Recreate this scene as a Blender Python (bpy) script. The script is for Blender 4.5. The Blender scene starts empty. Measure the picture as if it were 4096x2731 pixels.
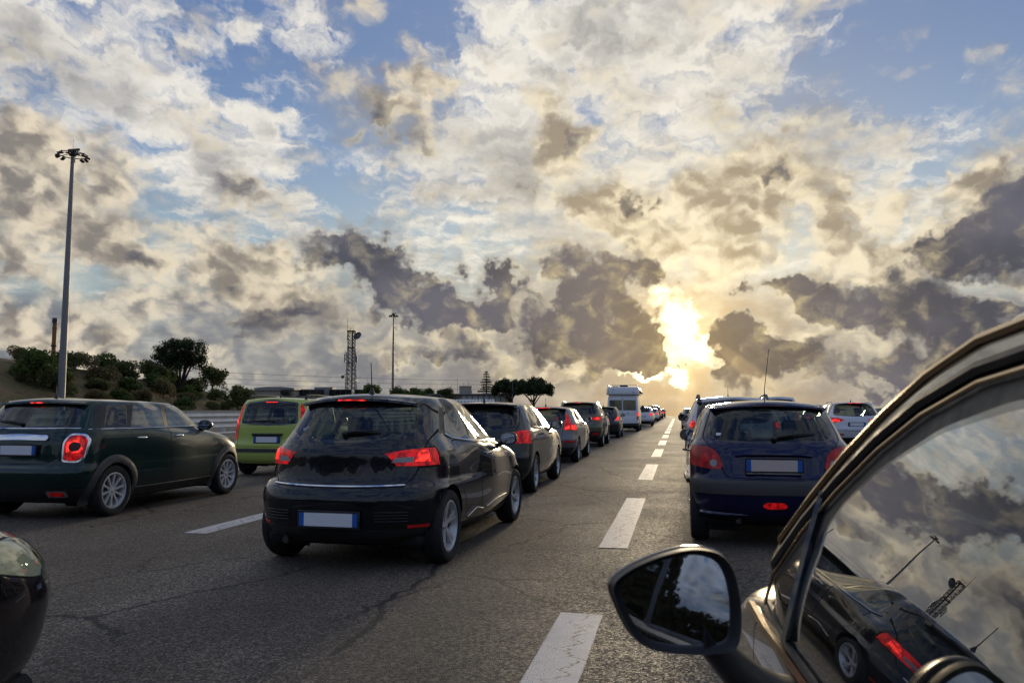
import bpy, bmesh, math, random
import numpy as np
from mathutils import Vector, Matrix, Euler
from mathutils.bvhtree import BVHTree

SC = bpy.context.scene
COL = SC.collection
R = math.radians

# ------------------------------------------------------------------ camera
cam_data = bpy.data.cameras.new('camera')
cam_data.sensor_width = 36.0
cam_data.lens = 28.01
cam_data.clip_start = 0.02
cam_data.clip_end = 9000
cam_data.dof.use_dof = True
cam_data.dof.focus_distance = 9.0
cam_data.dof.aperture_fstop = 7.1
cam = bpy.data.objects.new('camera', cam_data)
COL.objects.link(cam)
cam.location = (0, 0, 1.36)
cam.rotation_euler = (R(90 + 4.87), 0, R(11.75))
SC.camera = cam
SC.view_settings.view_transform = 'Standard'
SC.view_settings.look = 'None'
SC.view_settings.exposure = 0.0
SC.view_settings.gamma = 1.0
SC.view_settings.use_curve_mapping = False
SC.cycles.use_denoising = True
try:
    SC.cycles.denoiser = 'OPENIMAGEDENOISE'
except Exception:
    pass
SC.cycles.use_adaptive_sampling = True
SC.cycles.adaptive_threshold = 0.02
SC.cycles.adaptive_min_samples = 12
SC.cycles.max_bounces = 10
SC.cycles.diffuse_bounces = 3
SC.cycles.glossy_bounces = 5
SC.cycles.transmission_bounces = 8
SC.cycles.transparent_max_bounces = 14
SC.cycles.sample_clamp_indirect = 6.0
SC.cycles.caustics_reflective = False
SC.cycles.caustics_refractive = False

SUN_AZ, SUN_EL = 0.4, 5.2           # degrees: along the road, low over the crest
SUN_DIR = Vector((math.sin(R(SUN_AZ)) * math.cos(R(SUN_EL)), math.cos(R(SUN_AZ)) * math.cos(R(SUN_EL)), math.sin(R(SUN_EL))))


# ------------------------------------------------------------------ node helper
class NB:
    """Small expression builder over a node tree."""
    def __init__(self, nt):
        self.nt = nt
        self.N = nt.nodes
        self.L = nt.links

    def node(self, typ, **props):
        n = self.N.new(typ)
        for k, v in props.items():
            setattr(n, k, v)
        return n

    def put(self, sock, v):
        if isinstance(v, bpy.types.NodeSocket):
            self.L.new(v, sock)
        elif v is not None:
            if hasattr(sock.default_value, '__len__'):
                if not hasattr(v, '__len__'):
                    v = (v, v, v)
                v = tuple(v)
                if len(sock.default_value) == 4 and len(v) == 3:
                    v = v + (1.0,)
            sock.default_value = v

    def m(self, op, a, b=None, c=None, clamp=False):
        n = self.node('ShaderNodeMath', operation=op, use_clamp=clamp)
        for i, v in enumerate((a, b, c)):
            self.put(n.inputs[i], v)
        return n.outputs[0]

    def add(self, a, b): return self.m('ADD', a, b)
    def sub(self, a, b): return self.m('SUBTRACT', a, b)
    def mul(self, a, b): return self.m('MULTIPLY', a, b)
    def mx(self, a, b): return self.m('MAXIMUM', a, b)
    def mn(self, a, b): return self.m('MINIMUM', a, b)

    def v(self, op, a, b=None, out=0):
        n = self.node('ShaderNodeVectorMath', operation=op)
        self.put(n.inputs[0], a)
        if b is not None:
            self.put(n.inputs[1], b)
        return n.outputs['Value'] if out == 'v' else n.outputs[0]

    def comb(self, x, y, z=0.0):
        n = self.node('ShaderNodeCombineXYZ')
        for i, q in enumerate((x, y, z)):
            self.put(n.inputs[i], q)
        return n.outputs[0]

    def sep(self, a):
        n = self.node('ShaderNodeSeparateXYZ')
        self.put(n.inputs[0], a)
        return n.outputs[0], n.outputs[1], n.outputs[2]

    def ss(self, x, lo, hi, to0=0.0, to1=1.0, kind='SMOOTHSTEP'):
        n = self.node('ShaderNodeMapRange', interpolation_type=kind)
        for i, q in enumerate((x, lo, hi, to0, to1)):
            self.put(n.inputs[i], q)
        return n.outputs[0]

    def noise(self, vec, scale=1.0, detail=6.0, rough=0.55, dist=0.0, lac=2.0, color=False, norm=True, dim='3D'):
        n = self.node('ShaderNodeTexNoise', noise_dimensions=dim)
        n.normalize = norm
        self.put(n.inputs['Vector'], vec)
        self.put(n.inputs['Scale'], scale)
        self.put(n.inputs['Detail'], detail)
        self.put(n.inputs['Roughness'], rough)
        self.put(n.inputs['Lacunarity'], lac)
        self.put(n.inputs['Distortion'], dist)
        return n.outputs['Color'] if color else n.outputs[0]

    def mix(self, f, a, b, mode='MIX', clamp=False):
        n = self.node('ShaderNodeMix', data_type='RGBA', blend_type=mode)
        n.clamp_factor = True
        n.clamp_result = clamp
        self.put(n.inputs[0], f)
        self.put(n.inputs[6], a)
        self.put(n.inputs[7], b)
        return n.outputs[2]

    def ramp(self, f, stops, interp='LINEAR'):
        n = self.node('ShaderNodeValToRGB')
        cr = n.color_ramp
        cr.interpolation = interp
        while len(cr.elements) < len(stops):
            cr.elements.new(0.5)
        for e, (p, c) in zip(cr.elements, stops):
            e.position = p
            e.color = tuple(c) + (1.0,) if len(c) == 3 else tuple(c)
        self.put(n.inputs[0], f)
        return n.outputs[0]

    def blobs(self, vec, lst):
        """Soft union of ellipses given as (x, y, rx, ry, turn, weight); turns come in steps of 15 degrees."""
        turned = {}
        r = None
        for az, el, ra, re, rot, w in lst:
            k = int(round(rot / 15.0)) * 15
            c, s_ = math.cos(R(k)), math.sin(R(k))
            if k not in turned:
                if k == 0:
                    turned[k] = vec
                else:
                    x, y, _ = self.sep(vec)
                    turned[k] = self.comb(self.add(self.mul(x, c), self.mul(y, s_)), self.sub(self.mul(y, c), self.mul(x, s_)), 0.0)
            cx, cy = az * c + el * s_, el * c - az * s_
            ix, iy = 1 / (ra * 1.45), 1 / (re * 1.45)
            n = self.node('ShaderNodeVectorMath', operation='MULTIPLY_ADD')
            self.put(n.inputs[0], turned[k])
            n.inputs[1].default_value = (ix, iy, 0)
            n.inputs[2].default_value = (-cx * ix, -cy * iy, 0)
            q = self.m('MULTIPLY_ADD', self.v('LENGTH', n.outputs[0], out='v'), -w, w)
            r = self.mx(q, 0.0) if r is None else self.m('SMOOTH_MAX', r, q, 0.12)
        return r


def srgb(r, g, b):
    f = lambda c: (c / 255 / 12.92) if c / 255 <= 0.04045 else ((c / 255 + 0.055) / 1.055) ** 2.4
    return (f(r), f(g), f(b))


# ------------------------------------------------------------------ sky: cloud fields by direction (azimuth, elevation, radii, turn, weight), degrees
CLOUD_S = [(-0.3, 6.7, 1.0, 1.3, -10, 1.0), (0.2, 5.3, 1.1, 1.4, 0, 1.1), (1.0, 4.0, 1.5, 1.1, 0, 1.15), (-0.1, 2.3, 1.0, 0.4, -25, 1.0), (-2.4, 2.4, 1.4, 0.3, 0, 0.6), (-1.0, 8.0, 1.2, 0.7, 0, 0.7)]
# cover of the high layer, the cream cumulus and the dark cumulus on a coarse grid of directions, two digits a cell, one row per elevation
CLOUD_MAP = [
    ('50505050505050505050505050505050505050505050505050505050505050505050505050505050505050505050505050505050505050505050505050505050',
     '00000000000000000000000000000000000000000000000000000000000000000000000000000000000000000000000000000000000000000000000000000000',
     '00000000000000000000000000000000000000000000000000000000000000000000000000000000000000000000000000000000000000000000000000000000'),
    ('50505050505050505050505050505050505050505050505050505050505050505050505050505050505050505050505050505050505050505050505050505050',
     '00000000041318181307070400000000000000000000000000000000000000000000000000000000000000000000000000000000000000000000000000000000',
     '00000000000000000000000000000106111417181714110601000000000111172227303130282623170800000714222932343942465159686960514132231303'),
    ('50505050505050505050505050505050505050484442434650505050505050505050505050505050505050505050505050505050505050505050505050505050',
     '00021935485652415251331301243521000000000000001733080910111215212927191102000000000000000000000000020825220000000000000000000000',
     '00000000000000000000010305071013161921222220181924324044423627252622160622446271604119083349516064513317182535475766706657473524'),
    ('50505050505050505050505050505050505049433731343945505050505050505050505050505050505050505050505050504848495050505050505050505050',
     '12304864725942293038413727140500000000010509131721242727252218151107010000000000000000000000091826343427190900000000000000000000',
     '00000000000000000306101216212734332826252424262729282623212017244872574648475764553819406571502311223343536164615452535145372717'),
    ('50505050505050505050505050505050505050464240404448505050515353525050505050505050505050505046423938353230343844495050505050505050',
     '17283434281707183040433828222731343432272012030000000000000011232820070000000000000000000000000510131311070809030000000000000000',
     '00000000000000020609121619232629333535312825221925436280917759403342525962585142312009040802000017495034414648464134251613100000'),
    ('50505050505050505050505050505050505050505050525253555658595957565554545353535352515050474034272014182532374247505050505050505050',
     '00042754452625231916263950586976705948362513020000000000000008192316050000000005111517161308020000000008254151463112000000000000',
     '00000000000002050911121315171820222222222637465254645733160135666229073053727558351100000000493448755340482616334857564640361900'),
    ('50505050505050505050505050505050505356586060565353566063636160595959616161606059575654535044403838404448535554535250505050505050',
     '19293947525351484336394044474744372920100000000000000000000000000000000001122435455458575041301909001430403950554325080000000000',
     '00000006091317212520161209070911111935526885978670533720070716181313131528384031160000000000000000000203020005254464827666583407'),
    ('50505051525251505050505050505357616569686662555253576369706864636264666868676665636159575554555760626365656564626058555350505050',
     '38516373807767564432190906050300000000000000000000000000000000000005131924262938495964625545413732252443635636192942484228110000',
     '00041117222116131314171818171512112030374141372818050306091215182022222119171416220901000000000207121618161206011227394969603510'),
    ('50525558606058565351525355596469747470595249505969717274757473737475757575747270686563605857596165687174767472696662595653505050',
     '47597180817260483522100000000000000000000000000000000000000000001021314152625949393240526270716555443230383624123050686749290900',
     '00020608080606061013151718161413172323160800000000030506070708182213000000000029421900000000000410152124201509030000093043392200'),
    ('51555963676764605960616265707579787161503938475457626567707275788082838281787673706867676868686766676870717069676253444245495050',
     '40485355524638281706000000000000000000000000000000000000000000000011202628292926223042546676787059473422120700000013222622130000',
     '00000000000000000000000000081725261810010000020610151923272627342813050100020610131312100909111538401813121008030200000816140200'),
    ('50545253586565676870707174798490867564544542424348576466707477808386878482797673737680838585848178757575767572686460565350474544',
     '21262827241912030000000000000000000000000000000000000000000000000122394841240400061727354246474438302010000000000000000000000000',
     '00000103040404030201000613192015080000000000010508101213131312090603000018201115192017141516192225222017161615141108050200000000'),
    ('55575454607074767879787879828381776855433427263140505757637176787980807877747270717375777979787468625651494746444240383635353434',
     '00000000000000000000000000000000000000000003081214120802000000000326487056331100000002081215151410040000000000000000000000000000',
     '06081113141413110908101213100400000001061322323735282420161208030000000224260807091012131414141414131210080402000000000000000000'),
    ('61656972767982858786838077767470665949402917132334445250576670727271686970696868707376808284817568605345372922140705040609131721',
     '00000000000000000000000000000000000000000818283844382818150800000017354744280800000000000000000000000000000000000000000000000000',
     '12151922242219161310080600000000000510152024293130272217120702000000000000030508101315171919171513100806030100000000000000000000'),
    ('66697376798385868582797572696662616560524028202331404953586670716857525869757677777881848685817366585043352720130907070811141822',
     '00000000000000000000000000000000000000000210182325233361441400000000132120110000000000000000000000000000000000000000000000000000',
     '13161819191815120905020000000000000306091213131311080502000000000000000000020507091113151616151311090705020000000000000000000000'),
    ('67707275777878777573685647434553637074645140302831394960667278777172757881848688888684817876736963575044373126242322222224252830',
     '00000000000000000000000000000000000000000000000000142822010000000000000000000000000000000000000000000000000000000000000000000000',
     '07091010090806040200000000000000000000000000000000000000000000000000000000000103050607080909080706050301000000000000000000000000'),
    ('64666869707069686664594738343749616670675747383739435360646869686971747780828486868482807774716865625752464140383737373738394143',
     '00000000000000000000000000000000000000000000000000000000000000000000000000000000000000000000000000000000000000000000000000000000',
     '00000000000000000000000000000000000000000000000000000000000000000000000000000000000000010101010100000000000000000000000000000000'),
    ('59606161616160585755535050505050545860605751464647505054575859616365687071737474747473716967656360575552505050505050505050505050',
     '00000000000000000000000000000000000000000000000000000000000000000000000000000000000000000000000000000000000000000000000000000000',
     '00000000000000000000000000000000000000000000000000000000000000000000000000000000000000000000000000000000000000000000000000000000'),
    ('52535353525250505050505050505050505050505050505050505050505051535557586061626363636362616058565553505050505050505050505050505050',
     '00000000000000000000000000000000000000000000000000000000000000000000000000000000000000000000000000000000000000000000000000000000',
     '00000000000000000000000000000000000000000000000000000000000000000000000000000000000000000000000000000000000000000000000000000000'),
]



def cloud_row(rows):
    g = bpy.data.node_groups.new('cloud_row', 'ShaderNodeTree')
    g.interface.new_socket('T', in_out='INPUT', socket_type='NodeSocketVector')
    g.interface.new_socket('Color', in_out='OUTPUT', socket_type='NodeSocketColor')
    b = NB(g)
    gi, go = b.node('NodeGroupInput'), b.node('NodeGroupOutput')
    t0, t1, half = b.sep(gi.outputs[0])
    vals = [[int(r[2 * k:2 * k + 2]) / 99 for k in range(64)] for r in rows]
    parts = [b.ramp(t, [(k / 31, tuple(v[h * 32 + k] for v in vals)) for k in range(32)]) for h, t in ((0, t0), (1, t1))]
    b.put(go.inputs[0], b.mix(half, parts[0], parts[1]))
    return g


def cloud_map(b, P):
    az, el, _ = b.sep(P)
    t0 = b.ss(az, -48, -48 + 72 * 31 / 63, 0, 1, 'LINEAR')
    t1 = b.ss(az, -48 + 72 * 32 / 63, 24, 0, 1, 'LINEAR')
    half = b.ss(az, -48 + 72 * 31 / 63, -48 + 72 * 32 / 63, 0, 1, 'LINEAR')
    T = b.comb(t0, t1, half)
    res = None
    st = 30.0 / (len(CLOUD_MAP) - 1)
    for i, rows in enumerate(CLOUD_MAP):
        gn = b.node('ShaderNodeGroup')
        gn.node_tree = cloud_row(rows)
        b.put(gn.inputs[0], T)
        res = gn.outputs[0] if res is None else b.mix(b.ss(el, (i - 1) * st, i * st), res, gn.outputs[0])
    return res


def build_world():
    w = bpy.data.worlds.new('World')
    SC.world = w
    w.use_nodes = True
    nt = w.node_tree
    nt.nodes.clear()
    b = NB(nt)
    tc = b.node('ShaderNodeTexCoord')
    d = b.v('NORMALIZE', tc.outputs['Generated'])
    x, y, z = b.sep(d)
    az = b.mul(b.m('ARCTAN2', x, y), 180 / math.pi)
    el = b.mul(b.m('ARCSINE', z), 180 / math.pi)
    P = b.comb(az, el, 0.0)
    # evenly scaled coordinates for the noise fields, free of the pinch at the zenith
    azm = b.mul(b.m('ARCTAN2', x, b.m('ABSOLUTE', y)), 180 / math.pi)
    Pn = b.comb(b.mul(azm, b.m('COSINE', b.mul(el, math.pi / 180))), el, 0.0)
    # clear sky
    sky = b.node('ShaderNodeTexSky', sky_type='NISHITA')
    sky.sun_disc = False
    sky.sun_elevation = R(SUN_EL)
    sky.sun_rotation = R(SUN_AZ)
    sky.air_density = 1.0
    sky.dust_density = 1.0
    sky.ozone_density = 2.0
    zz = b.mx(z, 0.012)
    b.put(sky.inputs[0], b.comb(x, y, zz))
    clear = b.mix(1.0, sky.outputs[0], (0.10, 0.10, 0.10), 'MULTIPLY')
    # angle to the sun, degrees
    cosang = b.v('DOT_PRODUCT', d, tuple(SUN_DIR), out='v')
    ang = b.mul(b.m('ARCCOSINE', b.mn(cosang, 1.0)), 180 / math.pi)
    near = b.m('EXPONENT', b.mul(ang, -1 / 7.0))
    wide = b.m('EXPONENT', b.mul(ang, -1 / 22.0))
    tosun = b.v('NORMALIZE', b.v('SUBTRACT', (SUN_AZ, SUN_EL, 0.0), P))

    # blue backdrop: nishita, deepened aloft and washed towards the horizon
    hi = b.ss(el, 2.0, 26.0)
    blue = b.ramp(hi, [(0.0, srgb(178, 196, 196)), (0.35, srgb(150, 182, 206)), (0.7, srgb(112, 152, 204)), (1.0, srgb(82, 124, 188))])
    base = b.mix(0.72, clear, blue)
    base = b.mix(b.mul(wide, 0.45), base, srgb(214, 214, 196))

    # domain warps (2-D value fields; two lookups each)
    def n2(vec, scale, detail, rough, off=(0, 0, 0)):
        return b.noise(b.v('ADD', vec, off) if off != (0, 0, 0) else vec, scale, detail, rough, dim='2D')

    def warp(vec, scale, detail, rough, ax, ay, off):
        u = b.mul(b.sub(n2(vec, scale, detail, rough, off), 0.5), ax)
        v_ = b.mul(b.sub(n2(vec, scale, detail, rough, (off[1] + 51.3, off[0] - 17.7, 0)), 0.5), ay)
        return b.comb(u, v_, 0.0)
    w1 = warp(Pn, 0.16, 1, 0.5, 7.0, 4.5, (4, 11, 0))
    w2 = warp(Pn, 0.55, 3, 0.6, 4.2, 3.2, (31, 7, 0))
    Pw = b.v('ADD', b.v('ADD', P, w1), w2)
    Pf = b.v('ADD', P, b.v('MULTIPLY', w2, (0.8, 0.8, 0.0)))

    # billowing height field of the low clouds and the same field a little nearer the sun
    def billow(vec, octaves):
        r = None
        amp, sc = 0.50, 0.21
        for i in range(octaves):
            n = b.noise(b.v('ADD', vec, (i * 37.7, i * -21.3, 0)), sc, 0.0, 0.5, norm=False, dim='2D')
            q = b.mul(b.m('SQRT', b.m('MULTIPLY_ADD', n, n, 0.012)), amp * 1.9)
            r = q if r is None else b.add(r, q)
            if i == 2:
                r3 = r
            amp *= 0.60
            sc *= 2.17
        return r3, r
    Pb = b.v('MULTIPLY', b.v('ADD', Pn, b.v('MULTIPLY', w2, (0.35, 0.35, 0))), (0.85, 1.15, 1))
    H3, H1 = billow(Pb, 5)
    H2, _ = billow(b.v('ADD', Pb, b.v('MULTIPLY', tosun, (0.75, 0.75, 0))), 3)
    slope = b.sub(H3, H2)
    patch = n2(Pn, 0.12, 3, 0.55, (70, 20, 0))

    # ---- high patchy layer, laid out on a flat ceiling so that it foreshortens
    inv = b.m('DIVIDE', 1.0, b.add(b.mx(z, 0.0), 0.13))
    Q = b.comb(b.mul(x, inv), b.mul(y, inv), 0.0)
    Qw = b.v('ADD', Q, b.v('MULTIPLY', w2, (0.03, 0.055, 0)))
    big = n2(Qw, 1.7, 3, 0.6)
    puf = n2(Qw, 7.5, 4, 0.55)
    mapped = cloud_map(b, Pw)
    cA, cC, cK = b.sep(mapped)
    cover = b.ss(cA, 0.0, 1.0, -1.2, 1.2, 'LINEAR')
    # outside the mapped part of the sky the field goes on by noise alone
    inside = b.mul(b.mul(b.ss(az, -56, -44), b.ss(az, 33, 22)), b.ss(el, 42, 29))
    outside = b.sub(1.0, inside)
    cover = b.add(b.mul(cover, inside), b.mul(outside, b.ss(patch, 0.35, 0.65, -0.25, 0.75)))
    dA = b.add(b.add(b.mul(cover, 1.05), b.mul(b.sub(big, 0.5), 2.0)), b.add(b.mul(b.sub(puf, 0.5), 2.3), -0.14))
    aA = b.ss(dA, -0.34, 0.66)
    puf2 = n2(b.v('ADD', Qw, (0.0, 0.04, 0.0)), 7.5, 2, 0.62)
    litA = b.add(0.84, b.mul(b.sub(puf, puf2), 1.3))
    litA = b.sub(litA, b.mul(b.ss(b.add(dA, b.mul(b.sub(patch, 0.5), 2.0)), 0.40, 1.5), 0.60))
    whiteA = b.mix(b.m('MULTIPLY', wide, 1.1, clamp=True), srgb(240, 235, 226), srgb(255, 247, 228))
    greyA = b.mix(b.m('MULTIPLY', wide, 1.2, clamp=True), srgb(150, 151, 156), srgb(186, 180, 168))
    colA = b.mix(b.ss(litA, -0.1, 1.05), greyA, whiteA)
    col = b.mix(b.mul(aA, 0.94), base, colA)

    # ---- horizon bank: pale blue-grey layer of far cloud
    nb = n2(b.v('MULTIPLY', Pn, (0.55, 1.3, 1)), 0.2, 4, 0.6, (9, 3, 0))
    bank = b.ss(b.add(el, b.mul(b.sub(nb, 0.5), 13.0)), 11.5, 3.5)
    bcol = b.mix(b.ss(b.add(b.sub(nb, 0.5), b.mul(slope, 0.4)), -0.25, 0.35), srgb(98, 104, 120), srgb(156, 155, 153))
    bcol = b.mix(b.m('MULTIPLY', near, 0.8, clamp=True), bcol, srgb(216, 176, 104))
    col = b.mix(b.mul(bank, 0.9), col, bcol)

    # ---- grey veil: soft shaded cloud round and between the heavier masses
    kveil = b.mul(b.mul(cK, 1.2), inside)
    vA = b.mul(b.ss(b.add(kveil, b.add(b.mul(b.sub(patch, 0.5), 0.45), b.mul(b.sub(H1, 0.5), 0.22))), 0.0, 0.55), 0.78)
    vcol = b.mix(b.ss(b.add(slope, b.mul(b.sub(big, 0.5), 0.8)), -0.3, 0.4), srgb(128, 130, 138), srgb(186, 182, 174))
    vcol = b.mix(b.m('MULTIPLY', wide, 0.75, clamp=True), vcol, srgb(196, 184, 160))
    col = b.mix(vA, col, vcol)

    # ---- cream cumulus
    B = b.mul(b.mul(cC, 1.2), inside)
    extra = b.mul(outside, b.mul(b.ss(patch, 0.54, 0.34, 0.0, 0.75), b.ss(el, 34, 8)))
    B = b.mx(B, extra)
    Hs = b.add(H3, b.mul(b.sub(H1, H3), 0.55))
    dC = b.add(b.mul(B, 1.75), b.add(b.mul(b.sub(Hs, 0.45), 0.95), -0.34))
    aC = b.ss(dC, -0.20, 0.85)
    fine = b.sub(H1, H3)
    litC = b.add(b.add(0.66, b.mul(b.sub(fine, 0.14), 1.3)), b.sub(b.mul(slope, 1.9), b.mul(b.ss(b.add(dC, b.mul(b.sub(patch, 0.5), 2.2)), 0.3, 1.4), 0.55)))
    cl = b.mix(b.m('MULTIPLY', wide, 1.15, clamp=True), srgb(226, 212, 190), srgb(255, 240, 204))
    cd = b.mix(b.m('MULTIPLY', wide, 0.9, clamp=True), srgb(122, 118, 117), srgb(184, 162, 126))
    colC = b.mix(b.ss(litC, -0.35, 1.05), cd, cl)
    col = b.mix(b.mul(aC, 0.93), col, colC)

    # ---- sunlit air near the sun
    col = b.mix(1.0, col, b.mix(b.m('EXPONENT', b.mul(ang, -1 / 2.8)), (0, 0, 0), (0.85, 0.57, 0.19)), 'ADD')
    col = b.mix(1.0, col, b.mix(b.m('EXPONENT', b.mul(ang, -1 / 11.0)), (0, 0, 0), (0.13, 0.10, 0.05)), 'ADD')

    # ---- the bright break in the clouds the sun shines through
    S = b.blobs(Pf, CLOUD_S)
    sS = b.ss(b.add(S, b.mul(b.sub(H1, 0.5), b.mul(0.8, b.ss(S, 0.0, 0.4)))), 0.10, 1.05)
    col = b.mix(1.0, col, b.mix(sS, (0, 0, 0), (2.5, 2.0, 1.05)), 'ADD')

    # ---- dark cumulus in front, backlit: thin edges bright, cores grey
    KB = b.sub(b.mul(b.mul(cK, 1.2), inside), b.mul(b.ss(S, 0.0, 0.7), 0.9))
    dK = b.add(b.mul(KB, 2.6), b.add(b.mul(b.sub(Hs, 0.52), 1.0), -0.92))
    aK = b.ss(dK, -0.14, 0.62)
    core = b.mix(b.ss(patch, 0.34, 0.64), srgb(64, 68, 84), srgb(94, 95, 110))
    core = b.mix(b.m('MULTIPLY', near, 0.85, clamp=True), core, srgb(168, 142, 100))
    edge = b.mix(b.m('MULTIPLY', wide, 1.2, clamp=True), srgb(186, 178, 164), srgb(255, 230, 160))
    litK = b.add(b.add(b.mul(slope, 0.9), b.mul(b.sub(fine, 0.14), 0.8)), b.ss(dK, 0.34, 0.02, 0.0, 0.55))
    colK = b.mix(b.ss(litK, -0.12, 1.05), core, edge)
    col = b.mix(b.mul(aK, 0.92), col, colK)

    # ---- faint crepuscular rays fanning down from the break
    rx = b.sub(az, SUN_AZ)
    ry = b.sub(SUN_EL + 1.5, el)
    fan = b.m('ARCTAN2', rx, b.mx(ry, 0.01))
    rn = n2(b.comb(b.mul(fan, 3.2), 4.0, 0.0), 1.6, 1, 0.5)
    rays = b.mul(b.mul(b.ss(rn, 0.40, 0.75), b.ss(ry, 1.5, 4.0)), b.m('EXPONENT', b.mul(ang, -1 / 5.0)))
    col = b.mix(1.0, col, b.mix(rays, (0, 0, 0), (0.42, 0.28, 0.10)), 'ADD')

    # ---- away from the sun the clouds are shaded and the light is blue and low
    away = b.ss(b.v('DOT_PRODUCT', d, (math.sin(R(SUN_AZ)), math.cos(R(SUN_AZ)), 0.0), out='v'), 0.55, -0.5)
    col = b.mix(away, col, b.mix(1.0, col, (0.66, 0.80, 1.06), 'MULTIPLY'))

    # ---- below the horizon: the haze of the far lowland
    low = b.ss(el, 0.2, -1.5)
    lowc = b.mix(b.m('MULTIPLY', near, 2.0, clamp=True), srgb(120, 118, 116), srgb(226, 190, 110))
    col = b.mix(low, col, lowc)
    bg = b.node('ShaderNodeBackground')
    b.put(bg.inputs[0], col)
    bg.inputs[1].default_value = 1.0
    out = b.node('ShaderNodeOutputWorld')
    b.L.new(bg.outputs[0], out.inputs[0])
    w.cycles.sampling_method = 'MANUAL'
    w.cycles.sample_map_resolution = 1024
    return w


build_world()

sun_data = bpy.data.lights.new('sun', 'SUN')
sun_data.energy = 1.5
sun_data.angle = R(5.0)
sun_data.color = (1.0, 0.80, 0.52)
sun = bpy.data.objects.new('sun', sun_data)
COL.objects.link(sun)
sun.rotation_euler = SUN_DIR.to_track_quat('Z', 'Y').to_euler()


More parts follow.
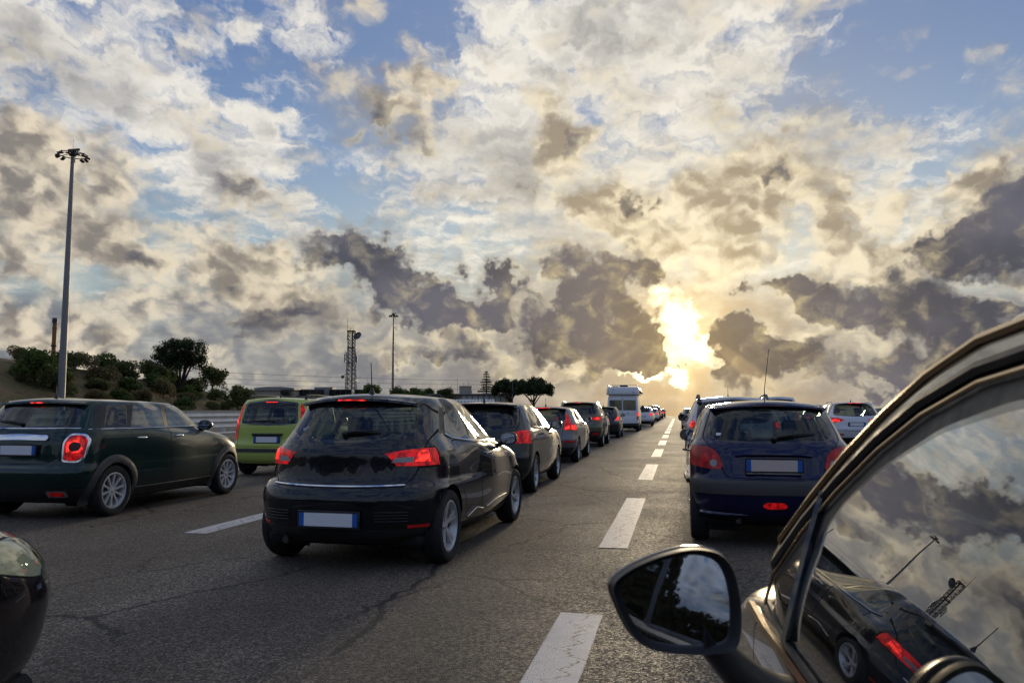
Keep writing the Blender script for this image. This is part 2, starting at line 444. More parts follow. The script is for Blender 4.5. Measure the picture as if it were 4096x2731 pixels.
# ------------------------------------------------------------------ mesh helpers
class Geo:
    """Collects shapes; build() links them as one mesh object."""
    def __init__(self):
        self.v, self.f = [], []

    def add(self, verts, faces):
        o = len(self.v)
        self.v += [tuple(p) for p in verts]
        self.f += [tuple(i + o for i in f) for f in faces]
        return self

    def box(self, c, s, bev=0.0, M=None):
        hx, hy, hz = s[0] / 2, s[1] / 2, s[2] / 2
        b = min(bev, hx * .98, hy * .98, hz * .98)
        vs, fs = [], []
        if b <= 0:
            vs = [Vector((sx * hx, sy * hy, sz * hz)) for sz in (-1, 1) for sy in (-1, 1) for sx in (-1, 1)]
            fs = [(0, 2, 3, 1), (4, 5, 7, 6), (0, 1, 5, 4), (2, 6, 7, 3), (0, 4, 6, 2), (1, 3, 7, 5)]
        else:
            idx = {}
            for sx in (-1, 1):
                for sy in (-1, 1):
                    for sz in (-1, 1):
                        for ax in range(3):
                            p = [sx * (hx - b), sy * (hy - b), sz * (hz - b)]
                            p[ax] = (sx * hx, sy * hy, sz * hz)[ax]
                            idx[(sx, sy, sz, ax)] = len(vs)
                            vs.append(Vector(p))
            for sx in (-1, 1):
                q = [(sx, -1, -1, 0), (sx, 1, -1, 0), (sx, 1, 1, 0), (sx, -1, 1, 0)]
                fs.append([idx[k] for k in (q if sx > 0 else q[::-1])])
            for sy in (-1, 1):
                q = [(-1, sy, -1, 1), (-1, sy, 1, 1), (1, sy, 1, 1), (1, sy, -1, 1)]
                fs.append([idx[k] for k in (q if sy > 0 else q[::-1])])
            for sz in (-1, 1):
                q = [(-1, -1, sz, 2), (1, -1, sz, 2), (1, 1, sz, 2), (-1, 1, sz, 2)]
                fs.append([idx[k] for k in (q if sz > 0 else q[::-1])])
            for a in (-1, 1):
                for c_ in (-1, 1):
                    for q, flip in (([(a, c_, -1, 0), (a, c_, -1, 1), (a, c_, 1, 1), (a, c_, 1, 0)], a * c_ < 0),
                                    ([(a, -1, c_, 0), (a, 1, c_, 0), (a, 1, c_, 2), (a, -1, c_, 2)], a * c_ < 0),
                                    ([(-1, a, c_, 1), (-1, a, c_, 2), (1, a, c_, 2), (1, a, c_, 1)], a * c_ < 0)):
                        fs.append([idx[k] for k in (q[::-1] if flip else q)])
            for sx in (-1, 1):
                for sy in (-1, 1):
                    for sz in (-1, 1):
                        q = [idx[(sx, sy, sz, k)] for k in range(3)]
                        fs.append(q if sx * sy * sz > 0 else q[::-1])
        if M is not None:
            vs = [M @ p for p in vs]
        cc = Vector(c)
        return self.add([p + cc for p in vs], fs)

    def tube(self, path, r, n=8, closed=False, caps=True, flat=1.0):
        path = [Vector(p) for p in path]
        m = len(path)
        rs = r if hasattr(r, '__len__') else [r] * m
        vs, fs = [], []
        up = Vector((0, 0, 1))
        for i, p in enumerate(path):
            a = path[(i - 1) % m] if (closed or i > 0) else p
            c = path[(i + 1) % m] if (closed or i < m - 1) else p
            t = (c - a).normalized()
            s = t.cross(up)
            if s.length < 1e-3:
                s = t.cross(Vector((0, 1, 0)))
            s.normalize()
            u = s.cross(t)
            for k in range(n):
                w = 2 * math.pi * k / n
                vs.append(p + s * math.cos(w) * rs[i] + u * math.sin(w) * rs[i] * flat)
        for i in range(m if closed else m - 1):
            for k in range(n):
                a, b_ = i * n + k, i * n + (k + 1) % n
                j = (i + 1) % m
                fs.append((a, b_, j * n + (k + 1) % n, j * n + k))
        if caps and not closed:
            fs.append(tuple(range(n))[::-1])
            fs.append(tuple((m - 1) * n + k for k in range(n)))
        return self.add(vs, fs)

    def lathe(self, prof, n=32, axis='x', c=(0, 0, 0), closed=False):
        """prof: (radius, along) pairs turned about an axis."""
        vs, fs = [], []
        for r, h in prof:
            for k in range(n):
                w = 2 * math.pi * k / n
                a, b_ = r * math.cos(w), r * math.sin(w)
                p = {'x': (h, a, b_), 'y': (a, h, b_), 'z': (a, b_, h)}[axis]
                vs.append((p[0] + c[0], p[1] + c[1], p[2] + c[2]))
        m = len(prof)
        for i in range(m if closed else m - 1):
            j = (i + 1) % m
            for k in range(n):
                q = (i * n + k, j * n + k, j * n + (k + 1) % n, i * n + (k + 1) % n)
                fs.append(q if axis != 'y' else q[::-1])
        return self.add(vs, fs)

    def loft(self, rings, caps=True, closed_ring=True):
        n = len(rings[0])
        vs = [p for r in rings for p in r]
        fs = []
        for i in range(len(rings) - 1):
            for k in range(n if closed_ring else n - 1):
                a, b_ = i * n + k, i * n + (k + 1) % n
                fs.append((a, b_, b_ + n, a + n))
        if caps:
            fs.append(tuple(range(n))[::-1])
            fs.append(tuple((len(rings) - 1) * n + k for k in range(n)))
        return self.add(vs, fs)

    def ell(self, c, r, nu=16, nv=10, M=None, e=1.0):
        """Ellipsoid; e < 1 squares it off."""
        vs, fs = [], []
        pw = lambda q: math.copysign(abs(q) ** e, q)
        for i in range(nv + 1):
            ph = -math.pi / 2 + math.pi * i / nv
            for k in range(nu):
                th = 2 * math.pi * k / nu
                p = Vector((r[0] * pw(math.cos(ph)) * pw(math.cos(th)), r[1] * pw(math.cos(ph)) * pw(math.sin(th)), r[2] * pw(math.sin(ph))))
                vs.append((M @ p if M is not None else p) + Vector(c))
        for i in range(nv):
            for k in range(nu):
                fs.append((i * nu + k, i * nu + (k + 1) % nu, (i + 1) * nu + (k + 1) % nu, (i + 1) * nu + k))
        return self.add(vs, fs)

    def build(self, name, mat, parent=None, smooth=True, angle=38, mats=None):
        me = bpy.data.meshes.new(name)
        me.from_pydata(self.v, [], self.f)
        me.validate()
        return place(me, name, mats or mat, parent, smooth, angle)


def place(me, name, mat, parent=None, smooth=True, angle=38):
    for m in (mat if isinstance(mat, (list, tuple)) else [mat]):
        if m is not None:
            me.materials.append(m)
    if smooth and len(me.polygons):
        me.shade_smooth()
        if angle:
            me.set_sharp_from_angle(angle=R(angle))
    o = bpy.data.objects.new(name, me)
    COL.objects.link(o)
    if parent is not None:
        o.parent = parent
    return o


def tag(o, label=None, cat=None, group=None, kind=None):
    for k, q in (('label', label), ('category', cat), ('group', group), ('kind', kind)):
        if q:
            o[k] = q
    return o


def empty(name, loc=(0, 0, 0), rz=0.0, parent=None):
    o = bpy.data.objects.new(name, None)
    o.empty_display_size = 0.2
    COL.objects.link(o)
    o.location = loc
    o.rotation_euler = (0, 0, rz)
    o.parent = parent
    return o


def inst(me, name, parent=None, loc=(0, 0, 0), rot=(0, 0, 0), scale=(1, 1, 1)):
    o = bpy.data.objects.new(name, me)
    COL.objects.link(o)
    o.location, o.rotation_euler, o.scale = loc, rot, scale
    o.parent = parent
    return o


def rnd(poly, r, n=3):
    """Round the corners of a 2-D polygon."""
    out = []
    m = len(poly)
    for i in range(m):
        p0, p, p1 = (Vector(poly[k % m]).to_2d() for k in (i - 1, i, i + 1))
        a, c = p0 - p, p1 - p
        d = min(r, a.length * .45, c.length * .45)
        if d < 1e-4:
            out.append(tuple(p))
            continue
        A, C_ = p + a.normalized() * d, p + c.normalized() * d
        for k in range(n + 1):
            t = k / n
            q = A * (1 - t) ** 2 + p * 2 * t * (1 - t) + C_ * t * t
            out.append((q.x, q.y))
    return out


def grow(poly, d):
    c = Vector((sum(p[0] for p in poly) / len(poly), sum(p[1] for p in poly) / len(poly)))
    out = []
    for p in poly:
        q = Vector(p) - c
        out.append(tuple(c + q * ((q.length + d) / max(q.length, 1e-5))))
    return out


def mirror(half):
    """Half outline (x >= 0, bottom centre to top centre) -> closed symmetric outline."""
    return [(-x, z) for x, z in reversed(half) if x > 1e-6] + list(half)


# ------------------------------------------------------------------ materials
MATS = {}


def mat_new(name):
    m = bpy.data.materials.new(name)
    m.use_nodes = True
    nt = m.node_tree
    b = NB(nt)
    p = nt.nodes['Principled BSDF']
    MATS[name] = m
    return m, b, p


def simple(name, col, rough=0.5, metal=0.0, coat=0.0, vary=0.0, scale=8.0, bump=0.0, emit=None, es=1.0, spec=0.5):
    m, b, p = mat_new(name)
    p.inputs['Roughness'].default_value = rough
    p.inputs['Metallic'].default_value = metal
    p.inputs['Coat Weight'].default_value = coat
    p.inputs['Coat Roughness'].default_value = 0.03
    p.inputs['Specular IOR Level'].default_value = spec
    c = tuple(col) + (1.0,)
    if vary > 0 or bump > 0:
        tc = b.node('ShaderNodeTexCoord')
        n = b.noise(tc.outputs['Object'], scale, 5, 0.6)
        if vary > 0:
            lo = tuple(q * (1 - vary) for q in col)
            hi = tuple(min(1, q * (1 + vary)) for q in col)
            b.put(p.inputs['Base Color'], b.mix(n, lo, hi))
            b.put(p.inputs['Roughness'], b.ss(n, 0.3, 0.7, max(0.02, rough - 0.12 * rough), min(1, rough + 0.2 * rough)))
        else:
            p.inputs['Base Color'].default_value = c
        if bump > 0:
            bp = b.node('ShaderNodeBump')
            bp.inputs['Strength'].default_value = bump
            bp.inputs['Distance'].default_value = 0.02
            b.put(bp.inputs['Height'], n)
            b.L.new(bp.outputs[0], p.inputs['Normal'])
    else:
        p.inputs['Base Color'].default_value = c
    if emit:
        p.inputs['Emission Color'].default_value = tuple(emit) + (1.0,)
        p.inputs['Emission Strength'].default_value = es
    return m


def paint(name, col, metal=0.35, rough=0.32, dust=0.10):
    """Clear-coated car paint with a thin uneven film of road dust, thicker towards the sills."""
    m, b, p = mat_new(name)
    tc = b.node('ShaderNodeTexCoord')
    P = tc.outputs['Object']
    x, y, z = b.sep(P)
    n = b.noise(P, 3.0, 5, 0.6)
    fine = b.noise(P, 60.0, 2, 0.5)
    low = b.ss(b.add(z, b.mul(b.sub(n, 0.5), 0.5)), 0.75, 0.15)
    film = b.m('MULTIPLY', b.add(b.mul(n, 0.5), b.mul(low, 0.9)), dust, clamp=True)
    b.put(p.inputs['Base Color'], b.mix(film, col, (0.10, 0.088, 0.074)))
    p.inputs['Metallic'].default_value = metal
    b.put(p.inputs['Roughness'], b.add(rough, b.mul(film, 0.5)))
    p.inputs['Specular IOR Level'].default_value = 0.12
    p.inputs['Coat Weight'].default_value = 1.0
    b.put(p.inputs['Coat Roughness'], b.ss(b.add(film, b.mul(b.sub(fine, 0.5), 0.04)), 0.0, 0.25, 0.005, 0.08))
    p.inputs['Coat IOR'].default_value = 1.43
    return m


def glass(name, tint=(0.55, 0.62, 0.58), ior=1.52, film=0.0, face=0.06):
    """Thin automotive glass: mirror reflection by Fresnel over a tinted clear pane with a little dust."""
    m = bpy.data.materials.new(name)
    MATS[name] = m
    m.use_nodes = True
    nt = m.node_tree
    nt.nodes.clear()
    b = NB(nt)
    out = b.node('ShaderNodeOutputMaterial')
    fr = b.node('ShaderNodeFresnel')
    fr.inputs[0].default_value = ior
    geo = b.node('ShaderNodeNewGeometry')
    # the pane is a single sheet: take the outside reflectance on either face
    lw = b.node('ShaderNodeLayerWeight')
    lw.inputs[0].default_value = 0.5
    f = b.add(face, b.mul(b.m("POWER", lw.outputs["Facing"], 3.3), 0.80))
    if ior > 1.6:
        f = b.m('MULTIPLY', f, 1.9, clamp=True)
    tr = b.node('ShaderNodeBsdfTransparent')
    tr.inputs[0].default_value = tuple(tint) + (1,)
    gl = b.node('ShaderNodeBsdfGlossy')
    gl.inputs['Roughness'].default_value = 0.0
    mx = b.node('ShaderNodeMixShader')
    b.put(mx.inputs[0], f)
    b.L.new(tr.outputs[0], mx.inputs[1])
    b.L.new(gl.outputs[0], mx.inputs[2])
    res = mx.outputs[0]
    tc = b.node('ShaderNodeTexCoord')
    n = b.noise(tc.outputs['Object'], 2.5, 4, 0.6)
    df = b.node('ShaderNodeBsdfDiffuse')
    df.inputs[0].default_value = (0.3, 0.28, 0.25, 1)
    m2 = b.node('ShaderNodeMixShader')
    b.put(m2.inputs[0], b.mul(n, 0.05 + film))
    b.L.new(res, m2.inputs[1])
    b.L.new(df.outputs[0], m2.inputs[2])
    b.L.new(m2.outputs[0], out.inputs[0])
    return m


def lens_mat(name, col, emit=0.0, tint=None):
    """Moulded lamp lens: glossy plastic with fine ribs, lit from inside where the lamp is on."""
    m, b, p = mat_new(name)
    p.inputs['Base Color'].default_value = tuple(col) + (1,)
    p.inputs['Roughness'].default_value = 0.3
    p.inputs['Specular IOR Level'].default_value = 0.25
    p.inputs['Coat Weight'].default_value = 0.35
    tc = b.node('ShaderNodeTexCoord')
    wv = b.node('ShaderNodeTexWave', wave_type='BANDS', bands_direction='X')
    b.put(wv.inputs['Vector'], tc.outputs['Object'])
    wv.inputs['Scale'].default_value = 26.0
    bp = b.node('ShaderNodeBump')
    bp.inputs['Strength'].default_value = 0.25
    bp.inputs['Distance'].default_value = 0.004
    b.put(bp.inputs['Height'], wv.outputs[1])
    b.L.new(bp.outputs[0], p.inputs['Normal'])
    if emit > 0:
        n = b.noise(tc.outputs['Object'], 16.0, 3, 0.55)
        e = b.mul(b.ss(n, 0.34, 0.66, 0.22, 1.9), b.ss(wv.outputs[1], 0, 1, 0.6, 1.15))
        p.inputs['Emission Color'].default_value = tuple(tint or col) + (1,)
        b.put(p.inputs['Emission Strength'], b.mul(e, emit))
    return m


simple('black_plastic', (0.018, 0.017, 0.017), 0.5, vary=0.3, scale=20)
simple('grey_plastic', (0.05, 0.047, 0.044), 0.6, vary=0.3, scale=30, bump=0.1)
simple('gloss_black', (0.006, 0.006, 0.007), 0.12, coat=0.6)
simple('gap', (0.003, 0.003, 0.003), 0.9)
simple('rubber', (0.016, 0.0155, 0.015), 0.78, vary=0.35, scale=14, bump=0.25)
simple('cabin', (0.016, 0.016, 0.018), 0.8, vary=0.3, scale=12)
simple('seat_cloth', (0.03, 0.03, 0.034), 0.95, vary=0.35, scale=40, bump=0.2)
simple('chrome', (0.72, 0.72, 0.73), 0.12, 1.0)
simple('alloy', (0.62, 0.61, 0.60), 0.36, 0.45, vary=0.12, scale=10)
simple('dark_alloy', (0.06, 0.06, 0.062), 0.4, 0.8)
simple('brake', (0.10, 0.09, 0.085), 0.5, 0.8, vary=0.3)
simple('plate_white', (0.78, 0.78, 0.79), 0.4, vary=0.05)
simple('plate_blue', (0.02, 0.11, 0.42), 0.4)
simple('white_print', (0.75, 0.75, 0.75), 0.5)
simple('satin_metal', (0.55, 0.55, 0.56), 0.28, 1.0, vary=0.05)
lens_mat('lens_red', (0.20, 0.006, 0.010), 0.05, (1.0, 0.02, 0.02))
lens_mat('lens_dark', (0.045, 0.006, 0.008))
lens_mat('lens_lit', (0.22, 0.003, 0.006), 0.26, (1.0, 0.014, 0.014))
lens_mat('lens_hot', (0.30, 0.006, 0.008), 1.15, (1.0, 0.035, 0.022))
lens_mat('lens_clear', (0.34, 0.33, 0.33))
lens_mat('lens_amber', (0.32, 0.20, 0.13))
glass('glass', (0.36, 0.42, 0.40), face=0.045)
glass('glass_side', (0.30, 0.36, 0.34), face=0.14)
glass('glass_dark', (0.10, 0.11, 0.115), face=0.05)
glass('glass_clear', (0.72, 0.80, 0.76))
simple('mirror', (0.46, 0.47, 0.50), 0.02, 1.0)


# ------------------------------------------------------------------ ground, road and markings
def ground_z(x, y):
    """Level carriageway that tips over a crest far ahead."""
    if y < 150:
        return 0.0
    d = y - 150
    z = -0.000129 * d * d if d < 60 else -0.000129 * 3600 - 0.0155 * (d - 60)
    return z


def asphalt():
    m, b, p = mat_new('asphalt')
    tc = b.node('ShaderNodeTexCoord')
    P = tc.outputs['Object']
    x, y, z = b.sep(P)
    P2 = b.comb(x, y, 0.0)
    stone = b.node('ShaderNodeTexVoronoi', voronoi_dimensions='2D', feature='F1')
    b.put(stone.inputs['Vector'], P2)
    stone.inputs['Scale'].default_value = 85.0
    sc, sd = stone.outputs['Color'], stone.outputs['Distance']
    sv, _, _ = b.sep(sc)
    grain = b.noise(P2, 240.0, 2, 0.6, dim='2D')
    blot = b.noise(P2, 0.55, 5, 0.6, dim='2D')
    lane = b.noise(b.v('MULTIPLY', P2, (1.6, 0.05, 1)), 1.0, 3, 0.5, dim='2D')
    tone = b.add(b.mul(b.sub(sv, 0.5), 1.25), b.add(b.mul(b.sub(grain, 0.5), 1.3), b.add(b.mul(b.sub(blot, 0.5), 0.7), b.mul(b.sub(lane, 0.5), 0.5))))
    # polished wheel tracks and an oily strip down the middle of each lane
    u = b.m('FLOORED_MODULO', b.add(x, 0.65), 4.6)
    side = b.sub(b.m('ABSOLUTE', b.sub(u, 2.25)), 0.76)
    track = b.m('EXPONENT', b.mul(b.mul(side, side), -9.0))
    oil = b.m('EXPONENT', b.mul(b.mul(b.sub(u, 2.25), b.sub(u, 2.25)), -14.0))
    wear = b.add(b.mul(track, 0.22), b.mul(oil, b.ss(blot, 0.35, 0.7, -0.05, -0.45)))
    tone = b.add(tone, wear)
    col = b.ramp(b.add(0.46, b.mul(tone, 0.46)), [(0.0, (0.011, 0.009, 0.007)), (0.38, (0.052, 0.0415, 0.031)), (0.70, (0.110, 0.088, 0.064)), (1.0, (0.42, 0.34, 0.25))])
    # cracks: warped cell borders, broken up by a mask, and one long open joint
    wv = b.v('MULTIPLY', b.v('SUBTRACT', b.noise(P2, 1.4, 4, 0.65, color=True, dim='2D'), (0.5, 0.5, 0.5)), (0.55, 0.55, 0))
    Pc = b.v('ADD', P2, wv)
    vor = b.node('ShaderNodeTexVoronoi', voronoi_dimensions='2D', feature='DISTANCE_TO_EDGE')
    b.put(vor.inputs['Vector'], b.v('MULTIPLY', Pc, (0.62, 0.42, 1)))
    vor.inputs['Scale'].default_value = 1.0
    mask = b.ss(b.noise(P2, 0.32, 3, 0.55, dim='2D'), 0.38, 0.52)
    crack = b.mul(b.ss(b.add(vor.outputs[0], b.mul(b.sub(grain, 0.5), 0.010)), 0.019, 0.007), mask)
    jx = b.add(b.add(-1.62, b.mul(y, -0.073)), b.mul(b.sub(b.noise(b.comb(b.mul(y, 1.0), 3.0, 0), 1.5, 5, 0.6, dim='2D'), 0.5), 0.34))
    joint = b.mul(b.ss(b.m('ABSOLUTE', b.sub(x, jx)), 0.034, 0.014), b.ss(b.noise(b.comb(0.0, y, 0), 0.9, 2, 0.5, dim='2D'), 0.30, 0.45))
    joint = b.mul(joint, b.ss(y, 40, 30))
    ck = b.mx(crack, joint)
    col = b.mix(b.mul(ck, 0.92), col, (0.004, 0.0035, 0.003))
    # a little moss where the cracks are widest
    moss = b.mul(b.ss(vor.outputs[0], 0.02, 0.004), b.mul(mask, b.ss(b.noise(P2, 2.3, 2, 0.5, dim='2D'), 0.66, 0.72)))
    col = b.mix(b.mul(moss, 0.8), col, (0.05, 0.075, 0.012))
    b.put(p.inputs['Base Color'], col)
    b.put(p.inputs['Roughness'], b.ss(b.add(sv, b.mul(b.sub(blot, 0.5), 0.8)), 0.0, 1.2, 0.92, 0.56))
    p.inputs['Specular IOR Level'].default_value = 0.5
    h = b.add(b.mul(b.ss(sd, 0.0, 0.6, 1.0, 0.0), 0.75), b.add(b.mul(grain, 0.35), b.add(b.mul(sv, 0.35), b.mul(ck, -0.5))))
    bp = b.node('ShaderNodeBump')
    bp.inputs['Strength'].default_value = 0.7
    bp.inputs['Distance'].default_value = 0.0045
    b.put(bp.inputs['Height'], h)
    b.L.new(bp.outputs[0], p.inputs['Normal'])
    return m


def marking_paint():
    m, b, p = mat_new('marking_paint')
    tc = b.node('ShaderNodeTexCoord')
    x, y, z = b.sep(tc.outputs['Object'])
    P2 = b.comb(x, y, 0.0)
    g = b.noise(P2, 130.0, 3, 0.6, dim='2D')
    blot = b.noise(P2, 3.0, 4, 0.6, dim='2D')
    jx = b.mul(b.sub(b.noise(b.comb(b.mul(y, 1.6), 7.0, 0), 1.7, 6, 0.68, dim='2D'), 0.47), 0.62)
    crack = b.mul(b.ss(b.m('ABSOLUTE', b.sub(x, jx)), 0.011, 0.004), b.ss(b.noise(b.comb(2.0, y, 0), 0.9, 2, 0.5, dim='2D'), 0.30, 0.42))
    jx2 = b.mul(b.sub(b.noise(b.comb(b.mul(y, 1.3), 41.0, 0), 2.3, 5, 0.7, dim='2D'), 0.5), 0.9)
    crack = b.mx(crack, b.mul(b.ss(b.m('ABSOLUTE', b.sub(x, jx2)), 0.004, 0.0015), b.ss(b.noise(b.comb(9.0, y, 0), 1.1, 2, 0.5, dim='2D'), 0.5, 0.56)))
    edge = b.ss(b.add(b.m('ABSOLUTE', x), b.mul(b.sub(g, 0.5), 0.05)), 0.146, 0.138)
    worn = b.ss(b.add(g, b.mul(b.sub(blot, 0.5), 0.55)), 0.70, 0.60)
    f = b.mul(b.mul(worn, edge), b.sub(1.0, crack))
    col = b.mix(b.ss(blot, 0.3, 0.7), (0.40, 0.38, 0.365), (0.58, 0.555, 0.53))
    col = b.mix(f, (0.035, 0.032, 0.03), col)
    b.put(p.inputs['Base Color'], col)
    p.inputs['Roughness'].default_value = 0.6
    bp = b.node('ShaderNodeBump')
    bp.inputs['Strength'].default_value = 0.5
    bp.inputs['Distance'].default_value = 0.004
    b.put(bp.inputs['Height'], b.add(g, b.mul(f, 0.8)))
    b.L.new(bp.outputs[0], p.inputs['Normal'])
    return m


asphalt()
marking_paint()


def earth_mat():
    m, b, p = mat_new('dry_grass_earth')
    tc = b.node('ShaderNodeTexCoord')
    P = tc.outputs['Object']
    n = b.noise(P, 0.16, 6, 0.65)
    f = b.noise(P, 2.6, 5, 0.7)
    fib = b.noise(b.v('MULTIPLY', P, (1, 1, 0.35)), 9.0, 4, 0.65)
    t = b.add(b.mul(n, 0.75), b.mul(f, 0.45))
    col = b.ramp(t, [(0.34, (0.065, 0.08, 0.026)), (0.50, (0.15, 0.14, 0.05)), (0.64, (0.28, 0.20, 0.09)), (0.80, (0.44, 0.28, 0.15))])
    col = b.mix(b.ss(fib, 0.35, 0.7), b.mix(1.0, col, (0.62, 0.62, 0.62), 'MULTIPLY'), col)
    b.put(p.inputs['Base Color'], col)
    p.inputs['Roughness'].default_value = 0.95
    bp = b.node('ShaderNodeBump')
    bp.inputs['Strength'].default_value = 1.0
    bp.inputs['Distance'].default_value = 0.25
    b.put(bp.inputs['Height'], b.add(f, fib))
    b.L.new(bp.outputs[0], p.inputs['Normal'])
    return m


earth_mat()


def build_ground():
    ys = [-60, -20] + list(range(-10, 150, 20)) + list(range(150, 215, 5)) + [230, 260, 320, 450, 700, 1200, 2200, 4000]
    xs = [-2500, -600, -180, -60, -15.6, 40, 200, 800, 2500]
    vs = [(x, y, ground_z(x, y) - .012) for y in ys for x in xs]
    n = len(xs)
    fs = [(j * n + i, j * n + i + 1, (j + 1) * n + i + 1, (j + 1) * n + i) for j in range(len(ys) - 1) for i in range(n - 1)]
    tag(Geo().add(vs, fs).build('ground', MATS['dry_grass_earth']), kind='structure')
    xs = [-52, -15, -5, 5, 20, 34]
    n = len(xs)
    ys = [q for q in ys if q <= 1200]
    vs = [(x, y, ground_z(x, y)) for y in ys for x in xs]
    fs = [(j * n + i, j * n + i + 1, (j + 1) * n + i + 1, (j + 1) * n + i) for j in range(len(ys) - 1) for i in range(n - 1)]
    road = tag(Geo().add(vs, fs).build('road', MATS['asphalt']), kind='structure')
    # painted dashes: one mesh, laid again and again
    L, w = 4.5, .145
    k = 12
    vs, fs = [], []
    rg = random.Random(4)
    for j in range(k + 1):
        y = L * j / k
        for s in (-1, 1):
            vs.append((s * (w + rg.uniform(-.004, .004)), y + (rg.uniform(-.02, .02) if j in (0, k) else 0), 0))
    for j in range(k):
        fs.append((2 * j, 2 * j + 1, 2 * j + 3, 2 * j + 2))
    o = Geo().add(vs, fs).build('lane_dash', MATS['marking_paint'], road)
    me = o.data
    first = True
    for x0, starts in ((-.655, [.94] + [8.04 + 7.74 * i for i in range(15)]), (-5.24, [.3] + [8.04 + 7.74 * i for i in range(13)]), (3.55, [8.0 + 7.74 * i for i in range(13)]), (-9.95, [8.04 + 7.74 * i for i in range(10)])):
        for y in starts:
            if first:
                o.location = (x0, y, .004)
                first = False
                continue
            inst(me, 'lane_dash', road, (x0, y, .004), (0, 0, 0))
    return road


build_ground()


# ------------------------------------------------------------------ car bodies
def pchip(t, y, q):
    """Shape-preserving cubic through (t, y) sampled at q."""
    t, y, q = np.asarray(t, float), np.asarray(y, float), np.asarray(q, float)
    h = np.diff(t)
    dl = np.diff(y) / h
    d = np.zeros_like(y)
    for i in range(1, len(t) - 1):
        if dl[i - 1] * dl[i] > 0:
            w1, w2 = 2 * h[i] + h[i - 1], h[i] + 2 * h[i - 1]
            d[i] = (w1 + w2) / (w1 / dl[i - 1] + w2 / dl[i])
    d[0], d[-1] = dl[0], dl[-1]
    i = np.clip(np.searchsorted(t, q, side='right') - 1, 0, len(t) - 2)
    s = (q - t[i]) / h[i]
    return (y[i] * (1 + 2 * s) * (1 - s) ** 2 + d[i] * h[i] * s * (1 - s) ** 2 + y[i + 1] * s * s * (3 - 2 * s) + d[i + 1] * h[i] * s * s * (s - 1))


def resample(pts, n):
    pts = np.asarray(pts)
    s = np.concatenate([[0], np.cumsum(np.linalg.norm(np.diff(pts, axis=0), axis=1))])
    q = np.linspace(0, s[-1], n)
    return np.stack([np.interp(q, s, pts[:, k]) for k in range(2)], 1)


LV_KEYS = ('z', 'yr', 'yf', 'w', 'zf', 'wr', 'wf', 'dr', 'nr', 'df', 'nf')


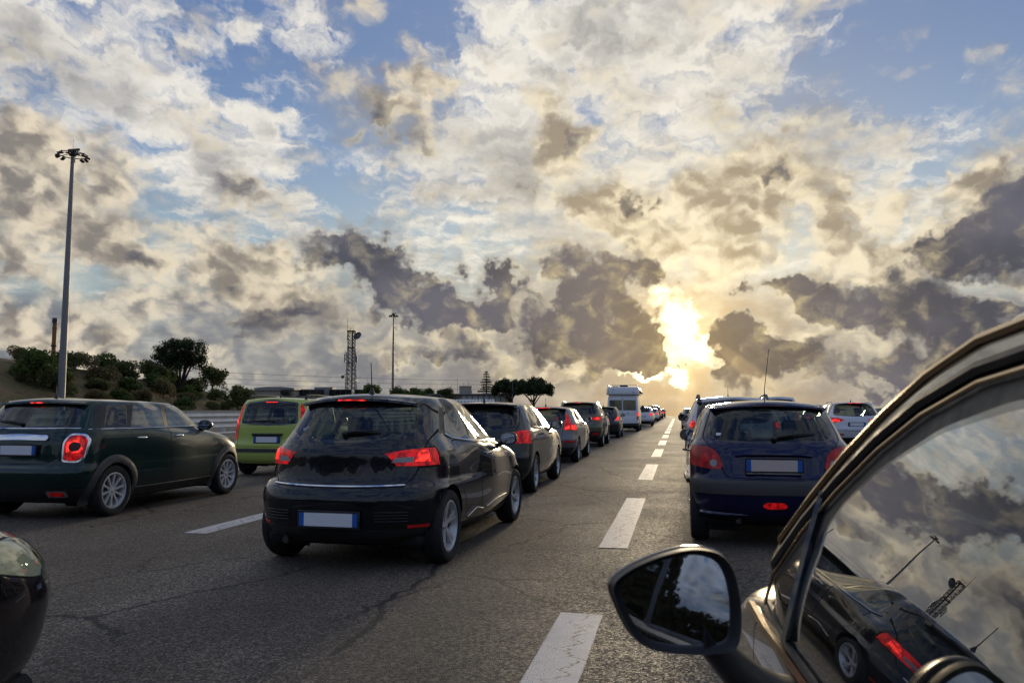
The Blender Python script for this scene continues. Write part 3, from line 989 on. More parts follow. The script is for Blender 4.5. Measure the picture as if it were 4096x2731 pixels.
class Car:
    """A body built as a stack of plan outlines (levels) from sill to roof, then cut along real panel outlines.
    Local axes: +Y forward, X across, Z up; y = 0 at the rear bumper."""
    def __init__(self, name, label, loc, rz=0.0, cat='car', group=None, res=1.0):
        self.root = empty(name, loc, rz)
        tag(self.root, label, cat, group)
        self.res = res
        self.bm = None

    def body(self, levels, crown=0.05, base=None, NR=18, NS=44, NF=14, NV=54, cap=7):
        k = self.res
        NR, NS, NF, NV = (max(5, int(q * k)) for q in (NR, NS, NF, NV))
        cap = max(3, int(cap * k))
        dflt = dict(dr=.55, nr=3.0, df=.75, nf=2.6)
        if base:
            dflt.update(base)
        rows = []
        for lv in levels:
            d = dict(dflt)
            d.update(dict(zip(('z', 'yr', 'yf', 'w'), lv[:4])))
            if len(lv) > 4:
                d.update(lv[4])
            d.setdefault('zf', d['z'])
            d.setdefault('wr', d['w'] * d.get('kr', 0.965))
            d.setdefault('wf', d['w'] * d.get('kf', 0.93))
            rows.append([d[q] for q in LV_KEYS])
        A = np.array(rows, float)
        ch = np.linalg.norm(np.diff(A[:, [0, 1, 3]], axis=0), axis=1) + 0.12 * np.abs(np.diff(A[:, 2])) + 0.01
        t = np.concatenate([[0], np.cumsum(ch)])
        q = np.linspace(0, t[-1], NV)
        for tt in t[1:-1]:
            q[1 + np.argmin(np.abs(q[1:-1] - tt))] = tt
        q = np.unique(q)
        D = np.stack([pchip(t, A[:, j], q) for j in range(A.shape[1])], 1)
        th = np.linspace(0, math.pi / 2, 160)
        grid = []
        for r in D:
            p = dict(zip(LV_KEYS, r))
            kk = min(1.0, .78 * (p['yf'] - p['yr']) / (p['dr'] + p['df']))
            p['dr'] *= kk
            p['df'] *= kk
            e = 2 / p['nr']
            rear = np.stack([p['wr'] * np.sin(th) ** e, p['yr'] + p['dr'] * (1 - np.cos(th) ** e)], 1)
            rear = resample(rear, NR)
            e = 2 / p['nf']
            front = np.stack([p['wf'] * np.cos(th) ** e, p['yf'] - p['df'] * (1 - np.sin(th) ** e)], 1)
            front = resample(front, NF)
            s = np.linspace(0, 1, NS)[1:-1]
            ya, yb = p['yr'] + p['dr'], p['yf'] - p['df']
            sm = lambda u: u * u * (3 - 2 * u)
            xs = np.where(s < .5, p['wr'] + (p['w'] - p['wr']) * sm(np.clip(s * 2, 0, 1)), p['w'] + (p['wf'] - p['w']) * sm(np.clip(s * 2 - 1, 0, 1)))
            side = np.stack([xs, ya + (yb - ya) * s], 1)
            o = np.concatenate([rear, side, front])
            f = sm(np.clip((o[:, 1] - p['yr']) / max(p['yf'] - p['yr'], .1), 0, 1))
            f = np.clip((o[:, 1] - p['yr'] - .3) / max(p['yf'] - p['yr'] - .6, .1), 0, 1)
            z = p['z'] + (p['zf'] - p['z']) * f
            grid.append(np.column_stack([o, z]))
        top = grid[-1]
        wmax = top[:, 0].max()
        for j in range(1, cap + 1):
            s = j / cap
            g = top.copy()
            g[:, 0] = top[:, 0] * (1 - s)
            g[:, 2] = top[:, 2] + crown * (1 - (1 - s) ** 2) * (top[:, 0] / wmax) ** 1.2
            grid.append(g)
        G = np.array(grid)
        nr, nc = G.shape[:2]
        bm = bmesh.new()
        for sgn in (1, -1):
            vs = [[bm.verts.new((sgn * p[0], p[1], p[2])) for p in row] for row in G]
            for i in range(nr - 1):
                for j in range(nc - 1):
                    qd = (vs[i][j], vs[i][j + 1], vs[i + 1][j + 1], vs[i + 1][j])
                    bm.faces.new(qd if sgn > 0 else qd[::-1])
        bmesh.ops.remove_doubles(bm, verts=bm.verts, dist=2e-4)
        bmesh.ops.dissolve_degenerate(bm, dist=1e-4, edges=bm.edges)
        bm.normal_update()
        self.nl = bm.verts.layers.float_vector.new('n0')
        for v_ in bm.verts:
            v_[self.nl] = v_.normal
        self.bm = bm
        self.pool = {k_: set() for k_ in ('side', 'left', 'rear', 'front', 'top')}
        for f in bm.faces:
            self.sort_in(f)
        self.bvh = BVHTree.FromBMesh(bm)
        self.L = float(A[:, 2].max())
        return self

    def sort_in(self, f):
        n = f.normal
        if n.x > .015: self.pool['side'].add(f)
        if n.x < -.015: self.pool['left'].add(f)
        if n.y < -.05: self.pool['rear'].add(f)
        if n.y > .09: self.pool['front'].add(f)
        if n.z > .29: self.pool['top'].add(f)

    # -- surface lookup
    def side(self, y, z, s=1, off=0.0):
        h = self.bvh.ray_cast(Vector((s * 3, y, z)), Vector((-s, 0, 0)))
        if h[0] is None:
            return Vector((s * .7, y, z)), Vector((s, 0, 0))
        return h[0] + h[1] * off, h[1]

    def rear(self, x, z, off=0.0):
        h = self.bvh.ray_cast(Vector((x, -2, z)), Vector((0, 1, 0)))
        if h[0] is None:
            return Vector((x, 0, z)), Vector((0, -1, 0))
        return h[0] + h[1] * off, h[1]

    def front(self, x, z, off=0.0):
        h = self.bvh.ray_cast(Vector((x, 9, z)), Vector((0, -1, 0)))
        if h[0] is None:
            return Vector((x, self.L, z)), Vector((0, 1, 0))
        return h[0] + h[1] * off, h[1]

    def top(self, x, y, off=0.0):
        h = self.bvh.ray_cast(Vector((x, y, 4)), Vector((0, 0, -1)))
        if h[0] is None:
            return Vector((x, y, 1.4)), Vector((0, 0, 1))
        return h[0] + h[1] * off, h[1]

    # -- cutting
    AX = {'side': (1, 2), 'left': (1, 2), 'all': (1, 2), 'rear': (0, 2), 'front': (0, 2), 'top': (0, 1)}

    def cut(self, axis, poly, ylim=None, mn=None):
        """Faces of the body inside a polygon seen along an axis; panel edges are cut exactly."""
        bm = self.bm
        a, c = self.AX[axis]
        xs, zs = [p[0] for p in poly], [p[1] for p in poly]
        lo, hi, zl, zh = min(xs), max(xs), min(zs), max(zs)

        def ok(f):
            n = f.normal
            if axis == 'side':
                if n.x < (0.10 if mn is None else mn): return False
            elif axis == 'left':
                if n.x > -(0.10 if mn is None else mn): return False
            elif axis == 'rear':
                if n.y > -(0.06 if mn is None else mn): return False
            elif axis == 'front':
                if n.y < (0.10 if mn is None else mn): return False
            elif axis == 'top':
                if n.z < (0.3 if mn is None else mn): return False
            p0 = p1 = q0 = q1 = None
            for v_ in f.verts:
                u, w = v_.co[a], v_.co[c]
                if p0 is None:
                    p0 = p1 = u
                    q0 = q1 = w
                else:
                    if u < p0: p0 = u
                    elif u > p1: p1 = u
                    if w < q0: q0 = w
                    elif w > q1: q1 = w
            return not (p1 < lo or p0 > hi or q1 < zl or q0 > zh)
        faces = [f for f in (bm.faces if axis == 'all' else [g for g in self.pool[axis] if g.is_valid]) if ok(f)]
        if ylim is not None:
            faces = [f for f in faces if f.calc_center_median().y < ylim + .15]
        m = len(poly)

        def box(f):
            us = [v_.co[a] for v_ in f.verts]
            ws = [v_.co[c] for v_ in f.verts]
            return (f, min(us), max(us), min(ws), max(ws))
        rec = [box(f) for f in faces]
        for i in range(m):
            p, q = poly[i], poly[(i + 1) % m]
            dx, dz = q[0] - p[0], q[1] - p[1]
            ln = math.hypot(dx, dz)
            if ln < 1e-6:
                continue
            co, no = Vector((0, 0, 0)), Vector((0, 0, 0))
            co[a], co[c] = p
            no[a], no[c] = dz / ln, -dx / ln
            # only faces near this edge need the cut
            e0, e1 = min(p[0], q[0]) - .004, max(p[0], q[0]) + .004
            g0, g1 = min(p[1], q[1]) - .004, max(p[1], q[1]) + .004
            sel, rest = [], []
            for r in rec:
                (rest if (r[2] < e0 or r[1] > e1 or r[4] < g0 or r[3] > g1) else sel).append(r)
            if sel:
                rec = rest + [box(f) for f in self.slice([r[0] for r in sel], co, no)]
        faces = [r[0] for r in rec]
        if ylim is not None:
            faces = self.slice(faces, Vector((0, ylim, 0)), Vector((0, 1, 0)))
        res = []
        for f in faces:
            cc = f.calc_center_median()
            if ylim is not None and cc.y > ylim:
                continue
            u, w = cc[a], cc[c]
            inn = False
            j = m - 1
            for i in range(m):
                xi, zi = poly[i]
                xj, zj = poly[j]
                if (zi > w) != (zj > w) and u < (xj - xi) * (w - zi) / (zj - zi) + xi:
                    inn = not inn
                j = i
            if inn:
                res.append(f)
        return res

    def slice(self, faces, co, no):
        """Split faces along a plane, local to those faces."""
        k = co.dot(no)
        D = {}
        for f in faces:
            for v_ in f.verts:
                if v_ not in D:
                    D[v_] = v_.co.dot(no) - k
        seen = set()
        for f in faces:
            for e_ in list(f.edges):
                if e_ in seen:
                    continue
                seen.add(e_)
                v0, v1 = e_.verts
                d0, d1 = D[v0], D[v1]
                if d0 * d1 < 0 and abs(d0) > 2e-5 and abs(d1) > 2e-5:
                    ne, nv = bmesh.utils.edge_split(e_, v0, d0 / (d0 - d1))
                    seen.add(ne)
                    D[nv] = 0.0
        out = list(faces)
        for f in faces:
            on = [v_ for v_ in f.verts if abs(D[v_]) <= 2e-5]
            if len(on) != 2 or len(f.verts) < 4:
                continue
            if not any(D[v_] > 2e-5 for v_ in f.verts) or not any(D[v_] < -2e-5 for v_ in f.verts):
                continue
            vs = list(f.verts)
            i, j = vs.index(on[0]), vs.index(on[1])
            if abs(i - j) in (1, len(vs) - 1):
                continue
            nf, _ = bmesh.utils.face_split(f, on[0], on[1])
            nf.normal_update()
            f.normal_update()
            self.sort_in(nf)
            out.append(nf)
        return out

    def take(self, faces, name, mat, parent=None, off=0.0, keep=False, skirt=True):
        """Lift faces out of the body as a part of their own, pushed out by off."""
        faces = [f for f in faces if f.is_valid]
        if not faces:
            return None
        idx, vs, ns, fs = {}, [], [], []
        for f in faces:
            t = []
            for v_ in f.verts:
                if v_.index < 0 or v_ not in idx:
                    if v_ not in idx:
                        idx[v_] = len(vs)
                        n = v_[self.nl].normalized()
                        vs.append(v_.co + n * off)
                        ns.append(n)
                t.append(idx[v_])
            fs.append(t)
        n0 = len(fs)
        if off and skirt:
            cnt = {}
            for f in faces:
                for l in f.loops:
                    cnt.setdefault(l.edge, []).append((l.vert, l.link_loop_next.vert))
            base = {}
            for e, lst in cnt.items():
                if len(lst) == 1:
                    p, q = lst[0]
                    for v_ in (p, q):
                        if v_ not in base:
                            base[v_] = len(vs)
                            vs.append(v_.co - v_[self.nl].normalized() * .004)
                            ns.append(None)
                    fs.append([idx[q], idx[p], base[p], base[q]])
        me = bpy.data.meshes.new(name)
        me.from_pydata(vs, [], fs)
        self.norms(me, ns)
        if not keep:
            bmesh.ops.delete(self.bm, geom=faces, context='FACES')
        return place(me, name, mat, parent or self.root, smooth=False)

    def norms(self, me, ns):
        me.shade_smooth()
        N = np.array([(0, 0, 0) if q is None else tuple(q) for q in ns])
        bad = np.array([q is None for q in ns])
        li = np.empty(len(me.loops), int)
        me.loops.foreach_get('vertex_index', li)
        tot = np.empty(len(me.polygons), int)
        me.polygons.foreach_get('loop_total', tot)
        pn = np.empty(len(me.polygons) * 3)
        me.polygons.foreach_get('normal', pn)
        pn = pn.reshape(-1, 3)
        pi = np.repeat(np.arange(len(tot)), tot)
        pb = np.bincount(pi, bad[li].astype(float), len(tot)) > 0
        nl = np.where(pb[pi][:, None], pn[pi], N[li])
        me.normals_split_custom_set(nl.tolist())

    def finish(self, paintm, name='body', gap='gap'):
        bmesh.ops.delete(self.bm, geom=[v_ for v_ in self.bm.verts if not v_.link_faces], context='VERTS')
        self.bm.verts.index_update()
        vs = [v_.co.copy() for v_ in self.bm.verts]
        ns = [v_[self.nl].normalized() for v_ in self.bm.verts]
        me = bpy.data.meshes.new(name)
        me.from_pydata(vs, [], [[v_.index for v_ in f.verts] for f in self.bm.faces])
        self.norms(me, ns)
        mi = [f.material_index for f in self.bm.faces]
        me.polygons.foreach_set('material_index', mi)
        o = place(me, name, [paintm, MATS[gap], MATS['black_plastic']], self.root, smooth=False)
        # dark lining just inside the shell
        li = bpy.data.meshes.new('lining')
        zl = [i for i, v_ in enumerate(vs)]
        li.from_pydata([p - n * .028 for p, n in zip(vs, ns)], [], [[v_.index for v_ in f.verts][::-1] for f in self.bm.faces])
        place(li, 'cabin_lining', MATS['cabin'], self.root, True, None)
        self.bm.free()
        return o

    # -- panels
    def both(self, poly, fn):
        for ax, s in (('side', 1), ('left', -1)):
            fn(self.cut(ax, poly), s)

    def window(self, axis, poly, mat='glass', name='side_window', frame=0.014, seal='gloss_black', ylim=None):
        """Glass pane in a dark seal."""
        outer = self.cut(axis, grow(poly, frame), ylim)
        o = self.take(outer, name, [MATS[mat], MATS[seal]], skirt=False)
        if o is None:
            return None
        # inner pane / seal split by polygon on the lifted mesh
        me = o.data
        a, c = self.AX[axis]
        b2 = bmesh.new()
        b2.from_mesh(me)
        m = len(poly)
        for i in range(m):
            p, q = poly[i], poly[(i + 1) % m]
            dx, dz = q[0] - p[0], q[1] - p[1]
            ln = math.hypot(dx, dz)
            if ln < 1e-6:
                continue
            co, no = [0, 0, 0], [0, 0, 0]
            co[a], co[c] = p
            no[a], no[c] = dz / ln, -dx / ln
            bmesh.ops.bisect_plane(b2, geom=b2.faces[:] + b2.edges[:] + b2.verts[:], dist=2e-5, plane_co=co, plane_no=no)
        gm = []
        for f in b2.faces:
            cc = f.calc_center_median()
            inn, j = False, m - 1
            for i in range(m):
                if (poly[i][1] > cc[c]) != (poly[j][1] > cc[c]) and cc[a] < (poly[j][0] - poly[i][0]) * (cc[c] - poly[i][1]) / (poly[j][1] - poly[i][1]) + poly[i][0]:
                    inn = not inn
                j = i
            if inn:
                gm.append(f)
            else:
                f.material_index = 1
        # the seal becomes a part of its own under the pane
        seal_f = [f for f in b2.faces if f.material_index == 1]
        g = Geo()
        for f in seal_f:
            g.add([v_.co for v_ in f.verts], [tuple(range(len(f.verts)))])
        bmesh.ops.delete(b2, geom=seal_f, context='FACES')
        b2.to_mesh(me)
        b2.free()
        me.shade_smooth()
        if seal_f:
            so = g.build('window_seal', MATS[seal], o, True, None)
            so.data.materials.clear()
            so.data.materials.append(MATS[seal])
        me.materials.pop(index=1)
        return o

    def panel(self, axis, poly, name, mat, gapw=.0105, parent=None, ylim=None):
        """A door, tailgate or flap: its own part, with a dark shut line round it."""
        inner = self.cut(axis, poly, ylim)
        o = self.take(inner, name, mat, parent)
        for f in self.cut(axis, grow(poly, gapw), ylim):
            if f.material_index == 0:
                f.material_index = 1
        return o

    def dark(self, axis, poly, idx=2, ylim=None):
        for f in self.cut(axis, poly, ylim):
            f.material_index = idx

    def arches(self, axles, zc, r, w=0.84, liner=0.30, lip=None):
        """Wheel openings with dark inner wells."""
        n = 26
        for y in axles:
            poly = [(y + r * math.cos(2 * math.pi * k / n), zc + r * math.sin(2 * math.pi * k / n)) for k in range(n)]
            for ax, s in (('side', 1), ('left', -1)):
                fs = self.cut(ax, poly, mn=0.02)
                edge = [self.side(p[0], p[1], s)[0] for p in poly if p[1] > self.zbot - .02]
                bmesh.ops.delete(self.bm, geom=fs, context='FACES')
                g = Geo()
                arc = [(y + r * math.cos(a), zc + r * math.sin(a)) for a in np.linspace(-.5, math.pi + .5, 22)]
                rg0, rg1 = [], []
                for yy, zz in arc:
                    p = self.side(yy, max(zz, self.zbot + .02), s)[0]
                    rg0.append((p.x - s * .004, yy, zz))
                    rg1.append((p.x - s * liner, yy, zz))
                m = len(arc)
                g.add(rg0 + rg1, [(i, i + 1, m + i + 1, m + i) for i in range(m - 1)])
                g.add([(s * (w - liner), y, zc)] + rg1, [(0, i + 1, i + 2) for i in range(m - 1)])
                g.build('wheel_well', MATS['gap'], self.root, True, 60)
                if lip:
                    self.lip(y, zc, r, s, *lip)

    def lip(self, y, zc, r, s, width, off, mat):
        """Moulded arch trim following the body."""
        a = np.linspace(-.42, math.pi + .42, 30)
        rings = []
        for q in a:
            c, sn = math.cos(q), math.sin(q)
            ring = []
            for dr_, of in ((-.012, -.03), (-.012, off * .8), (0.01, off), (width * .8, off * .9), (width, .001)):
                yy, zz = y + (r + dr_) * c, zc + (r + dr_) * sn
                zq = max(zz, self.zbot + .015)
                p, n = self.side(yy, zq, s)
                ring.append((p.x + s * of, yy, zz))
            rings.append(ring)
        g = Geo()
        g.loft(rings if s < 0 else rings, caps=False, closed_ring=False)
        g.build('arch_trim', MATS[mat] if isinstance(mat, str) else mat, self.root, True, 50)

    def underbody(self, y0, y1, z=.2, w=.70):
        g = Geo()
        g.box((0, (y0 + y1) / 2, z + .03), (2 * w, y1 - y0, .10), .03)
        g.box((0, (y0 + y1) / 2, .34), (1.0, y1 - y0 - .1, .3), .03)
        g.build('underbody', MATS['gap'], self.root)

    # -- fittings
    def plate(self, z, x=0.0, mat='plate_white', y=None, tilt=0.0, frame=True, w=.52, h=.11, bands=2):
        p, n = self.rear(x, z)
        yy = (p.y if y is None else y) - .012
        root = Geo().box((x, yy, z), (w + (.03 if frame else .0), .012, h + (.035 if frame else 0)), .004).build('number_plate', MATS['black_plastic'], self.root)
        Geo().box((x, yy - .0085, z), (w - .092, .006, h - .004)).build('plate_face', MATS[mat], root)
        for s in ((-1, 1) if bands == 2 else (-1,)):
            Geo().box((x + s * (w / 2 - .0235), yy - .009, z), (.043, .006, h - .004)).build('plate_band', MATS['plate_blue'], root)
        return root

    def brake_strip(self, pts, r=.008, mat='lens_hot', name='high_brake_light', flat=1.0):
        Geo().tube(pts, r, 6, flat=flat).build(name, MATS[mat], self.root)

    def antenna(self, y, h=.22, lean=.35, x=0.0, z=None, thick=.0045):
        p, n = self.top(x, y)
        g = Geo()
        g.lathe([(.001, .055), (.012, .05), (.02, .02), (.032, .0), (.034, -.01)], 14, 'z', (x, y, p.z))
        q = Vector((x, y, p.z + .03))
        t = Vector((0, -math.sin(lean), math.cos(lean)))
        g.tube([q, q + t * h * .5, q + t * h], [thick * 1.5, thick, thick * .9], 6)
        g.build('roof_antenna', MATS['black_plastic'], self.root)

    def wiper(self, x0, z0, x1, z1, off=.02):
        g = Geo()
        pts = []
        for t in np.linspace(0, 1, 6):
            p, n = self.rear(x0 + (x1 - x0) * t, z0 + (z1 - z0) * t + .01 * math.sin(t * 3))
            pts.append(p + Vector((0, -off - .012 * math.sin(t * math.pi), .006)))
        g.tube(pts, [.017, .014, .011, .008, .007, .005], 6)
        p, n = self.rear(x0, z0)
        g.ell(p + Vector((0, -.02, 0)), (.03, .03, .022))
        g.tube([q + Vector((0, .014, -.016)) for q in pts], .006, 5)
        g.build('rear_wiper', MATS['black_plastic'], self.root)

    def mirrors(self, y, z, w=.20, h=.14, d=.10, mat=None, only=None, foot=.05, shape=.75, xoff=.03, arm='black_plastic'):
        for s in ((1, -1) if only is None else (only,)):
            p, n = self.side(y, z - .03, s)
            c = Vector((p.x + s * (xoff + w / 2), y, z + .02))
            rings = []
            N = 20
            for k, (yy, sc) in enumerate(((-.5, .93), (-.46, 1.0), (-.15, 1.0), (.15, .9), (.36, .68), (.48, .35), (.5, .06))):
                ring = []
                for i in range(N):
                    a = 2 * math.pi * i / N
                    ca, sa = math.cos(a), math.sin(a)
                    ring.append((c.x + s * math.copysign(abs(ca) ** shape, ca) * w / 2 * sc, c.y + yy * d, c.z + math.copysign(abs(sa) ** shape, sa) * h / 2 * sc * (1 + .08 * ca)))
                rings.append(ring if s > 0 else ring[::-1])
            g = Geo().loft(rings)
            o = g.build('door_mirror', mat or MATS['black_plastic'], self.root, True, 50)
            ring = []
            for i in range(N):
                a = 2 * math.pi * i / N
                ca, sa = math.cos(a), math.sin(a)
                ring.append((c.x + s * math.copysign(abs(ca) ** shape, ca) * w / 2 * .86, c.y - .503 * d, c.z + math.copysign(abs(sa) ** shape, sa) * h / 2 * .84 * (1 + .08 * ca)))
            ring2 = [(q[0], q[1] - .003, q[2]) for q in ring]
            Geo().loft([ring, ring2] if s < 0 else [ring[::-1], ring2[::-1]]).build('mirror_glass', MATS['mirror'], o, True, 30)
            g = Geo()
            g.tube([p - Vector((s * .02, 0, 0)), (p + c) / 2 - Vector((0, 0, h * .28)), c - Vector((s * w * .25, 0, h * .3))], [foot, foot * .8, foot * .6], 10, flat=.6)
            g.build('mirror_arm', MATS[arm] if isinstance(arm, str) else arm, o)

    def handle(self, y, z, parent, ln=.20, mat=None, s=1, r=.012):
        pts = []
        for t in np.linspace(-1, 1, 7):
            p, n = self.side(y + t * ln / 2, z, s)
            pts.append(p + n * (.004 + .028 * (1 - t * t) ** .5))
        Geo().tube(pts, [r * .5, r, r, r, r, r, r * .5], 8, flat=1.2).build('door_handle', mat or MATS['chrome'], parent)
        p, n = self.side(y, z, s)

    def strip(self, axis, pts, r, mat, name, off=.002, s=1, flat=1.0, parent=None):
        out = []
        for a, c in pts:
            p, n = {'side': lambda: self.side(a, c, s), 'rear': lambda: self.rear(a, c), 'top': lambda: self.top(a, c), 'front': lambda: self.front(a, c)}[axis]()
            out.append(p + n * off)
        return Geo().tube(out, r, 6, flat=flat).build(name, MATS[mat] if isinstance(mat, str) else mat, parent or self.root)

    def spoiler(self, y0, z0, w, depth, mat, thick=.03, bow=.10, drop=.03, name='spoiler', light=None):
        rings = []
        for t in np.linspace(-1, 1, 17):
            x = t * w
            yb = y0 + bow * t * t
            zb = z0 - drop * t * t
            k = 1 - .35 * abs(t) ** 6
            rings.append([(x, yb, zb + .004), (x, yb - .012, zb - thick * .5), (x, yb + .02, zb - thick * k), (x, yb + depth * .6, zb - thick * 1.0 * k), (x, yb + depth, zb - thick * .2), (x, yb + depth * .5, zb + thick * .42)])
        o = Geo().loft(rings).build(name, mat, self.root, True, 40)
        if light:
            hw, mt = light
            pts = [(x, y0 + bow * (x / w) ** 2 - .010, z0 - drop * (x / w) ** 2 - thick * .45) for x in np.linspace(-hw, hw, 7)]
            Geo().tube(pts, .0085, 6, flat=.9).build('high_brake_light', MATS[mt], o)
        return o

    def seats(self, yf, yb, zc=.34, sp=.36, rows=2, hrz=1.18, heads=(1, 1), mat='seat_cloth', bench=True, hw=.13):
        m = MATS[mat]

        def rounded(c, s, tilt, name, parent):
            M = Matrix.Rotation(tilt, 3, 'X')
            return Geo().box(c, s, min(s) * .33, M).build(name, m, parent, True, 80)
        for s in (-1, 1):
            o = rounded((s * sp, yf, zc + .10), (.48, .50, .16), 0, 'front_seat', self.root)
            rounded((s * sp, yf - .30, zc + .43), (.46, .14, .62), R(10), 'seat_back', o)
            rounded((s * sp, yf - .38, hrz - .02), (hw * 2, .10, .19), R(6), 'headrest', o)
        if bench:
            o = rounded((0, yb, zc + .10), (1.20, .48, .16), 0, 'rear_bench', self.root)
            rounded((0, yb - .28, zc + .36), (1.22, .13, .52), R(12), 'seat_back', o)
            for s in (-1, 1):
                rounded((s * sp, yb - .34, zc + .66), (.24, .09, .13), R(8), 'headrest', o)

    def dash(self, y, z=.88, w=.66, wheel=True, right=False):
        g = Geo().box((0, y, z - .12), (2 * w, .42, .30), .09)
        o = g.build('dashboard', MATS['cabin'], self.root)
        if wheel:
            s = 1 if right else -1
            c = Vector((s * .36, y - .34, z - .03))
            M = Matrix.Rotation(R(65), 3, 'X')
            g = Geo().tube([c + M @ Vector((.18 * math.cos(a), .18 * math.sin(a), 0)) for a in np.linspace(0, 2 * math.pi, 24, endpoint=False)], .015, 7, closed=True)
            g.tube([c + M @ Vector((-.17, 0, 0)), c + M @ Vector((.17, 0, 0))], .014, 6)
            g.tube([c, c + M @ Vector((0, -.17, 0))], .014, 6)
            g.ell(c, (.06, .06, .03), M=M)
            g.tube([c, c + Vector((0, .3, -.12))], .03, 8)
            g.build('steering_wheel', MATS['black_plastic'], self.root)
        Geo().box((0, y - .28, z + .30), (.22, .02, .06), .01).build('rear_view_mirror', MATS['black_plastic'], self.root)


WHEEL_CACHE = {}


def wheel_meshes(style, r, w):
    key = (style, round(r, 3), round(w, 3))
    if key in WHEEL_CACHE:
        return WHEEL_CACHE[key]
    rim = r * .69
    h = w / 2
    g = Geo()
    g.lathe([(rim, h * .72), (rim + .012, h * .92), (r * .86, h * 1.02), (r * .945, h * .93), (r * .985, h * .72), (r, h * .45), (r, -h * .45), (r * .985, -h * .72), (r * .945, -h * .93), (r * .86, -h * 1.02), (rim + .012, -h * .92), (rim, -h * .72)], 44, 'x')
    # tread grooves as raised ribs
    for q in (-.38, -.13, .13, .38):
        g.lathe([(r - .002, h * q - .012), (r + .004, h * q - .009), (r + .004, h * q + .009), (r - .002, h * q + .012)], 44, 'x')
    o = g.build('tyre', MATS['rubber'])
    tyre = o.data
    bpy.data.objects.remove(o)
    g = Geo()
    out = h * .74
    g.lathe([(rim + .004, out), (rim + .006, out + .010), (rim - .010, out + .012), (rim - .018, out - .01), (rim - .03, out - .05), (rim - .05, -h * .5)], 40, 'x')
    n, double, spw, twist, dish = {'clio': (5, .14, .030, .0, .03), 'mini': (10, .0, .040, 0, .015), 'multi': (10, .0, .016, 0, .03), 'five': (5, 0, .055, 0, .03), 'ten': (5, .16, .022, .0, .02), 'cap': (7, 0, .05, 0, .01), 'v': (7, .12, .018, 0, .03)}[style]
    hub = rim * .20
    for k in range(n):
        for s in ((-1, 1) if double else (0,)):
            a0 = 2 * math.pi * k / n + s * double * .55
            a1 = 2 * math.pi * k / n + s * double * (1.35 if style != 'clio' else 1.0) + twist
            rings = []
            for t in np.linspace(0, 1, 5):
                a = a0 + (a1 - a0) * t
                rr = hub * .8 + (rim - .012 - hub * .8) * t
                ww = spw * (1.15 - .45 * math.sin(t * math.pi) + (.35 * t if style != 'mini' else .3 * (t - .3)))
                xx = out - dish * (1 - t) ** 1.2 - .002
                c, sn = math.cos(a), math.sin(a)
                ring = []
                for du, dx in ((-1, -.02), (-.7, 0), (.7, 0), (1, -.02), (.6, -.045), (-.6, -.045)):
                    ring.append((xx + dx, rr * c - du * ww / 2 * sn, rr * sn + du * ww / 2 * c))
                rings.append(ring[::-1])
            g.loft(rings)
    g.lathe([(.001, out - dish + .012), (hub * .55, out - dish + .010), (hub * .62, out - dish), (hub, out - dish - .006), (hub * 1.1, out - dish - .05)], 20, 'x')
    for k in range(5):
        a = 2 * math.pi * (k + .5) / 5
        g.ell((out - dish, hub * .82 * math.cos(a), hub * .82 * math.sin(a)), (.006, .009, .009), 8, 4)
    o = g.build('rim', MATS['alloy'], None, True, 35)
    rimm = o.data
    bpy.data.objects.remove(o)
    g = Geo()
    g.lathe([(.02, h * .2), (rim * .72, h * .2), (rim * .74, h * .1), (rim * .74, h * .0)], 30, 'x')
    g.lathe([(.02, -h * .1), (rim - .02, -h * .1)], 30, 'x')
    g.box((h * .22, rim * .5, rim * .2), (.05, .09, .16), .02)
    o = g.build('brake_disc', MATS['brake'])
    br = o.data
    bpy.data.objects.remove(o)
    WHEEL_CACHE[key] = (tyre, rimm, br)
    return WHEEL_CACHE[key]


def wheels(car, axles, track, r, w=.2, style='five', parts=True, spin=0.0, rimmat=None):
    ty, rm, br = wheel_meshes(style, r, w)
    for i, y in enumerate(axles):
        reach = min(track, car.side(y, min(r * 1.72, r * 1.16 + .24))[0].x + .004)
        for s in (1, -1):
            e = empty('wheel', (s * (reach - w / 2), y, r), 0, car.root)
            fl = (spin + i * .6, 0, 0) if s > 0 else (spin + .3 + i, 0, math.pi)
            inst(ty, 'tyre', e, rot=(0, 0, 0 if s > 0 else math.pi))
            ro = inst(rm, 'rim', e, rot=fl)
            if rimmat:
                ro.material_slots[0].link = 'OBJECT'
                ro.material_slots[0].material = MATS[rimmat]
            if parts:
                inst(br, 'brake_disc', e, rot=(0, 0, 0 if s > 0 else math.pi))


def lettering(c, text, loc, size, rot, name='window_sticker', mat='white_print'):
    """Thin letters as a mesh part."""
    t = bpy.data.curves.new('letters', 'FONT')
    t.body = text
    t.size = size
    t.extrude = .0005
    to = bpy.data.objects.new('letters', t)
    COL.objects.link(to)
    me = bpy.data.meshes.new_from_object(to.evaluated_get(bpy.context.evaluated_depsgraph_get()))
    bpy.data.objects.remove(to)
    bpy.data.curves.remove(t)
    me.materials.clear()
    me.materials.append(MATS[mat])
    o = inst(me, name, c.root, loc, rot)
    o['kind'] = 'stuff'
    return o


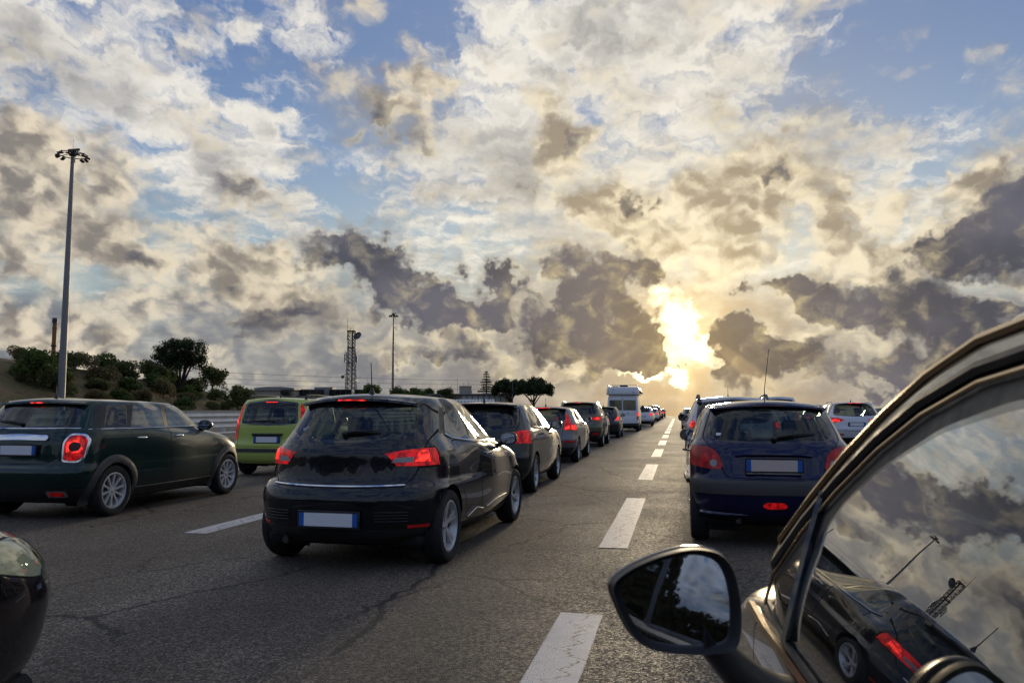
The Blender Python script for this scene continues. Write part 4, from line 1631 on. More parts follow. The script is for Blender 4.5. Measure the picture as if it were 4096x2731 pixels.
def black_hatchback():
    """Black five-door hatchback with its brake lights on."""
    c = Car('hatchback_car', 'glossy black five-door hatchback with chrome tailgate strip and lit brake lights', (-2.895, 6.36, 0), R(-1.9))
    pm = paint('paint_black', (0.006, 0.0065, 0.009), 0.0, 0.25, 0.03)
    c.zbot = .22
    c.root.scale = (1.03, 1.03, 1.03)
    c.body([(.22, .14, 3.92, .77, dict(kr=.92)), (.30, .05, 4.0, .83, dict(kr=.94)), (.42, .01, 4.05, .858, dict(kr=.955)), (.56, .0, 4.06, .865), (.66, .03, 4.03, .868, dict(zf=.64)),
            (.72, .085, 3.98, .864, dict(zf=.69, kr=.94, nr=2.5)), (.85, .105, 3.88, .866, dict(zf=.77, kr=.93, nr=2.4)), (.95, .115, 3.62, .860, dict(zf=.86, kr=.92, nr=2.4)), (1.02, .15, 3.12, .835, dict(zf=.965, kr=.90, nr=2.4)),
            (1.07, .20, 2.98, .79, dict(zf=1.02, kr=.90)), (1.22, .32, 2.66, .73, dict(zf=1.18, kr=.90)), (1.37, .44, 2.30, .665, dict(zf=1.35, kr=.92)),
            (1.425, .56, 2.02, .60, dict(zf=1.42, kr=.95))], .045, dict(dr=.62, nr=2.8, df=.95, nf=2.5))
    ax = (.66, 3.25)
    c.arches(ax, .315, .355)
    # glass
    for axs in ('side', 'left'):
        fr = rnd([(2.80, .985), (2.42, 1.17), (2.10, 1.315), (1.84, 1.358), (1.66, 1.365), (1.60, 1.02)], .05)
        re = rnd([(1.53, 1.025), (1.585, 1.365), (1.20, 1.335), (.96, 1.24), (.84, 1.14), (.98, 1.07)], .05)
        c.window(axs, fr, 'glass_side')
        c.window(axs, re, 'glass_side')
    for axs in ('side', 'left'):
        c.dark(axs, [(1.54, 1.02), (1.60, 1.02), (1.655, 1.37), (1.59, 1.37)], 2)
    rw = mirror([(0, 1.06), (.25, 1.065), (.44, 1.09), (.56, 1.14), (.605, 1.20), (.585, 1.28), (.54, 1.34), (.3, 1.375), (0, 1.385)])
    c.window('rear', rw, 'glass', 'rear_window', .022)
    c.window('front', mirror([(0, 1.0), (.66, 1.02), (.52, 1.33), (.3, 1.365), (0, 1.375)]), 'glass', 'windscreen', 0.0)
    # tail lights: dark housing, red band, pale reversing lens, lit brake cell
    for s in (1, -1):
        q = lambda pts: [(s * x, z) for x, z in pts]
        hot = c.cut('rear', q([(.63, .885), (.65, .972), (.78, .98), (.78, .882)]), .40)
        c.take(hot, 'brake_light', MATS['lens_hot'], off=.010)
        clr = c.cut('rear', q([(.46, .878), (.49, .918), (.62, .925), (.615, .88)]), .36)
        c.take(clr, 'reversing_light', MATS['lens_clear'], off=.008)
        red = c.cut('rear', q([(.43, .935), (.40, .955), (.60, .985), (.90, 1.005), (.90, .86), (.70, .848), (.50, .852)]), .50)
        c.take(red, 'tail_light', MATS['lens_lit' if s > 0 else 'lens_lit'], off=.006)
        ring = c.cut('rear', q([(.40, .93), (.37, .962), (.60, 1.0), (.92, 1.02), (.92, .845), (.70, .832), (.48, .836)]), .525)
        for f in ring:
            f.material_index = 1
        rf = c.cut('rear', q([(.62, .355), (.62, .378), (.82, .378), (.82, .355)]), .4)
        c.take(rf, 'reflector', MATS['lens_red'], off=.004)
        gr = c.cut('rear', rnd(q([(.36, .40), (.34, .52), (.62, .50), (.70, .44), (.64, .40)]), .03), .3)
        for f in gr:
            f.material_index = 2
        for k in range(4):
            zz = .415 + k * .024
            c.strip('rear', [(s * x, zz) for x in np.linspace(.38, .63, 6)], .005, 'black_plastic', 'vent_slat', off=.008)
    # panels
    c.panel('rear', rnd(mirror([(0, .685), (.50, .69), (.60, .72), (.645, .80), (.67, .95), (.675, 1.15), (.64, 1.28), (.56, 1.37), (0, 1.405)]), .03), 'tailgate', pm)
    for axs, s in (('side', 1), ('left', -1)):
        d = c.panel(axs, rnd([(2.94, .93), (2.84, .45), (2.76, .30), (1.66, .30), (1.585, .42), (1.565, .99), (2.80, .95)], .05), 'door', pm)
        c.handle(1.78, .885, d, s=s)
        c.strip('side', [(2.62, .40), (2.1, .40), (1.72, .36)], .006, 'satin_metal', 'sill_trim', off=.012, s=s, parent=d)
        d = c.panel(axs, rnd([(1.55, .99), (1.56, .42), (1.62, .30), (1.20, .30), (1.10, .50), (.92, .66), (.86, .85), (.93, 1.04)], .05), 'rear_door', pm)
        c.strip('side', [(1.62, .355), (1.40, .39), (1.18, .33)], .006, 'satin_metal', 'sill_trim', off=.012, s=s, parent=d)
        c.strip('side', [(2.84, .972), (2.4, .99), (1.9, 1.005), (1.55, 1.015), (1.2, 1.035), (.98, 1.06), (.86, 1.10)], .009, 'chrome', 'belt_trim', off=.003, s=s)
        fl = c.panel(axs, rnd([(.72, .80), (.72, .98), (.90, .98), (.90, .80)], .07, 4), 'fuel_flap', pm, .004)
        # sill skirt
        for f in c.cut(axs, [(1.02, .1), (1.02, .285), (2.86, .285), (2.86, .1)]):
            f.material_index = 2
    low = c.cut('rear', [(-.95, .1), (.95, .1), (.95, .335), (.6, .345), (-.6, .345), (-.95, .335)], .30)
    c.take(low, 'lower_bumper', MATS['black_plastic'])
    bp = c.cut('all', rnd([(-.2, .2), (.36, .2), (.33, .60), (.26, .645), (-.2, .66)], .02), mn=None)
    c.take(bp, 'rear_bumper', pm)
    c.spoiler(.40, 1.418, .535, .36, pm, .036, .12, .045, light=(.13, 'lens_hot'))
    c.strip('rear', [(x, .682 + .012 * (abs(x) / .6) ** 2) for x in np.linspace(-.585, .585, 15)], .011, 'chrome', 'tailgate_strip', off=.008)
    c.plate(.425, y=-.006)
    c.wiper(.02, 1.115, .33, 1.13)
    c.antenna(.82, .26, .12)
    c.mirrors(2.62, .985, .19, .135, .15, MATS['black_plastic'])
    c.finish(pm)
    c.underbody(.25, 3.8)
    wheels(c, ax, .862, .312, .20, 'clio', spin=.4)
    c.seats(1.75, .95, hrz=1.17)
    c.dash(2.55, .93)
    Geo().tube([(-.45, .1, .23), (-.45, .3, .24)], .03, 10).build('exhaust_pipe', MATS['brake'], c.root)
    # the small lettering low on the rear glass
    p, n = c.rear(-.42, 1.135, .003)
    lettering(c, 'elf', p + Vector((0, -.004, 0)), .055, (R(68), 0, 0))
    return c



def green_hatchback():
    """Dark green retro five-door hatchback with black arch trims and chrome lamp rings."""
    c = Car('compact_car', 'dark green retro hatchback with chrome-ringed round-cornered tail light and ten-spoke wheels', (-8.0, 8.40, 0))
    pm = paint('paint_green', (0.006, 0.026, 0.022), 0.25, 0.28, 0.03)
    c.zbot = .2
    c.root.scale = (1.055, 1.055, 1.055)
    c.body([(.20, .16, 3.84, .74), (.30, .07, 3.92, .80), (.42, .02, 3.97, .845), (.54, .0, 3.98, .862), (.60, .015, 3.97, .863, dict(zf=.60)), (.64, .055, 3.96, .860, dict(zf=.64)),
            (.78, .075, 3.93, .860, dict(zf=.73)), (.92, .095, 3.80, .856, dict(zf=.83)), (1.03, .13, 3.45, .842, dict(zf=.93)), (1.08, .16, 3.02, .815, dict(zf=1.01)),
            (1.20, .25, 2.82, .775, dict(zf=1.15)), (1.33, .345, 2.58, .73, dict(zf=1.30)), (1.39, .40, 2.40, .69, dict(zf=1.37))], .045,
           dict(dr=.42, nr=3.2, df=.85, nf=2.5))
    ax = (.69, 3.26)
    c.arches(ax, .312, .345, lip=(.085, .016, 'grey_plastic'))
    for axs, s in (('side', 1), ('left', -1)):
        c.window(axs, rnd([(2.72, 1.055), (2.40, 1.325), (1.85, 1.345), (1.78, 1.065)], .03), 'glass_side')
        c.window(axs, rnd([(1.66, 1.065), (1.72, 1.345), (1.12, 1.345), (.98, 1.07)], .03), 'glass_side')
        c.window(axs, rnd([(.90, 1.07), (.98, 1.34), (.66, 1.33), (.52, 1.075)], .05), 'glass_dark')
        c.dark(axs, [(.36, 1.075), (.52, 1.355), (2.46, 1.355), (2.84, 1.055), (1.2, 1.06)], 2)
    c.window('rear', rnd(mirror([(0, 1.09), (.60, 1.095), (.56, 1.20), (.50, 1.335), (0, 1.345)]), .03), 'glass', 'rear_window', .04)
    c.window('front', rnd(mirror([(0, 1.0), (.70, 1.02), (.60, 1.33), (0, 1.36)]), .04), 'glass', 'windscreen', .03)
    for s in (1, -1):
        q = lambda pts: [(s * x, z) for x, z in pts]
        base = [(.58, .70), (.575, .90), (.62, .985), (.735, .985), (.775, .93), (.765, .76), (.72, .69)]
        ctr = c.cut('rear', [(s * .675 + .055 * math.cos(a), .855 + .055 * math.sin(a)) for a in np.linspace(0, 2 * math.pi, 14, endpoint=False)], .5)
        c.take(ctr, 'lamp_centre', MATS['lens_dark'], off=.014)
        hot = c.cut('rear', rnd(q([(.60, .78), (.598, .90), (.635, .965), (.725, .965), (.755, .92), (.75, .79)]), .03), .5)
        c.take(hot, 'brake_light', MATS['lens_hot'], off=.012)
        c.take(c.cut('rear', rnd(q(base), .03), .5), 'tail_light', MATS['lens_lit'], off=.010)
        rg = c.cut('rear', rnd(q(grow(base, .022)), .035), .5)
        c.take(rg, 'lamp_ring', MATS['chrome'], off=.013)
        c.take(c.cut('rear', rnd(q([(.44, .285), (.44, .335), (.60, .335), (.60, .285)]), .02), .5), 'fog_light', MATS['lens_red'], off=.008)
        c.take(c.cut('rear', rnd(q([(.41, .27), (.41, .35), (.63, .35), (.63, .27)]), .03), .5), 'fog_ring', MATS['chrome'], off=.006)
    c.take(c.cut('rear', rnd(mirror([(0, .93), (.36, .925), (.385, .955), (.36, .985), (0, .995)]), .015)), 'tailgate_handle', MATS['chrome'], off=.022)
    c.dark('rear', rnd(mirror([(0, .74), (.33, .74), (.385, .80), (.395, .925), (0, .93)]), .03), 1)
    c.panel('rear', rnd(mirror([(0, .66), (.40, .665), (.50, .72), (.54, .88), (.55, 1.07), (0, 1.07)]), .05), 'tailgate', pm)
    for axs, s in (('side', 1), ('left', -1)):
        d = c.panel(axs, rnd([(2.86, 1.03), (2.84, .60), (2.80, .34), (1.86, .33), (1.76, .45), (1.74, 1.04)], .04), 'door', pm)
        c.handle(1.92, .93, d, .17, s=s)
        d = c.panel(axs, rnd([(1.72, 1.04), (1.74, .45), (1.68, .33), (1.24, .33), (1.16, .50), (1.02, .70), (.96, 1.04)], .05), 'rear_door', pm)
        c.handle(1.14, .93, d, .17, s=s)
        if s > 0:
            c.panel(axs, [(.79 + .10 * math.cos(a), .92 + .10 * math.sin(a)) for a in np.linspace(0, 2 * math.pi, 18, endpoint=False)], 'fuel_flap', pm, .004)
        c.strip('side', [(y, 1.052) for y in np.linspace(.30, 2.85, 14)], .007, 'chrome', 'belt_trim', off=.005, s=s)
        c.dark(axs, [(1.0, .1), (1.0, .30), (2.95, .30), (2.95, .1)], 2)
        c.strip('side', [(y, .31) for y in np.linspace(1.05, 2.92, 6)], .010, 'grey_plastic', 'sill_trim', off=.004, s=s)
    c.strip('rear', [(x, 1.065) for x in np.linspace(-.68, .68, 15)], .007, 'chrome', 'belt_trim', off=.005)
    c.take(c.cut('rear', [(-.95, .1), (.95, .1), (.95, .37), (-.95, .37)], .33), 'lower_bumper', MATS['black_plastic'])
    c.take(c.cut('all', [(-.2, .2), (.37, .2), (.35, .60), (-.2, .60)]), 'rear_bumper', pm)
    c.spoiler(.33, 1.385, .60, .20, pm, .035, .06, .02, light=(.085, 'lens_hot'))
    c.plate(.815, y=.062)
    c.wiper(-.06, 1.12, -.42, 1.15)
    c.antenna(.62, .13, .05)
    c.mirrors(2.60, 1.045, .20, .15, .16, pm, shape=.95)
    c.finish(pm)
    c.underbody(.3, 3.75)
    wheels(c, ax, .862, .308, .195, 'mini', spin=.2)
    c.seats(1.82, 1.0, hrz=1.16)
    c.dash(2.62, .95)


def blue_hatchback():
    """Dark blue three-door hatchback of an older shape."""
    c = Car('hatchback_car', 'dark blue older hatchback with black bumper strip and beige-faced number plate', (.905, 8.16, 0))
    pm = paint('paint_blue', (0.003, 0.005, 0.042), 0.15, 0.28, 0.03)
    c.zbot = .25
    c.root.scale = (1.01, 1.01, 1.03)
    c.body([(.25, .16, 3.62, .70), (.32, .06, 3.72, .765), (.42, .015, 3.80, .80), (.54, .0, 3.83, .818), (.62, .01, 3.82, .822, dict(zf=.60)), (.66, .05, 3.80, .818, dict(zf=.64)),
            (.76, .075, 3.72, .818, dict(zf=.71)), (.88, .10, 3.55, .816, dict(zf=.80)), (.97, .13, 3.2, .80, dict(zf=.88)), (1.02, .17, 2.86, .765, dict(zf=.96)),
            (1.15, .27, 2.60, .715, dict(zf=1.12)), (1.29, .39, 2.25, .65, dict(zf=1.28)), (1.36, .49, 1.98, .585, dict(zf=1.36))], .06,
           dict(dr=.55, nr=2.9, df=.9, nf=2.4))
    ax = (.62, 3.06)
    c.arches(ax, .30, .335)
    for axs, s in (('side', 1), ('left', -1)):
        c.window(axs, rnd([(2.70, .985), (2.05, 1.30), (1.62, 1.325), (1.50, .995)], .05), 'glass_side')
        c.window(axs, rnd([(1.42, 1.0), (1.54, 1.325), (1.0, 1.29), (.70, 1.10), (.62, 1.02)], .06), 'glass')
        c.dark(axs, [(1.43, .99), (1.55, 1.335), (1.61, 1.335), (1.50, .99)], 2)
    c.window('rear', rnd(mirror([(0, 1.015), (.50, 1.02), (.58, 1.06), (.565, 1.16), (.50, 1.325), (0, 1.345)]), .05), 'glass', 'rear_window', .03)
    c.window('front', rnd(mirror([(0, .96), (.66, .98), (.50, 1.30), (0, 1.34)]), .06), 'glass', 'windscreen', .03)
    for s in (1, -1):
        q = lambda pts: [(s * x, z) for x, z in pts]
        ctr = c.cut('rear', [(s * .56 + .034 * math.cos(a), .80 + .034 * math.sin(a)) for a in np.linspace(0, 2 * math.pi, 12, endpoint=False)], .5)
        c.take(ctr, 'reversing_light', MATS['lens_clear'], off=.010)
        c.take(c.cut('rear', rnd(q([(.58, .84), (.56, .93), (.80, .95), (.84, .80), (.66, .78)]), .05), .42), 'tail_light', MATS['lens_red'], off=.012)
        c.take(c.cut('rear', rnd(q([(.47, .745), (.485, .83), (.52, .905), (.60, .955), (.90, .975), (.90, .80), (.66, .75)]), .04), .46), 'lamp_lens', MATS['lens_red'], off=.008)
    c.take(c.cut('rear', rnd([(-.12, .415), (-.08, .385), (.08, .385), (.12, .415), (.08, .445), (-.08, .445)], .02)), 'fog_light', MATS['lens_lit'], off=.006)
    c.panel('rear', rnd(mirror([(0, .665), (.40, .67), (.455, .70), (.49, .83), (.60, .98), (.655, 1.03), (.62, 1.15), (.55, 1.335), (0, 1.365)]), .03), 'tailgate', pm)
    for axs, s in (('side', 1), ('left', -1)):
        d = c.panel(axs, rnd([(2.72, .96), (2.70, .55), (2.62, .34), (1.55, .34), (1.46, .48), (1.44, .98)], .05), 'door', pm)
        c.handle(1.62, .86, d, .19, pm, s=s)
        c.strip('side', [(y, .56) for y in np.linspace(.98, 2.68, 8)], .020, 'grey_plastic', 'rubbing_strip', off=.006, s=s, flat=1.3)
    st = c.cut('all', rnd([(-.2, .515), (.36, .515), (.36, .64), (-.2, .64)], .01))
    c.take(st, 'bumper_strip', MATS['grey_plastic'], off=.014)
    c.take(c.cut('all', [(-.2, .2), (.33, .2), (.30, .515), (-.2, .515)]), 'rear_bumper', pm)
    c.spoiler(.43, 1.365, .57, .18, pm, .03, .09, .035, light=(.16, 'lens_dark'))
    # lower lip and handle bar over the plate
    c.strip('rear', [(x, .885 - .01 * (x / .36) ** 4) for x in np.linspace(-.36, .36, 9)], .020, pm, 'tailgate_handle', off=.014, flat=.8)
    c.strip('rear', [(x, .322) for x in np.linspace(-.76, -.25, 9)], [.028, .03, .03, .028, .026, .024, .02, .015, .006], pm, 'bumper_lip', off=.006, flat=.8)
    c.strip('rear', [(x, .322) for x in np.linspace(.76, .25, 9)], [.028, .03, .03, .028, .026, .024, .02, .015, .006], pm, 'bumper_lip', off=.006, flat=.8)
    c.plate(.79, y=.045, mat='plate_beige')
    Geo().box((0, .033, .715), (.53, .012, .02), .004).build('plate_holder', MATS['satin_metal'], c.root)
    c.wiper(.02, 1.04, .42, 1.085)
    p, n = c.top(0, .75)
    Geo().tube([p, p + Vector((0.0, -.02, .12)), p + Vector((.04, -.16, .52))], [.006, .004, .003], 6).build('roof_antenna', MATS['black_plastic'], c.root)
    for s in (1, -1):
        Geo().tube([c.top(s * .56, y)[0] + Vector((0, 0, .002)) for y in np.linspace(.62, 1.75, 8)], .016, 6, flat=.4).build('roof_channel', MATS['black_plastic'], c.root)
    c.mirrors(2.44, .985, .20, .14, .14, MATS['black_plastic'], shape=.9)
    c.finish(pm)
    c.underbody(.25, 3.5, .22, .66)
    wheels(c, ax, .822, .288, .185, 'cap', spin=.1)
    c.seats(1.62, .86, hrz=1.13, hw=.14)
    c.dash(2.42, .90)
    g = Geo().tube([(-.34, .06, .26), (-.34, .3, .27)], .026, 10)
    g.build('exhaust_pipe', MATS['brake'], c.root)
    p, n = c.rear(-.50, 1.075, .003)
    Geo().box(p + Vector((0, -.004, 0)), (.05, .002, .03), 0, Matrix.Rotation(R(-30), 3, 'X')).build('window_sticker', MATS['white_print'], c.root)


simple('plate_beige', (0.62, 0.52, 0.46), 0.45, vary=0.05)


def small_green_car():
    """Upright lime green city car with roof rails."""
    c = Car('city_car', 'lime green upright city car with roof rails and tall pillar tail lights', (-8.24, 15.0, 0), R(.5))
    pm = paint('paint_lime', (0.46, 0.55, 0.12), 0.0, 0.35, 0.10)
    c.zbot = .24
    c.root.scale = (1.06, 1.06, 1.06)
    c.body([(.24, .10, 3.40, .70), (.32, .03, 3.50, .755), (.45, .0, 3.54, .785), (.60, .0, 3.54, .79), (.68, .03, 3.52, .79, dict(zf=.66)), (.85, .045, 3.45, .79, dict(zf=.78)),
            (.97, .055, 3.2, .785, dict(zf=.90)), (1.03, .07, 2.88, .775, dict(zf=.99)), (1.2, .115, 2.62, .745, dict(zf=1.18)), (1.38, .17, 2.30, .705, dict(zf=1.38)),
            (1.47, .23, 2.05, .655, dict(zf=1.465))], .05, dict(dr=.30, nr=4.0, df=.7, nf=2.6))
    ax = (.57, 2.87)
    c.arches(ax, .29, .325)
    for axs, s in (('side', 1), ('left', -1)):
        c.window(axs, rnd([(2.72, 1.0), (2.2, 1.36), (1.55, 1.40), (1.50, 1.0)], .05))
        c.window(axs, rnd([(1.42, 1.0), (1.46, 1.40), (.95, 1.39), (.86, 1.0)], .05))
        c.window(axs, rnd([(.78, 1.02), (.86, 1.38), (.46, 1.34), (.42, 1.06)], .05))
    for s in (1, -1):
        q = lambda pts: [(s * x, z) for x, z in pts]
        c.take(c.cut('rear', q([(.66, 1.02), (.66, 1.13), (.9, 1.13), (.9, 1.02)]), .25), 'brake_light', MATS['lens_hot'], off=.01)
        c.take(c.cut('rear', q([(.70, .90), (.70, .955), (.9, .955), (.9, .90)]), .25), 'reversing_light', MATS['lens_clear'], off=.01)
        c.take(c.cut('rear', q([(.69, .70), (.645, 1.0), (.585, 1.43), (.75, 1.43), (.9, 1.0), (.9, .70)]), .24), 'tail_light', MATS['lens_lit'], off=.008)
    c.window('rear', rnd(mirror([(0, 1.02), (.545, 1.025), (.50, 1.40), (0, 1.425)]), .04), 'glass', 'rear_window', .05)
    c.window('front', rnd(mirror([(0, 1.0), (.66, 1.02), (.55, 1.38), (0, 1.42)]), .05), 'glass', 'windscreen', .02)
    c.panel('rear', rnd(mirror([(0, .565), (.62, .57), (.65, .70), (.63, .97), (0, .98)]), .03), 'tailgate', pm)
    for axs, s in (('side', 1), ('left', -1)):
        c.panel(axs, rnd([(2.72, .97), (2.68, .34), (1.50, .34), (1.47, .97)], .05), 'door', pm)
        c.panel(axs, rnd([(1.45, .97), (1.48, .34), (1.02, .34), (.86, .62), (.83, .97)], .05), 'rear_door', pm)
    c.take(c.cut('all', rnd([(-.2, .46), (.30, .46), (.30, .53), (-.2, .53)], .01)), 'bumper_strip', MATS['grey_plastic'], off=.010)
    c.take(c.cut('all', [(-.2, .2), (.28, .2), (.28, .56), (-.2, .56)]), 'rear_bumper', pm)
    c.strip('rear', [(x, .80) for x in np.linspace(-.31, .31, 7)], .026, 'black_plastic', 'tailgate_handle', off=.014)
    c.brake_strip([c.rear(x, 1.425)[0] + Vector((0, -.012, .0)) for x in (-.12, -.06, 0, .06, .12)])
    c.plate(.705, y=.02)
    c.wiper(.1, 1.055, -.36, 1.05)
    c.antenna(.55, .18, .3)
    for s in (1, -1):
        pts = [c.top(s * .60, y)[0] for y in np.linspace(.42, 1.85, 7)]
        Geo().tube([pts[0] + Vector((0, 0, -.01)), pts[0] + Vector((0, .03, .075))] + [p + Vector((0, 0, .085)) for p in pts[1:-1]] + [pts[-1] + Vector((0, 0, -.01))], .026, 8, flat=1.0).build('roof_rail', MATS['black_plastic'], c.root)
    c.mirrors(2.42, 1.02, .17, .14, .12, MATS['black_plastic'])
    c.finish(pm)
    c.underbody(.25, 3.3, .22, .62)
    wheels(c, ax, .785, .285, .17, 'cap')
    c.seats(1.55, .85, hrz=1.24, hw=.12)
    c.dash(2.35, .96)


def mid_car(name, label, loc, pm, lv, L, ax, r, spec, base=None, crown=.05, res=.8, rz=0.0, cat='car', group=None):
    """A car of the queue: same making as the near ones, with fewer small fittings."""
    c = Car(name, label, loc, rz, cat, group, res)
    S = spec
    c.zbot = S.get('zbot', .22)
    c.body(lv, crown, base)
    c.arches(ax, r + .005, r * S.get('arch', 1.13), lip=S.get('lip'))
    for axs, s in (('side', 1), ('left', -1)):
        for w in S['side']:
            c.window(axs, rnd(w, .05), S.get('sglass', 'glass_side'))
        for dk in S.get('pillars', []):
            c.dark(axs, dk, 2)
    for kind, mt, pts in S['lamps']:
        for s in (1, -1):
            c.take(c.cut('rear', [(s * x, z) for x, z in pts], S.get('wrap', .36)), kind, MATS[mt], off=.010)
    c.window('rear', rnd(mirror(S['rear']), .05), S.get('rglass', 'glass_dark'), 'rear_window', .03)
    if 'front' in S:
        c.window('front', rnd(mirror(S['front']), .05), 'glass', 'windscreen', .02)
    if 'gate' in S:
        c.panel('rear', rnd(mirror(S['gate']), .04), 'tailgate', pm)
    for axs, s in (('side', 1), ('left', -1)):
        for i, d in enumerate(S.get('doors', [])):
            o = c.panel(axs, rnd(d, .05), 'door' if i == 0 else 'rear_door', pm)
            if o:
                c.handle(min(p[0] for p in d) + .22, max(p[1] for p in d) - .10, o, .19, pm, s=s)
        if S.get('belt'):
            c.strip('side', S['belt'], .009, 'chrome', 'belt_trim', off=.004, s=s)
        if S.get('sill'):
            c.dark(axs, [(ax[0] + .3, .05), (ax[0] + .3, S['sill']), (ax[1] - .3, S['sill']), (ax[1] - .3, .05)], 2)
    if S.get('low'):
        c.take(c.cut('rear', [(-1.1, .05), (1.1, .05), (1.1, S['low']), (-1.1, S['low'])], .3), 'lower_bumper', MATS['black_plastic'])
    if S.get('bump'):
        c.take(c.cut('all', [(-.3, .05), (.35, .05), (.33, S['bump']), (-.3, S['bump'])]), 'rear_bumper', pm)
    if 'spoiler' in S:
        y0, z0, w, lt = S['spoiler']
        c.spoiler(y0, z0, w, .20, pm, .03, .07, .03, light=lt)
    if 'plate' in S:
        c.plate(S['plate'][0], y=S['plate'][1])
    for y, h in S.get('antenna', []):
        c.antenna(y, h, .2)
    if 'rails' in S:
        y0, y1, x, hgt, mt = S['rails']
        for s in (1, -1):
            pts = [c.top(s * x, y)[0] for y in np.linspace(y0, y1, 8)]
            Geo().tube([pts[0] - Vector((0, .02, .01))] + [p + Vector((0, 0, hgt)) for p in pts[1:-1]] + [pts[-1] - Vector((0, 0, .01))], .02, 7).build('roof_rail', MATS[mt], c.root)
    if 'mirror' in S:
        c.mirrors(S['mirror'][0], S['mirror'][1], .21, .15, .15, MATS['gloss_black'] if S.get('mdark', True) else pm)
    c.finish(pm)
    c.underbody(.25, L - .35, c.zbot - .02, S.get('uw', .7))
    wheels(c, ax, S['track'], r, .21, S.get('wheel', 'multi'), parts=res > .7)
    if S.get('cabin', True):
        c.seats(L * .43, L * .24, hrz=S.get('hr', 1.18))
        c.dash(L * .62, S.get('dz', .95), wheel=False)
    return c


def queue_ahead():
    # ---- grey-green estate in front of the black hatchback
    pm = paint('paint_graphite', (0.020, 0.025, 0.024), 0.4, 0.3, 0.05)
    mid_car('estate_car', 'dark grey estate car directly ahead of the black hatchback, red lamps on its corners', (-3.18, 12.22, 0), pm,
            [(.22, .14, 4.40, .78), (.32, .05, 4.48, .85), (.45, .01, 4.53, .895), (.60, .0, 4.55, .908), (.68, .03, 4.52, .91, dict(zf=.66)), (.85, .06, 4.38, .91, dict(zf=.78)), (1.0, .09, 3.95, .895, dict(zf=.93)), (1.06, .13, 3.4, .86, dict(zf=1.02)),
             (1.2, .25, 3.05, .80, dict(zf=1.18)), (1.36, .39, 2.65, .72, dict(zf=1.36)), (1.44, .50, 2.4, .66, dict(zf=1.44))], 4.55, (.86, 3.51), .318,
            dict(side=[[(3.0, 1.03), (2.5, 1.28), (2.05, 1.385), (1.98, 1.05)], [(1.90, 1.05), (1.97, 1.39), (1.32, 1.39), (1.20, 1.07)], [(1.12, 1.08), (1.22, 1.385), (.80, 1.35), (.66, 1.22), (.72, 1.10)]],
                 pillars=[[(1.9, 1.04), (1.97, 1.40), (2.05, 1.40), (1.98, 1.04)]],
                 rear=[(0, 1.05), (.60, 1.06), (.66, 1.14), (.60, 1.36), (0, 1.40)], front=[(0, 1.02), (.7, 1.04), (.58, 1.36), (0, 1.41)],
                 lamps=[('tail_light', 'lens_lit', [(.56, .83), (.54, .97), (.70, 1.02), (.95, 1.03), (.95, .82)])], wrap=.42,
                 gate=[(0, .64), (.50, .65), (.56, .80), (.62, 1.02), (.69, 1.1), (.63, 1.38), (0, 1.42)],
                 doors=[[(3.1, 1.0), (3.05, .5), (2.95, .33), (2.02, .33), (1.95, .5), (1.94, 1.03)], [(1.92, 1.03), (1.93, .5), (2.0, .33), (1.45, .33), (1.32, .5), (1.17, .72), (1.15, 1.05)]],
                 belt=[(3.0, 1.01), (2.4, 1.03), (1.6, 1.045), (1.0, 1.07), (.70, 1.09), (.62, 1.16), (.66, 1.25)], low=.36, bump=.60, spoiler=(.34, 1.455, .64, (.13, 'lens_dark')), plate=(.86, .055), antenna=[(.78, .28)],
                 mirror=(2.80, 1.06), track=.905, wheel='multi', sill=.30, hr=1.2))
    # ---- metallic grey hatchback with tall L-shaped lamps
    pm = paint('paint_silvergrey', (0.15, 0.15, 0.16), 0.5, 0.3, 0.08)
    mid_car('hatchback_car', 'metallic grey hatchback with tall hooked tail lights behind the olive crossover', (-3.42, 20.0, 0), pm,
            [(.22, .15, 4.22, .78), (.32, .05, 4.30, .85), (.45, .01, 4.35, .89), (.60, .0, 4.37, .90), (.70, .05, 4.34, .90, dict(zf=.66)), (.88, .08, 4.2, .90, dict(zf=.78)), (1.0, .11, 3.8, .885, dict(zf=.92)), (1.06, .15, 3.3, .85, dict(zf=1.0)),
             (1.2, .28, 2.95, .77, dict(zf=1.17)), (1.34, .42, 2.5, .69, dict(zf=1.34)), (1.40, .54, 2.2, .62, dict(zf=1.40))], 4.37, (.85, 3.50), .318,
            dict(side=[[(2.95, 1.02), (2.4, 1.27), (1.95, 1.345), (1.88, 1.04)], [(1.80, 1.04), (1.87, 1.35), (1.3, 1.33), (.92, 1.18), (1.0, 1.07)]], rear=[(0, 1.06), (.52, 1.07), (.585, 1.13), (.53, 1.33), (0, 1.365)],
                 rglass='glass', front=[(0, 1.0), (.7, 1.02), (.56, 1.32), (0, 1.37)], lamps=[('brake_light', 'lens_hot', [(.60, .86), (.60, .96), (.80, .96), (.95, .90), (.95, .84)]), ('tail_light', 'lens_lit', [(.56, .84), (.585, 1.0), (.60, 1.14), (.55, 1.34), (.615, 1.35), (.69, 1.12), (.74, .99), (.95, .97), (.95, .82)]),
                 ('reflector', 'lens_red', [(.58, .53), (.58, .57), (.86, .57), (.86, .53)])], wrap=.44, gate=[(0, .62), (.5, .63), (.54, .80), (.55, 1.0), (.6, 1.1), (.55, 1.36), (0, 1.39)],
                 doors=[[(3.05, .98), (2.95, .33), (1.95, .33), (1.87, .5), (1.84, 1.02)], [(1.82, 1.02), (1.85, .5), (1.93, .33), (1.42, .33), (1.22, .66), (1.05, 1.04)]],
                 belt=[(2.95, 1.0), (2.2, 1.025), (1.5, 1.04), (.95, 1.08)], low=.40, bump=.58, spoiler=(.36, 1.41, .60, (.18, 'lens_hot')), plate=(.80, .07), antenna=[(.82, .18)], mirror=(2.72, 1.05), track=.895, wheel='multi'))
